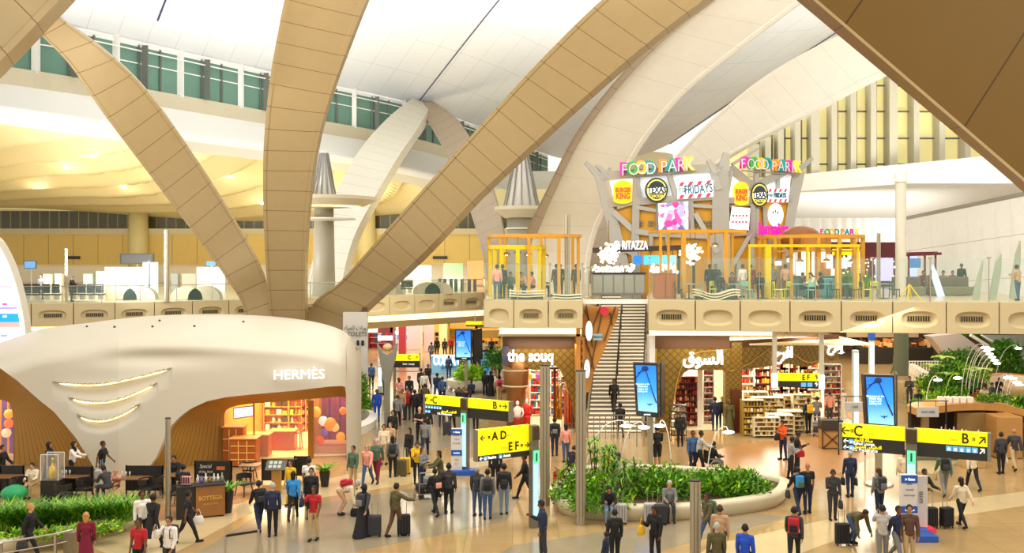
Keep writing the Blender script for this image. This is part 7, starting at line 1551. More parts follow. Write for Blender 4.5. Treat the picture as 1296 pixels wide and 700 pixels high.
cafe_tab(91,628,1.2,.6,'walnut terrace table behind the gold bottle showcase',gl='the terrace table behind the showcase'); cafe_tab(168,630,1.3,.6,'walnut terrace table left of the slim satin mast',gl='the terrace table left of the slim mast'); cafe_tab(8,628,1.1,.6,'walnut terrace table at the left edge of the picture',glasses=0); cafe_tab(317,612,.8,.7,'small round edged terrace table between two black chairs',glasses=0); cafe_tab(222,626,.9,.6,'terrace table right of the slim satin mast',glasses=1,gl='the terrace table right of the slim mast')
for px,py,rz,lab in((107,633,80,'black terrace armchair right of the table behind the showcase'),(24,632,70,'black terrace armchair at the left edge table'),(186,633,80,'black terrace armchair left of the slim satin mast'),(196,630,-60,'black terrace armchair touching the slim satin mast'),(309,627,60,'black terrace chair nearest the boutique floor reflection'),(316,608,180,'black terrace chair behind the small square table'),(80,640,160,'low black terrace chair partly hidden by the planter leaves'),(226,640,-90,'black terrace chair left of the tasting counter')):cafe_chair(px,py,rz,lab)
c=G(66.5,634); t=thing('bottle_showcase','clear showcase on a black plinth holding a big gold bottle','showcase',(c.x,c.y,0)); b=MB(); b.box((c.x,c.y,.4),(.66,.5,.8),bev=.01); b.build('plinth',mbk,t)
b=MB(); b.box((c.x,c.y,1.28),(.64,.48,.94)); b.build('glass_case',glass('case_glass',(.9,.93,.9),.14),t)
b=MB()
for sx in(-1,1):
 for sy in(-1,1):b.bar((c.x+sx*.32,c.y+sy*.24,.8),(c.x+sx*.32,c.y+sy*.24,1.75),.02)
for sy in(-1,1):b.bar((c.x-.32,c.y+sy*.24,1.75),(c.x+.32,c.y+sy*.24,1.75),.02)
b.build('case_edge',M['white'],t)
b=MB(); b.lathe([(.13,.82),(.14,.86),(.14,1.12),(.1,1.25),(.04,1.34),(.035,1.5),(.05,1.52),(.045,1.58)],(c.x,c.y,0),16); tag(b.build('gold_bottle',mat('gold_foil','#e0b82a',.25,.7),smooth=True),'big gold bottle inside the clear showcase','bottle')
a=G(245,655.5); c=G(282,652); t=thing('tasting_counter','timber fronted tasting counter with gold BOTTEGA lettering','counter',((a.x+c.x)/2,a.y,0)); rz=math.atan2((c-a).y,(c-a).x); T=Matrix.Translation(((a.x+c.x)/2,a.y+.35,0))@Matrix.Rotation(rz,4,'Z'); L_=(c-a).length
b=MB(); b.box((0,0,.58),(L_,.7,1.04),M4=T,bev=.01); b.build('timber_body',mat('counter_oak','#9a6530',.45,noise_s=5,noise_a=.2),t)
b=MB(); b.box((0,0,1.12),(L_+.06,.78,.05),M4=T); b.box((-L_/2-.32,0,.56),(.6,.6,1.1),M4=T); b.build('dark_top',mbk,t); b=MB(); b.box((0,0,.04),(L_-.1,.6,.08),M4=T); b.build('plinth',mbk,t)
text('BOTTEGA',.2,mat('gold_letter','#d9a94a',.4),t,T@Vector((0,-.36,.68)),rz,.006,'name_lettering',.004,sx=1.05); text('PROSECCO BAR',.08,mat('gold_letter',''),t,T@Vector((0,-.36,.48)),rz,.004,'name_lettering')
for k in range(7):
 p=T@Vector((-L_*.42+L_*.14*k,.05*(k%2),1.145)); b=MB(); h_=(.3,.22,.33,.18,.3,.26,.31)[k]; b.lathe([(.05,p.z),(.055,p.z+h_*.55),(.02,p.z+h_*.75),(.022,p.z+h_)],(p.x,p.y,0),8); tag(b.build('bottle',mat('tb_%d'%k,('#d9d4c8','#8f7bb8','#e7e2d4','#b8863a','#c8d0c8','#efe9df','#9aa08c')[k],.25),smooth=True),('white','violet','cream','amber','pale green','ivory','grey green')[k]+' bottle standing on the tasting counter','bottle')
p=T@Vector((-L_/2-.3,0,1.12)); t=thing('handbag','pink and black handbag on the left end of the tasting counter','bag',p); b=MB(); b.box((p.x,p.y,p.z+.15),(.34,.18,.3),bev=.04); b.build('bag_body',mat('bag_pink','#d89a94',.5),t)
for i in range(4):b=MB(); b.bar((p.x-.12+i*.08,p.y-.1,p.z+.08),(p.x-.12+i*.08,p.y-.1,p.z+.3),.03); b.build('stripe',M['black'],t)
for k,(px,py,h_,ph,lab)in enumerate(((288,649,.5,.75,'green plant in a tall black pot at the right end of the tasting counter'),(411,616,.4,.6,'green plant in a black pot before the boutique display window'))):
 c=G(px,py); t=thing('potted_plant',lab,'plant',(c.x,c.y,0)); b=MB(); b.lathe([(.14,0),(.22,ph),(.17,ph-.02)],(c.x,c.y,0),16); b.build('pot',mbk,t,smooth=True,auto=40); b=MB(); blades(b,(c.x,c.y,ph-.04),60,.3,h_,.06,random.Random(k+50),.45,.6); b.build('foliage',LEAFS,t)
c=G(350,626); t=thing('menu_stand','timber menu stand with a tilted open menu on the terrace','stand',(c.x,c.y,0)); b=MB(); b.box((c.x,c.y,.5),(.32,.28,1.0),bev=.01); b.build('timber_column',mat('stand_oak','#b8843a',.45),t); b=MB(); b.box((0,0,0),(.75,.5,.03),M4=Matrix.Translation((c.x,c.y-.05,1.12))@Matrix.Rotation(D(35),4,'X')); b.build('menu_board',mat('menu_dark','#5d5a50',.4),t)
b=MB()
for i in range(6):b.box((-.25+.17*(i%3)+.04,-.08+.2*(i//3),.02),(.12,.14,.01),M4=Matrix.Translation((c.x,c.y-.05,1.12))@Matrix.Rotation(D(35),4,'X'))
b.build('menu_page',mat('menu_pages','#b8c4b8',.4),t)
# ======= PEOPLE
POSES={'stand':dict(L=((3,2),(-3,2)),A=((2,8,12),(4,8,14))),'phone':dict(L=((4,4),(-4,3)),A=((22,6,92),(4,8,14)),h=18),'phone2':dict(L=((3,3),(-4,4)),A=((24,4,88),(24,4,88)),h=20,i=22),'ear':dict(L=((5,4),(-4,3)),A=((28,30,128),(4,8,20)),i=10),'walk':dict(L=((24,6),(-20,22)),A=((-22,8,14),(24,8,22)),lean=4),'walk2':dict(L=((-18,24),(22,5)),A=((22,8,24),(-20,8,12)),lean=4),'pull':dict(L=((20,6),(-18,20)),A=((-34,12,6),(18,8,26)),lean=5),'push':dict(L=((14,4),(-16,14)),A=((40,4,42),(40,4,42)),lean=8),'point':dict(L=((16,5),(-14,14)),A=((52,30,26),(-8,8,14)),lean=3),'photo':dict(L=((6,4),(-6,4)),A=((58,8,96),(52,8,98)),i=24),'bend':dict(L=((30,58),(22,50)),A=((6,6,12),(10,8,16)),lean=74,h=20),'sit':dict(L=((84,84),(88,80)),A=((26,6,58),(28,6,56)),lean=4,h=16,sit=1,i=12),'sitf':dict(L=((78,84),(86,72)),A=((36,8,66),(34,8,60)),lean=22,h=22,sit=1,i=18),'cross':dict(L=((4,3),(-5,4)),A=((20,8,96),(22,8,92)),i=46),}
R_=math.radians
def skeleton(p):
 B=[]; le=R_(p.get('lean',0)); u=Vector((0,math.sin(le),math.cos(le))); f=Vector((0,math.cos(le),-math.sin(le)))
 legs=[]; mz=0
 for s,(a,k)in zip((1,-1),p['L']):
  a,q=R_(a),R_(a-k); hip=Vector((s*.095,0,0)); kn=hip+Vector((s*.005,math.sin(a),-math.cos(a)))*.435; an=kn+Vector((0,math.sin(q),-math.cos(q)))*.42; legs.append((hip,kn,an,q)); mz=min(mz,an.z-.085)
 hz=-mz; O=Vector((0,0,hz)); C_={}
 for s,(hip,kn,an,q)in zip(('R','L'),legs):
  hip,kn,an=hip+O,kn+O,an+O; B+=[('thigh',hip,kn,.088,.058,s),('shin',kn,an-Vector((0,0,-.01)),.057,.037,s)]
  up=max(0,-q*.7)if an.z>.12 else 0; t=Vector((0,math.cos(up),-math.sin(up)*.9)); B+=[('foot',an+Vector((0,-.035,-.045)),an+t*.16+Vector((0,0,-.05)),.04,.032,s)]
 ch=O+u*.34; nk=O+u*.53; B+=[('pelvis',O+Vector((-.07,0,.0)),O+Vector((.07,0,0)),.098,.098,'C'),('spine',O+u*.08,ch,.112,.118,'C'),('spine',ch-Vector((.075,0,0)),ch+Vector((.075,0,0)),.105,.105,'C'),('spine',O+u*.44-Vector((.12,0,0)),O+u*.44+Vector((.12,0,0)),.068,.068,'C')]
 hp=le*.35+R_(p.get('h',0)); hu=Vector((0,math.sin(hp),math.cos(hp))); hf=Vector((0,math.cos(hp),-math.sin(hp))); hc=nk+hu*.155
 B+=[('neck',nk-u*.04,hc-hu*.03,.056,.052,'C')]
 for s,n,(a,ab,el)in zip((1,-1),'RL',p['A']):
  sh=O+u*.455+Vector((s*.175,0,0)); a,ab,e=R_(a),R_(ab),R_(a+el); d=Vector((s*math.sin(ab),math.cos(ab)*math.sin(a),-math.cos(ab)*math.cos(a))); eb=sh+d*.29
  ii=R_(p.get('i',0)); d2=Vector((-s*math.sin(ii)+s*math.sin(ab)*.3,math.sin(e)*math.cos(ii),-math.cos(e)*math.cos(ii))).normalized(); wr=eb+d2*.25
  B+=[('upper',sh,eb,.056,.043,n),('fore',eb,wr,.042,.028,n),('hand',wr,wr+d2*.085,.028,.034,n)]; C_['h'+n]=(wr+d2*.09,d2)
 C_.update(hc=hc,hu=hu,hf=hf,O=O,u=u,f=f,nk=nk,ank=[l[2]+O for l in legs],ch=ch,hz=hz); return B,C_
FIG={}
def figure(name):
 if name in FIG:return FIG[name]
 p=POSES[name]; B,C_=skeleton(p); mb=MB()
 for n,a,c,ra,rc,s in B:
  if n=='hand':
   mb.ell((a+c)/2,(.026,.03,.05),8,6,(c-a).to_track_quat('Z','Y').to_matrix().to_4x4()); continue
  L_=(c-a).length; t=(c-a).normalized(); k=5; mid=1.14 if n=='shin' else 1.03
  mb.tube([a-t*ra*.75,a-t*ra*.35]+[a.lerp(c,i/k)for i in range(k+1)]+[c+t*rc*.35,c+t*rc*.75],[ra*.5,ra*.9]+[(ra+(rc-ra)*i/k)*(mid if i==2 else 1)for i in range(k+1)]+[rc*.9,rc*.5],12)
 H_=Matrix((Vector((1,0,0)),C_['hf'],C_['hu'])).transposed().to_4x4(); hc=C_['hc']; w=lambda x,y,z:hc+H_.to_3x3()@Vector((x,y,z))
 for c,r in(((0,-.008,.02),(.076,.095,.1)),((0,.03,-.055),(.052,.062,.062)),((0,.098,-.012),(.014,.024,.026)),((.08,-.005,-.01),(.012,.022,.032)),((-.08,-.005,-.01),(.012,.022,.032)),((0,.075,.03),(.055,.022,.014)),((0,.078,-.085),(.024,.02,.018))):mb.ell(w(*c),r,12,8,H_)
 me=bpy.data.meshes.new('f'); me.from_pydata([tuple(v)for v in mb.v],[],mb.f); o=bpy.data.objects.new('f',me); COL.objects.link(o)
 m=o.modifiers.new('r','REMESH'); m.mode='VOXEL'; m.voxel_size=.0145; m=o.modifiers.new('s','SMOOTH'); m.factor=.5; m.iterations=3
 ev=bpy.data.meshes.new_from_object(o.evaluated_get(bpy.context.evaluated_depsgraph_get())); bpy.data.objects.remove(o)
 nv=len(ev.vertices); V=np.empty(nv*3); ev.vertices.foreach_get('co',V); V=V.reshape(-1,3); N=np.empty(nv*3); ev.vertices.foreach_get('normal',N); N=N.reshape(-1,3)
 F=[tuple(q.vertices)for q in ev.polygons]; FC=np.array([V[list(q)].mean(0)for q in F]); bpy.data.meshes.remove(ev)
 best=np.full(len(F),9.); reg=np.zeros(len(F),int); T=np.zeros(len(F)); names=[]
 for i,(n,a,c,ra,rc,s)in enumerate(B):
  a_,c_=np.array(a),np.array(c); ab=c_-a_; t=np.clip(((FC-a_)@ab)/(ab@ab),0,1); d=np.linalg.norm(FC-a_-t[:,None]*ab,axis=1)-(ra+(rc-ra)*t); k=d<best; best[k]=d[k]; reg[k]=i; T[k]=t[k]; names.append((n,s))
 dh=np.linalg.norm(FC-np.array(hc),axis=1); rn=np.array([n for n,s in names])[reg]; rs=np.array([s for n,s in names])[reg]
 head=(dh<.155)&(((FC-np.array(hc))@np.array(C_['hu']))>-.1); rn[head&~np.isin(rn,['hand','fore'])]='head'
 loc=(FC-np.array(hc))@np.array(H_.to_3x3())
 def cut(mask,off,nm):
  idx=np.nonzero(mask)[0]; used=sorted({v for i in idx for v in F[i]}); mp={v:k for k,v in enumerate(used)}; x=bpy.data.meshes.new(nm)
  x.from_pydata([tuple(V[v]+N[v]*off)for v in used],[],[tuple(mp[v]for v in F[i])for i in idx]); x.materials.append(None); x.polygons.foreach_set('use_smooth',[True]*len(x.polygons)); return x
 def mesh(mb_,nm):
  x=bpy.data.meshes.new(nm); x.from_pydata([tuple(v)for v in mb_.v],[],mb_.f); x.materials.append(None); x.polygons.foreach_set('use_smooth',[True]*len(x.polygons)); return x
 bm=MB(); bm.v=[tuple(v)for v in V]; bm.f=list(F); bm.mi=[0]*len(F)
 for k,s in(('hR',1),('hL',-1)):
  c,d=C_[k]; side=Vector((0,1,0))if abs(d.y)<.8 else Vector((0,0,1)); side=(side-d*side.dot(d)).normalized(); pal=d.cross(side).normalized(); pal=pal if pal.x*s<0 else-pal
  for j,l in enumerate((.062,.072,.068,.052)):r=c+side*(.03-.02*j)-d*.02; bm.tube([r,r+d*l*.55+pal*.008,r+d*l*.85+pal*.03,r+d*l*.8+pal*.045],[.0095,.009,.008,.006],6)
  r=c+side*.03-d*.055; bm.tube([r,r+side*.025+d*.02+pal*.01,r+side*.02+d*.05+pal*.025],[.011,.01,.007],6)
 bm.m=1
 for s in(-1,1):bm.ell(w(s*.03,.084,.012),.011,6,4)
 bm.m=2; bm.ell(w(0,.09,-.052),(.02,.006,.006),6,4)
 bo=bpy.data.meshes.new('body'); bo.from_pydata(bm.v,[],bm.f); [bo.materials.append(x)for x in(M['skin1'],M['black'],mat('lips','#9c4f45',.5))]; bo.polygons.foreach_set('material_index',bm.mi); bo.polygons.foreach_set('use_smooth',[True]*len(bm.f))
 R={'body':bo}; tor=np.isin(rn,['spine']); arm=np.isin(rn,['upper','fore']); leg=np.isin(rn,['pelvis','thigh','shin'])
 R['long']=cut(tor|arm|((rn=='pelvis')&(FC[:,2]>C_['hz']-.06))|((rn=='neck')&(T<.25)),.02,'top'); R['short']=cut(tor|((rn=='upper')&(T<.7))|((rn=='pelvis')&(FC[:,2]>C_['hz']-.03)),.016,'top')
 R['trousers']=cut(leg|(tor&(np.linalg.norm(FC-np.array(C_['O']),axis=1)<.16)),.011,'trousers'); R['shorts']=cut((rn=='pelvis')|(rn=='thigh')|((rn=='shin')&(T<.1)),.02,'shorts')
 for s in 'RL':R['shoe'+s]=cut((rn=='foot')&(rs==s),.01,'shoe')
 hd=rn=='head'; up=loc[:,2]; fr=loc[:,1]
 R['hair']=cut(hd&((up>.045)|((fr<-.0)&(up>-.06))|((fr<.03)&(up>.0)))&~((fr>.06)&(up<.075)),.014,'hair')
 lh=MB(); lh.ell(w(0,-.06,-.06),(.085,.05,.15),10,8,H_); lh.ell(w(0,-.03,.04),(.09,.09,.085),12,8,H_); R['longhair']=mesh(lh,'long_hair')
 R['hijab']=cut((hd&~((fr>.045)&(np.abs(loc[:,0])<.055)&(up<.055)&(up>-.085)))|(rn=='neck')|(tor&(np.linalg.norm(FC-np.array(C_['nk']),axis=1)<.17)),.024,'headscarf')
 ak=(C_['ank'][0]+C_['ank'][1])/2; sp=abs(C_['ank'][0].y-C_['ank'][1].y)
 if not p.get('sit'):
  for nm,z1,r1 in(('robe',.03,.26),('skirt',.42,.22)):
   q=MB(); O=C_['O']; rg=[]
   for k in range(9):
    t=k/8; z=(O.z+.16)*(1-t)+z1*t; c=O.lerp(ak,t*(1-z1/O.z*.3)); rx=.135+(r1-.135)*t**.8; ry=.125+(r1+sp*.28*(1 if nm=='robe' else .4)-.125)*t**.9
    rg.append([Vector((c.x*0+rx*math.cos(a*math.pi/9)*(1+.05*math.sin(a*2.1)*t),c.y+ry*math.sin(a*math.pi/9)*(1+.06*math.cos(a*2.7)*t),z))for a in range(18)])
   q.loft(rg,caps=False); R[nm]=mesh(q,nm)
 bk=MB(); c=C_['O']+C_['u']*.3-C_['f']*.2; bk.box((0,0,0),(.3,.17,.44),bev=.06,M4=Matrix.Translation(c)@Matrix.Rotation(-R_(p.get('lean',0)),4,'X')); R['pack']=mesh(bk,'pack'); R['pack'].polygons.foreach_set('use_smooth',[False]*len(R['pack'].polygons))
 bk=MB(); c=C_['O']+C_['u']*.22-C_['f']*.3; bk.box((0,0,0),(.22,.05,.2),bev=.02,M4=Matrix.Translation(c)@Matrix.Rotation(-R_(p.get('lean',0)),4,'X')); R['pocket']=mesh(bk,'pocket')
 st_=MB()
 for s in(-1,1):o=C_['O']; st_.tube([o+C_['u']*.47-C_['f']*.13+Vector((s*.1,0,0)),o+C_['u']*.535+Vector((s*.11,0,0)),o+C_['u']*.44+C_['f']*.125+Vector((s*.1,0,0)),o+C_['u']*.22+C_['f']*.13+Vector((s*.11,0,0)),o+C_['u']*.14-C_['f']*.12+Vector((s*.13,0,0))],.014,5)
 R['strap']=mesh(st_,'strap'); R['_h']={k:C_[k][0]for k in('hR','hL')}; FIG[name]=R; return R
PAL=dict(bk='#1b1b1d',ch='#38383c',gy='#7d7d7c',lg='#b9b5ae',wh='#efeae0',nv='#1f2c4a',bl='#3b5d8c',jn='#43597a',lj='#7d94a8',bb='#2f8fd6',rd='#b8202a',cr='#7d1230',pk='#e8a08c',ho='#d8406a',ye='#e8b81c',or_='#e0591c',kh='#c2a878',ol='#5a5430',gn='#4f6a55',br='#5c4030',tn='#c9a27c',cm='#e6d8b8',rb='#1f4fc8',bn='#6f4a30',bz='#cfa64a',gr='#9a9a98',sk='')
HAIR=dict(k='#1c1512',b='#4a2f1c',g='#b4afa6',y='#c48a4a')
def part(me,m,parent,name,loc=None):
 o=bpy.data.objects.new(name,me); COL.objects.link(o); o.parent=parent; o.material_slots[0].link='OBJECT'; o.material_slots[0].material=m; return o
def cloth(k):return mat('cloth_'+k,PAL[k],.8,noise_s=22,noise_a=.1)
def person(px,py,hd,pose,sk,hair,top,bot,lab,s=1.0,z=0.0,Y=None,group=None,extra=''):
 g=G(px,py,z)if Y is None else Vector((P(px,0,Y).x,Y,z)); R=figure(pose)
 t=thing('person',lab,'person',(g.x,g.y,z),D(hd),group); t.scale=(s,s,s)
 part(R['body'],M['skin%s'%sk],t,'body')
 h,hk=hair[0],hair[1:]
 if h=='h':part(R['hijab'],cloth(hk or 'bk'),t,'headscarf')
 elif h!='o':
  part(R['hair'],mat('hair_'+h,HAIR[h],.7),t,'hair')
  if hk=='l':part(R['longhair'],mat('hair_'+h,''),t,'long_hair')
 tk,tl=(top[1:],'short')if top[0]=='-' else(top,'long'); part(R[tl],cloth(tk),t,'shirt' if tl=='short' else 'jacket')
 if bot[0]=='=':part(R['robe'],cloth(bot[1:]),t,'robe'); part(R['trousers'],cloth(bot[1:]),t,'trousers')
 elif bot[0]=='~':part(R['skirt'],cloth(bot[1:]),t,'skirt'); part(R['trousers'],cloth('bk'),t,'trousers')
 elif bot[0]=='-':part(R['shorts'],cloth(bot[1:]),t,'shorts')
 else:part(R['trousers'],cloth(bot),t,'trousers')
 for sd in 'RL':part(R['shoe'+sd],cloth('wh' if 'w' in extra else 'bk'),t,'shoe')
 return t
def backpack(p,pose,k,lab,pk=None):
 R=figure(pose); t=thing('backpack',lab,'backpack',p.location); t.rotation_euler=p.rotation_euler; t.scale=p.scale
 part(R['pack'],cloth(k),t,'bag_body'); part(R['pocket'],cloth(pk or k),t,'front_pocket'); part(R['strap'],cloth(k),t,'strap')
def suitcase(px,py,k,lab,h_=.62,w_=.42,rz=0,z=0,Y=None,hold=True):
 g=G(px,py,z)if Y is None else Vector((P(px,0,Y).x,Y,z)); t=thing('suitcase',lab,'suitcase',(g.x,g.y,z),D(rz)); b=MB(); b.box((0,0,.06+h_/2),(w_,.26,h_),bev=.04); b.build('shell',cloth(k),t,world=False)
 b=MB()
 for i in range(4):b.box((-w_*.33+i*w_*.22,-.132,.06+h_/2),(.012,.01,h_*.8))
 b.build('rib',M['dark'],t,world=False)
 for sx in(-1,1):
  for sy in(-1,1):b=MB(); b.ell((sx*w_*.4,sy*.09,.03),.03,8,6); b.build('wheel',M['black'],t,world=False)
 b=MB(); e=.38 if hold else .05; b.tube([(-.09,.08,h_),(-.09,.08,.06+h_+e),(.09,.08,.06+h_+e),(.09,.08,h_)],.012,6); b.build('handle',M['steel'],t,world=False)
def bag(p,pose,side,k,lab,sz=(.32,.14,.26),drop=.22):
 R=figure(pose); h=R['_h']['h'+side]; s=p.scale[0]; w=Matrix.Rotation(p.rotation_euler.z,3,'Z')@(h*s)+Vector(p.location); t=thing('handbag',lab,'bag',w-Vector((0,0,drop+sz[2]/2))); t.rotation_euler=p.rotation_euler
 b=MB(); zc=sz[2]/2; b.loft([[Vector((sz[1]*f*math.cos(a*math.pi/6)*.55,sz[0]*f*math.sin(a*math.pi/6)*.55,z))for a in range(12)]for z,f in((0,.85),(.03,1),(sz[2]*.6,.95),(sz[2],.75))]); b.build('bag_body',cloth(k),t,world=False,smooth=True,auto=50)
 b=MB(); b.tube([(0,-sz[0]*.3,sz[2]-.02),(0,-sz[0]*.12,sz[2]+drop*.8),(0,0,sz[2]+drop-.0+.02),(0,sz[0]*.12,sz[2]+drop*.8),(0,sz[0]*.3,sz[2]-.02)],.01,5); b.build('strap',cloth(k),t,world=False)
def trolley(px,py,rz,lab,cases=('ch','gy')):
 g=G(px,py); t=thing('luggage_trolley',lab,'trolley',(g.x,g.y,0),D(rz)); b=MB(); b.box((0,.1,.2),(.55,.8,.04)); b.build('platform',M['steel'],t,world=False)
 b=MB()
 for s in(-1,1):b.tube([(s*.27,.5,.15),(s*.27,-.3,.2),(s*.27,-.4,1.02)],.018,6)
 b.tube([(-.27,-.4,1.02),(.27,-.4,1.02)],.025,6); b.tube([(-.27,-.34,.6),(.27,-.34,.6)],.012,6); b.build('frame',M['steel'],t,world=False)
 for x,y in((-.24,-.25),(.24,-.25),(0,.45)):b=MB(); b.ell((x,y,.07),(.03,.07,.07),8,6); b.build('wheel',M['black'],t,world=False)
 for i,k in enumerate(cases):q=thing('suitcase',('lower','upper')[i]+' case lying on the '+lab.split(' beside')[0].split(' of ')[0]+' near '+lab.split(' ')[-1],'suitcase',(g.x,g.y,.22+.26*i),D(rz)); b=MB(); b.box((0,.05,.125),(.5,.7-.1*i,.25),bev=.04); b.build('shell',cloth(k),q,world=False); b=MB(); b.tube([(-.08,-.3,.13),(-.08,-.36+.05*i,.13),(.08,-.36+.05*i,.13),(.08,-.3,.13)],.01,5); b.build('handle',M['black'],q,world=False)
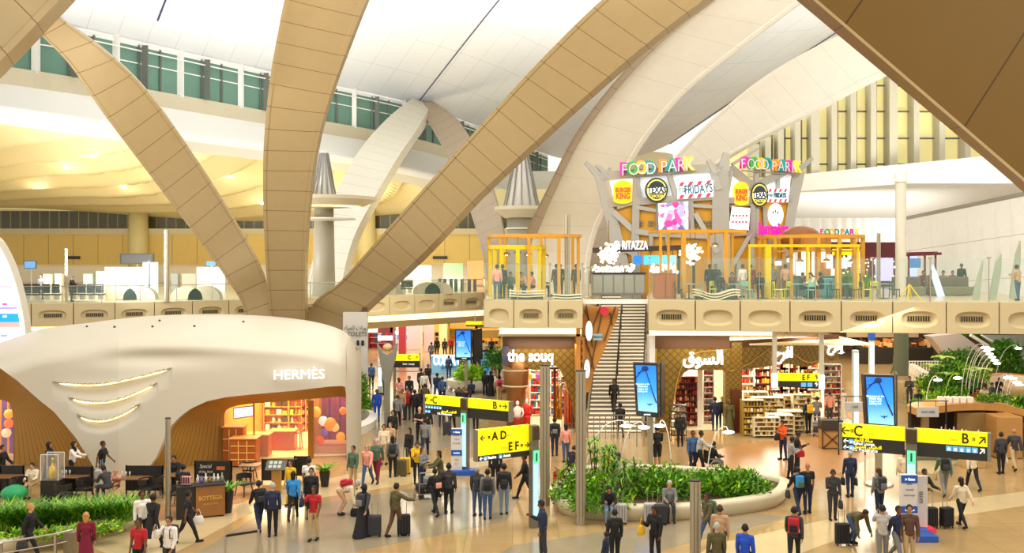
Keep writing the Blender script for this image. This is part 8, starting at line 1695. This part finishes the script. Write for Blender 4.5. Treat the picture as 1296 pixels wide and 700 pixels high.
ROWS='''
37 709 -80 walk 1 y bk bk 1|blonde woman in black walking right behind the bottom left railing|B:R:ch:dark grey handbag of the blonde woman in black
109 722 15 stand 1 yl cr ~cr .96|woman in a crimson coat seen from behind at the bottom left
176 735 170 stand 3 k -rd bk 1|woman in a red striped top and dark jacket at the bottom edge
214 732 165 ear 2 k wh ch 1|man in white top with a hand at his ear at the bottom edge|P:ch:ch:dark backpack of the man in white at the bottom edge
180 692 -150 stand 3 k wh bk 1|person in white top beside the left planter tip
193 696 -20 walk 3 k bk ~bk 1.02|woman in long black coat walking away beside the left planter tip|B:R:wh:white shopping bag of the woman in the long black coat
62 616 -90 stand 2 hbk bk =bk 1|woman in a black abaya standing behind the gold bottle showcase
42 628 180 sit 1 k cm kh .95|seated person wrapped in cream cloth left of the abaya woman
91 612 -90 push 1 hbk wh bk .97|woman in white top and black headscarf in front of the bronze slats
129 613 -90 walk 3 k -bk jn 1.02|man in black t-shirt and jeans standing before the white pod pillar|S:126:616:lg:grey suitcase beside the man in black t-shirt and jeans:-90
2 618 -90 walk 2 k bk bk 1|person in black at the extreme left edge
147 630 180 sit 1 y pk kh .8|child in pink seated at the terrace table
137 636 60 sitf 3 k ch ch 1|man in dark hoodie seated with his back to us on the terrace
221 620 180 sit 2 k bk bk 1|seated person in black behind the slim satin mast
231 650 10 push 2 k bk bk 1|bartender in black standing at the tasting counter
237 687 -60 walk 3 k -bk bk .98|waiter in black walking in front of the tasting counter|B:L:wh:white cloth bag of the waiter in black
328 672 30 walk 2 k bk nv .98|person in black leaning away at the stone floor band|P:bk:ch:black backpack of the person left of the navy man
345 679 10 stand 1 g nv bk 1|older man in navy sweater and black trousers seen from behind
371 657 5 walk 3 kl bb bk .97|woman in bright blue top and black trousers|B:L:ye:mustard bag of the woman in bright blue
397 684 175 ear 3 k -rd kh 1|man in red and white shirt and khaki trousers holding a phone to his ear|B:R:nv:navy jacket hanging from the arm of the khaki trousers man
394 656 180 stand 2 k bk bk 1|man in dark suit behind the phone caller
391 640 0 stand 2 k -wh bk 1|man in white t-shirt seen from behind near the boutique window
368 640 150 stand 2 kl ye br .95|woman in yellow top beside the menu stand
430 652 -90 bend 1 g cm tn 1|bending person in beige in front of the boutique display window|P:rd:rd:bright red backpack of the bending person|B:R:bk:black bag on the floor by the bending person
447 620 150 stand 2 k gn kh .98|woman in green grey coat left of the couple in pink and grey
465 615 170 walk 1 yl pk bl .97|woman in salmon pink coat and blue jeans
477 610 175 walk2 1 g gn cr 1.03|tall bald man in grey green coat and red trousers
460 678 -25 pull 1 hbk ch =bk .97|woman in black headscarf and long skirt pulling a suitcase|P:ch:gy:grey backpack of the woman in black headscarf|S:474:679:ch:dark suitcase behind the woman in the long black skirt:0
501 679 -45 point 2 k ol br 1|man in olive jacket gesturing to the right|S:511:678:bk:black and white suitcase beside the man in olive jacket:10
497 604 5 stand 2 kl gy bk .97|woman in grey with dark trousers seen from behind|P:ch:bk:charcoal backpack of the woman in grey|S:508:603:ol:olive suitcase right of the woman in grey:0
494 582 160 stand 1 b tn kh .96|woman in beige top behind the woman with the charcoal backpack
497 566 170 stand 2 k bk ch 1|dark haired person in black below the funnel post
486 588 170 stand 2 k cm kh 1|woman in cream standing left of the beige woman
518 591 140 stand 2 kl bk bk .96|woman in black left of the yellow sweater|S:513:600:ye:yellow topped suitcase below the woman in black:0
528 612 -170 phone2 2 k ye bk .97|woman in yellow sweater and black trousers
535 621 -120 cross 1 bl gy nv .96|brown haired woman with a grey scarf beside the baggage cart
558 626 100 push 2 kl ol ol .97|woman in olive coat pushing a baggage cart
551 652 30 walk 2 k bk bk .97|person in black walking away left of the man in the black jacket|P:bk:pk:black and pink backpack of the person walking away
568 650 -10 stand 3 k ch bk 1.02|man in charcoal jacket and black trousers seen from behind
531 563 150 cross 1 o -bk bk 1.05|bald man in black t-shirt above the yellow sweater woman
541 560 -150 phone 2 b bk lj 1|woman in black with pale jeans beside the bald man
604 653 -15 stand 3 g ch jn 1|man in dark jacket and jeans, left of the trio under the A D sign|
617 657 0 stand 2 k gy bl .99|man in grey top and blue jeans, middle of the trio under the A D sign|P:ch:bk:dark backpack of the middle man under the A D sign
638 651 0 stand 2 k ch lj 1.02|man in dark top and pale jeans, right of the trio under the A D sign|P:bk:ch:black backpack of the right man under the A D sign
627 620 180 stand 2 k bk bk 1|person in black hidden behind the A D sign
665 632 90 walk 3 k bk bk 1|person in black passing behind the A D sign pole
687 709 95 phone 3 k nv ch 1.03|man in navy shirt looking at his phone at the bottom centre
702 577 0 stand 2 k ch nv 1|person in charcoal with dark jeans before the left souq shop|P:bk:gy:black backpack of the person before the left souq shop
716 585 15 stand 2 kl pk jn .97|woman in pink floral top and jeans before the left souq shop
723 605 -30 sitf 2 k bk bk .95|person in black crouching behind the tall mast
709 623 170 bend 1 y rd rd .85|woman in red crouching at the left end of the centre planter|B:R:bl:blue bag of the crouching woman in red
771 661 175 sitf 2 kl bk lj .97|woman in black top and pale jeans seated on the centre planter|S:785:663:lg:pale suitcase beside the seated woman in pale jeans:0|S:786:650:br:brown floral bag on the pale suitcase:0
770 608 10 sit 2 k ye kh 1|person in yellow seated on the far rim of the centre planter
778 606 5 sit 3 k ch ch 1|person in charcoal seated on the far rim of the centre planter
832 592 5 phone 2 k bk -bk 1.02|man in black t-shirt and shorts standing under the tilted blue screen
847 657 178 sit 1 g gy ch 1|white bearded man in plaid shirt seated on the centre planter|S:836:664:ch:tall dark grey suitcase beside the bearded man:0|S:823:662:lg:pale grey suitcase with a green bag by the bearded man:0
829 713 140 phone 3 kl bk bk .98|woman in glasses and black dress at the bottom centre|B:R:ye:yellow bag of the woman in the black dress
778 716 10 stand 2 k bk bk .95|woman in black vest with pale sleeves at the bottom edge
767 724 60 stand 3 k nv nv .66|child in navy beside the woman in the black vest
877 599 -170 stand 3 k bl nv 1.02|man in blue sweater beside the wheelchair
885 600 -90 push 3 k lg bk 1.05|man in grey waistcoat pushing the wheelchair
896 692 120 walk 3 k ol bl 1|man in olive jacket and jeans passing the short mast|P:gn:gn:green backpack of the man in olive jacket
911 716 -20 stand 2 b tn ch 1.02|man in plaid shirt right of the short mast
907 742 0 stand 1 g ol ch 1|grey haired man below the plaid shirt man
943 744 -30 stand 2 k rb bk 1|man in bright royal blue jacket at the bottom edge
1005 716 -20 walk 2 k ch bk 1.02|man in black and red jacket walking at the bottom right of centre|P:rd:bk:red and black backpack near the bottom edge
991 582 120 phone2 2 k or_ nv 1.02|man in orange jacket looking at his phone|B:L:bk:black bag hanging behind the orange jacket
1001 607 -90 phone2 3 k gr bk 1|man in grey sweatshirt in front of the orange jacket man|B:L:rd:small red bag of the man in grey sweatshirt
1009 599 -100 phone 3 k bk bk 1|man in black behind the grey sweatshirt man
1010 650 5 walk 2 k bk nv .97|person in dark top with the blue backpack beside the bald man|P:bb:gn:bright blue and green backpack|B:L:ch:large dark shoulder bag left of the blue backpack
1022 650 5 stand 2 o -bk nv 1.02|bald man in black printed t-shirt and navy jeans seen from behind
1054 658 175 phone 3 k ch ch 1|man in grey shirt with a jacket over his arm|B:L:ch:dark jacket hanging at the side of the grey shirt man
1076 629 2 stand 2 g nv nv 1|man in navy seen from behind carrying two bags|B:L:bk:left black bag of the man in navy|B:R:ch:right dark bag of the man in navy
1078 688 -160 bend 3 k ol jn 1|man in olive padded jacket bending over black bags|S:1066:690:bk:upright black bag left of the bending man:0
1113 655 10 phone 1 bl gy nv .98|woman in grey with the big dark grey backpack|P:ch:gy:big dark grey backpack left of the near totem
1117 714 -15 photo 2 k lg gy 1|person in pale top holding up a phone by the near totem
1136 714 -160 walk 3 k nv gy 1.02|man in navy sports jacket left of the bearded man in brown
1151 716 165 stand 2 k br kh 1.02|bearded man in dark brown jacket beside the near totem
1144 628 0 stand 2 k cm kh 1|person in cream behind the near direction sign
1168 656 -160 push 3 k bk bk 1|man in black and yellow shirt behind the near totem|S:1178:668:bk:black upright suitcase right of the near totem:0
1195 627 -10 walk 2 k gn gy 1|person in grey green under the B end of the near sign|B:L:kh:tan shopping bag under the B end of the sign|P:bk:ch:black backpack under the B end of the near sign
1217 667 8 pull 1 kl cm bk .97|woman in cream sweater and black trousers pulling a suitcase|S:1198:668:bk:black suitcase pulled by the woman in cream:15
1231 620 0 walk2 2 k cm bk 1|person in cream coat and black trousers beyond the near sign|B:R:wh:white bag of the person in the cream coat
1267 600 0 stand 2 k ch bk 1|person in charcoal jacket walking away at the right|B:R:cm:cream bag of the person in charcoal at the right
1284 595 -10 walk 2 o ch kh 1.03|bald man in black coat and khaki trousers at the right
1291 577 0 stand 3 k br ch 1|person in brown at the right edge
1151 513 150 cross 2 k ch ch 1.02|man in dark jacket standing behind the large blue screen
1162 522 180 sit 3 k bk bk 1|person in black seated by the curved garden wall
1133 476 90 walk 2 k gn gn 1|person in green walking before the far cafe
1236 520 180 sit 2 k rd jn 1|person in red seated in the garden group
1246 516 150 sitf 1 k cm kh 1|person in cream seated in the garden group
1254 512 -150 sit 2 k gn ch 1|person in grey green seated in the garden group
1262 504 180 sitf 3 k bk ch 1|person in black at the back right of the garden group
1243 506 170 sit 2 b br wh 1|brown haired person at the back of the garden group
1232 533 180 sit 2 o wh cm 1|bald guest in white at the front of the garden group
1255 528 90 sit 3 k ch wh 1|dark haired guest in charcoal at the front right of the garden group
905 545 -10 stand 2 k nv nv 1|shopper in navy at the entrance of the right souq shop
914 543 160 stand 2 k bk ch .97|shopper in black inside the right souq shop entrance
923 549 180 stand 3 hol ol =ol 1|woman in olive headscarf and robe by the gold lattice column
955 528 -10 phone 2 k gy ch 1|shopper in grey hoodie behind the gold product tower
962 526 0 stand 2 b lg nv .95|shopper in pale grey behind the gold product tower
1023 548 10 stand 3 k nv bk 1.02|person in navy with a yellow bag right of the cream counters|P:ye:ye:bright yellow bag right of the cream counters
1034 544 -20 push 2 k gy jn 1|person in grey with a trolley at the right souq shop|T:1036:552:-20:baggage cart of the person in grey beside the shop
1066 530 180 stand 2 hwh wh =wh .97|woman in white robe by the tall red and white product shelf
1050 536 0 stand 2 k pk ch 1|shopper in pink at the right end of the souq shop
861 565 170 stand 3 k bk bk .95|person in black half hidden behind the tilted blue screen post
568 480 0 stand 2 k nv nv 1|person in navy beside the coffee stand
553 508 -10 walk 3 k nv jn 1.05|tall man in navy left of the lit coffee letters
560 512 10 walk2 2 k bl bk 1|man in blue walking beside the tall navy man
542 492 170 walk 3 k bk bk 1|person in black walking toward us below the golden bay
533 500 0 stand 2 k ch bk 1|person in charcoal below the pale lilac pillar
518 512 180 stand 2 k bk ch 1|person in black under the small yellow C sign
505 512 20 walk 1 bl pk kh .97|woman in pink under the small yellow C sign
509 531 160 stand 2 k tn jn .97|woman in peach top in the far crowd|B:R:or_:orange bag of the woman in peach top
516 531 180 stand 2 k rd ch 1|person in red in the far crowd
525 533 10 walk 3 k bk bk 1.02|man in black at the centre of the far crowd
531 529 -170 walk2 2 kl bk ch .97|woman in black right of the man in black in the far crowd
538 524 0 stand 2 k ol bk 1|person in olive at the right of the far crowd
537 505 180 stand 2 k wh ch 1|person in white above the far crowd
503 540 0 walk 2 b gy bk 1|person in grey at the left of the far crowd
477 533 175 stand 3 k rb rb 1|worker in royal blue uniform beside the funnel post
571 520 180 sit 1 b lg kh 1|person in pale grey seated by the round far planter
581 519 170 sit 2 k bk ch 1|person in black seated by the round far planter
597 508 160 sit 3 k nv bk 1|person in navy seated in front of the far planter
614 500 -20 stand 3 k bk bk .9|person in black sitting group left, right of the far planter
621 501 30 stand 3 hbk bk =bk .92|woman in black robe right of the far planter
632 508 0 walk 2 kl pk kh .97|woman with a dark pink backpack walking to the left souq shop|P:ho:cr:dark pink backpack near the left souq shop
585 482 10 stand 2 k br bk 1|person in brown under the far blue screen
600 474 180 walk 2 k bk bk 1|person in black behind the far planter
607 468 170 walk2 3 k nv ch 1|person in navy behind the far planter
616 464 180 walk 2 k bk jn 1|person in black and jeans before the amber bay
625 468 160 stand 2 k gy bk 1|person in grey before the amber bay
632 474 -170 walk 3 k br bk 1|person in dark brown before the amber bay
589 462 0 walk2 2 k wh ch 1|person in white far under the gallery deck
580 455 180 walk 3 k bk bk 1|distant person in black beyond the coffee stand
571 450 170 stand 2 k rd bk 1|distant person in red beyond the coffee stand
563 452 180 walk 2 k ch nv 1|distant person in charcoal left of the red one
553 452 0 stand 2 k bk bk 1|distant person in black before the golden bay
546 458 10 walk 3 k gy jn 1|distant person in grey and jeans before the golden bay
488 500 0 stand 2 k lg ch 1|person in pale grey left of the funnel post
470 492 180 stand 3 k bl bk 1|person in blue before the pink shop
612 455 10 walk 2 k cm bk 1|distant person in cream before the amber bay
597 450 180 stand 3 k bk ch 1|distant person in black before the brown gold bay
622 452 180 walk2 2 b nv bk 1|distant brown haired person in navy before the amber bay
559 540 0 stand 2 k ch ch 1|person in charcoal behind the far C and B sign
572 547 175 walk 3 k bk bk 1|person in black behind the far C and B sign|S:566:551:ch:charcoal suitcase behind the far C and B sign:0
602 545 10 stand 2 k ch bk .96|person in charcoal below the right half of the far C and B sign|P:bk:ch:black backpack below the far C and B sign
587 530 180 stand 2 k bk bk 1|person in black just above the far C and B sign
538 577 0 walk 2 k gy nv 1|person in grey left of the far information totem
'''
for row in ROWS.strip().split('\n'):
 f=row.split('|'); a=f[0].split()
 t=person(float(a[0]),float(a[1]),float(a[2]),a[3],a[4],a[5],a[6],a[7],f[1],float(a[8])if len(a)>8 else 1.0)
 for e in f[2:]:
  q=e.split(':')
  if q[0]=='P':backpack(t,a[3],q[1],q[3],q[2])
  elif q[0]=='B':bag(t,a[3],q[1],q[2],q[3])
  elif q[0]=='S':suitcase(float(q[1]),float(q[2]),q[3],q[4],rz=float(q[5]),h_=.62 if q[3]!='br' else .3)
  elif q[0]=='T':trolley(float(q[1]),float(q[2]),float(q[3]),q[4])
trolley(548,628,100,'baggage cart of the woman in the olive coat'); trolley(537,630,20,'baggage cart of the woman with the scarf',('bk',))
for px,Y,hd,pose,sk,hr,tp,bt,lab in((940,49.6,20,'stand',2,'b','wh','kh','person in white shirt standing left of the thick yellow post'),(950,49.8,-30,'stand',2,'k','cr','cr','person in dark red beside the white shirted person'),(961,48.6,170,'sit',3,'k','bk','bk','person in black seated left of the thick yellow post'),(927,49,150,'sit',2,'k','br','ch','person in brown seated before the orange post'),(898,50,0,'stand',3,'k','bk','bk','person in black standing between the orange posts'),(906,50.4,180,'stand',2,'k','ch','nv','person in charcoal standing between the orange posts'),(911,49,180,'sit',3,'k','bk','ch','person in black seated between the orange posts'),(1014,48.4,-90,'sit',2,'k','ch','nv','person in charcoal seated at the table in front of the kiosk, left of the pair'),(1033,48.2,90,'sitf',1,'kl','cm','bk','woman in cream seated facing left in front of the kiosk'),(1040,48.8,60,'sit',3,'k','bk','bk','person in black seated behind the woman in cream'),(994,50,0,'stand',2,'k','tn','bn','person in tan standing at the kiosk left side'),(978,50.4,180,'stand',2,'k','gy','ch','person in grey right of the thick yellow post'),(1288,46.2,30,'phone2',2,'k','tn','jn','person in tan jacket at the right end of the deck'),(629,48,0,'stand',2,'k','pk','jn','person in pale pink inside the left ring pergola'),(636,48.6,20,'stand',3,'k','bk','bk','person in black inside the left ring pergola'),(646,50,180,'sit',2,'k','gn','ch','person in green seated inside the left ring pergola'),(661,50.2,170,'sitf',2,'k','tn','ch','person in tan seated in the middle of the left ring pergola'),(675,50,90,'sit',2,'k','pk','nv','person in pink seated at the right of the yellow pergola frame'),(684,50.6,-90,'sit',3,'k','nv','bk','person in navy seated right of the yellow pergola frame'),(704,51,30,'stand',2,'k','br','ol','person in brown standing left of the deck mast'),(709,52,180,'stand',3,'k','bk','bk','person in black just left of the deck mast'),(729,50.6,10,'stand',2,'b','br','br','person in brown right of the deck mast'),(1168,54,180,'sit',2,'k','cr','ch','diner in dark red, left of the booth diners right of the column'),(1178,54,180,'sit',3,'k','br','ch','diner in brown, second in the booths right of the column'),(1193,54,180,'sit',2,'k','gy','ch','diner in grey, third in the booths right of the column'),(1205,54,180,'sit',2,'b','br','ch','brown haired diner, fourth in the booths right of the column'),(1217,54,180,'stand',3,'k','bk','ch','person in black standing right of the booth diners')):
 person(px,0,hd,pose,sk,hr,tp,bt,lab,z=ZR,Y=Y)
person(52,0,170,'stand',2,'k','gy','ch','person in grey at the left of the gallery seats',z=ZL,Y=67); person(91,0,-90,'phone2',3,'k','bk','ch','person in black reading by the gallery seats',z=ZL,Y=63.5)
def onst(px,py,Y,hd,pose,tp,bt,lab):
 z=CH-(py-HY)*Y/FPX; k=round(z/ZR*NS); z=ZR*k/NS; y=SY0+(SY1-SY0)*(k-.4)/NS; person(px,0,hd,pose,2,'k',tp,bt,lab,z=z,Y=y)
onst(777,520,50.6,180,'walk','ch','bk','man in charcoal coming down the staircase'); person(785,553,0,'walk2',3,'k','bk','ch','man in black climbing onto the first steps of the staircase')
g=G(901,600); t=thing('wheelchair','wheelchair with a seated passenger in the middle of the hall','wheelchair',(g.x,g.y,0),D(-70))
b=MB(); b.box((0,0,.47),(.46,.44,.05)); b.box((0,-.24,.74),(.46,.04,.5)); b.build('seat',mbk,t,world=False)
for s in(-1,1):
 b=MB(); b.tube([(s*.28,.3*math.cos(a*math.pi/12),.3+.3*math.sin(a*math.pi/12))for a in range(25)],.018,6,False); [b.bar((s*.28,0,.3),(s*.28,.29*math.cos(a),.3+.29*math.sin(a)),.008)for a in(0,1,2,3,4,5)]; b.build('wheel',M['steel'],t,world=False)
 b=MB(); b.ell((s*.22,.42,.08),(.02,.08,.08),10,6); b.build('caster',M['black'],t,world=False); b=MB(); b.tube([(s*.24,.4,.1),(s*.24,.25,.68),(s*.24,-.24,.68),(s*.24,-.3,1.0)],.014,6); b.build('frame',M['steel'],t,world=False)
person(901,600,-70,'sit',3,'k','bk','gy','passenger in black seated in the wheelchair',1.0,z=.02)
# ======= finer parts sit under the part they belong to
SUB={'front_pocket':'bag_body','strap':'bag_body','display':'casing','grille_slat':'grille_back','info_letter':'info_plate','lamp_head':'stem','drawer_line':'carcass','rib':'shell','case_mark':'casing','small_bird':'display','bird_drawing':'display','cross_brace':'timber_body','cone_rib':'cone','light_ring':'saucer','screen_band':'screen','red_stripe':'plate','lit_face':'casing','lips':'body','menu_page':'menu_board','pilaster_tracery':'timber_pilaster','column_band':'copper_column','lit_strip':'pole','info_plate':'pole','long_hair':'hair','roof_fixing':'shell'}
for o in list(COL.objects):
 if o.parent or not o.children:continue
 k={}
 for c in o.children:k.setdefault(c.name.split('.')[0],c)
 for c in list(o.children):
  n=SUB.get(c.name.split('.')[0])
  if n in k and k[n]is not c and not c.children and k[n].parent==o:c.parent=k[n]
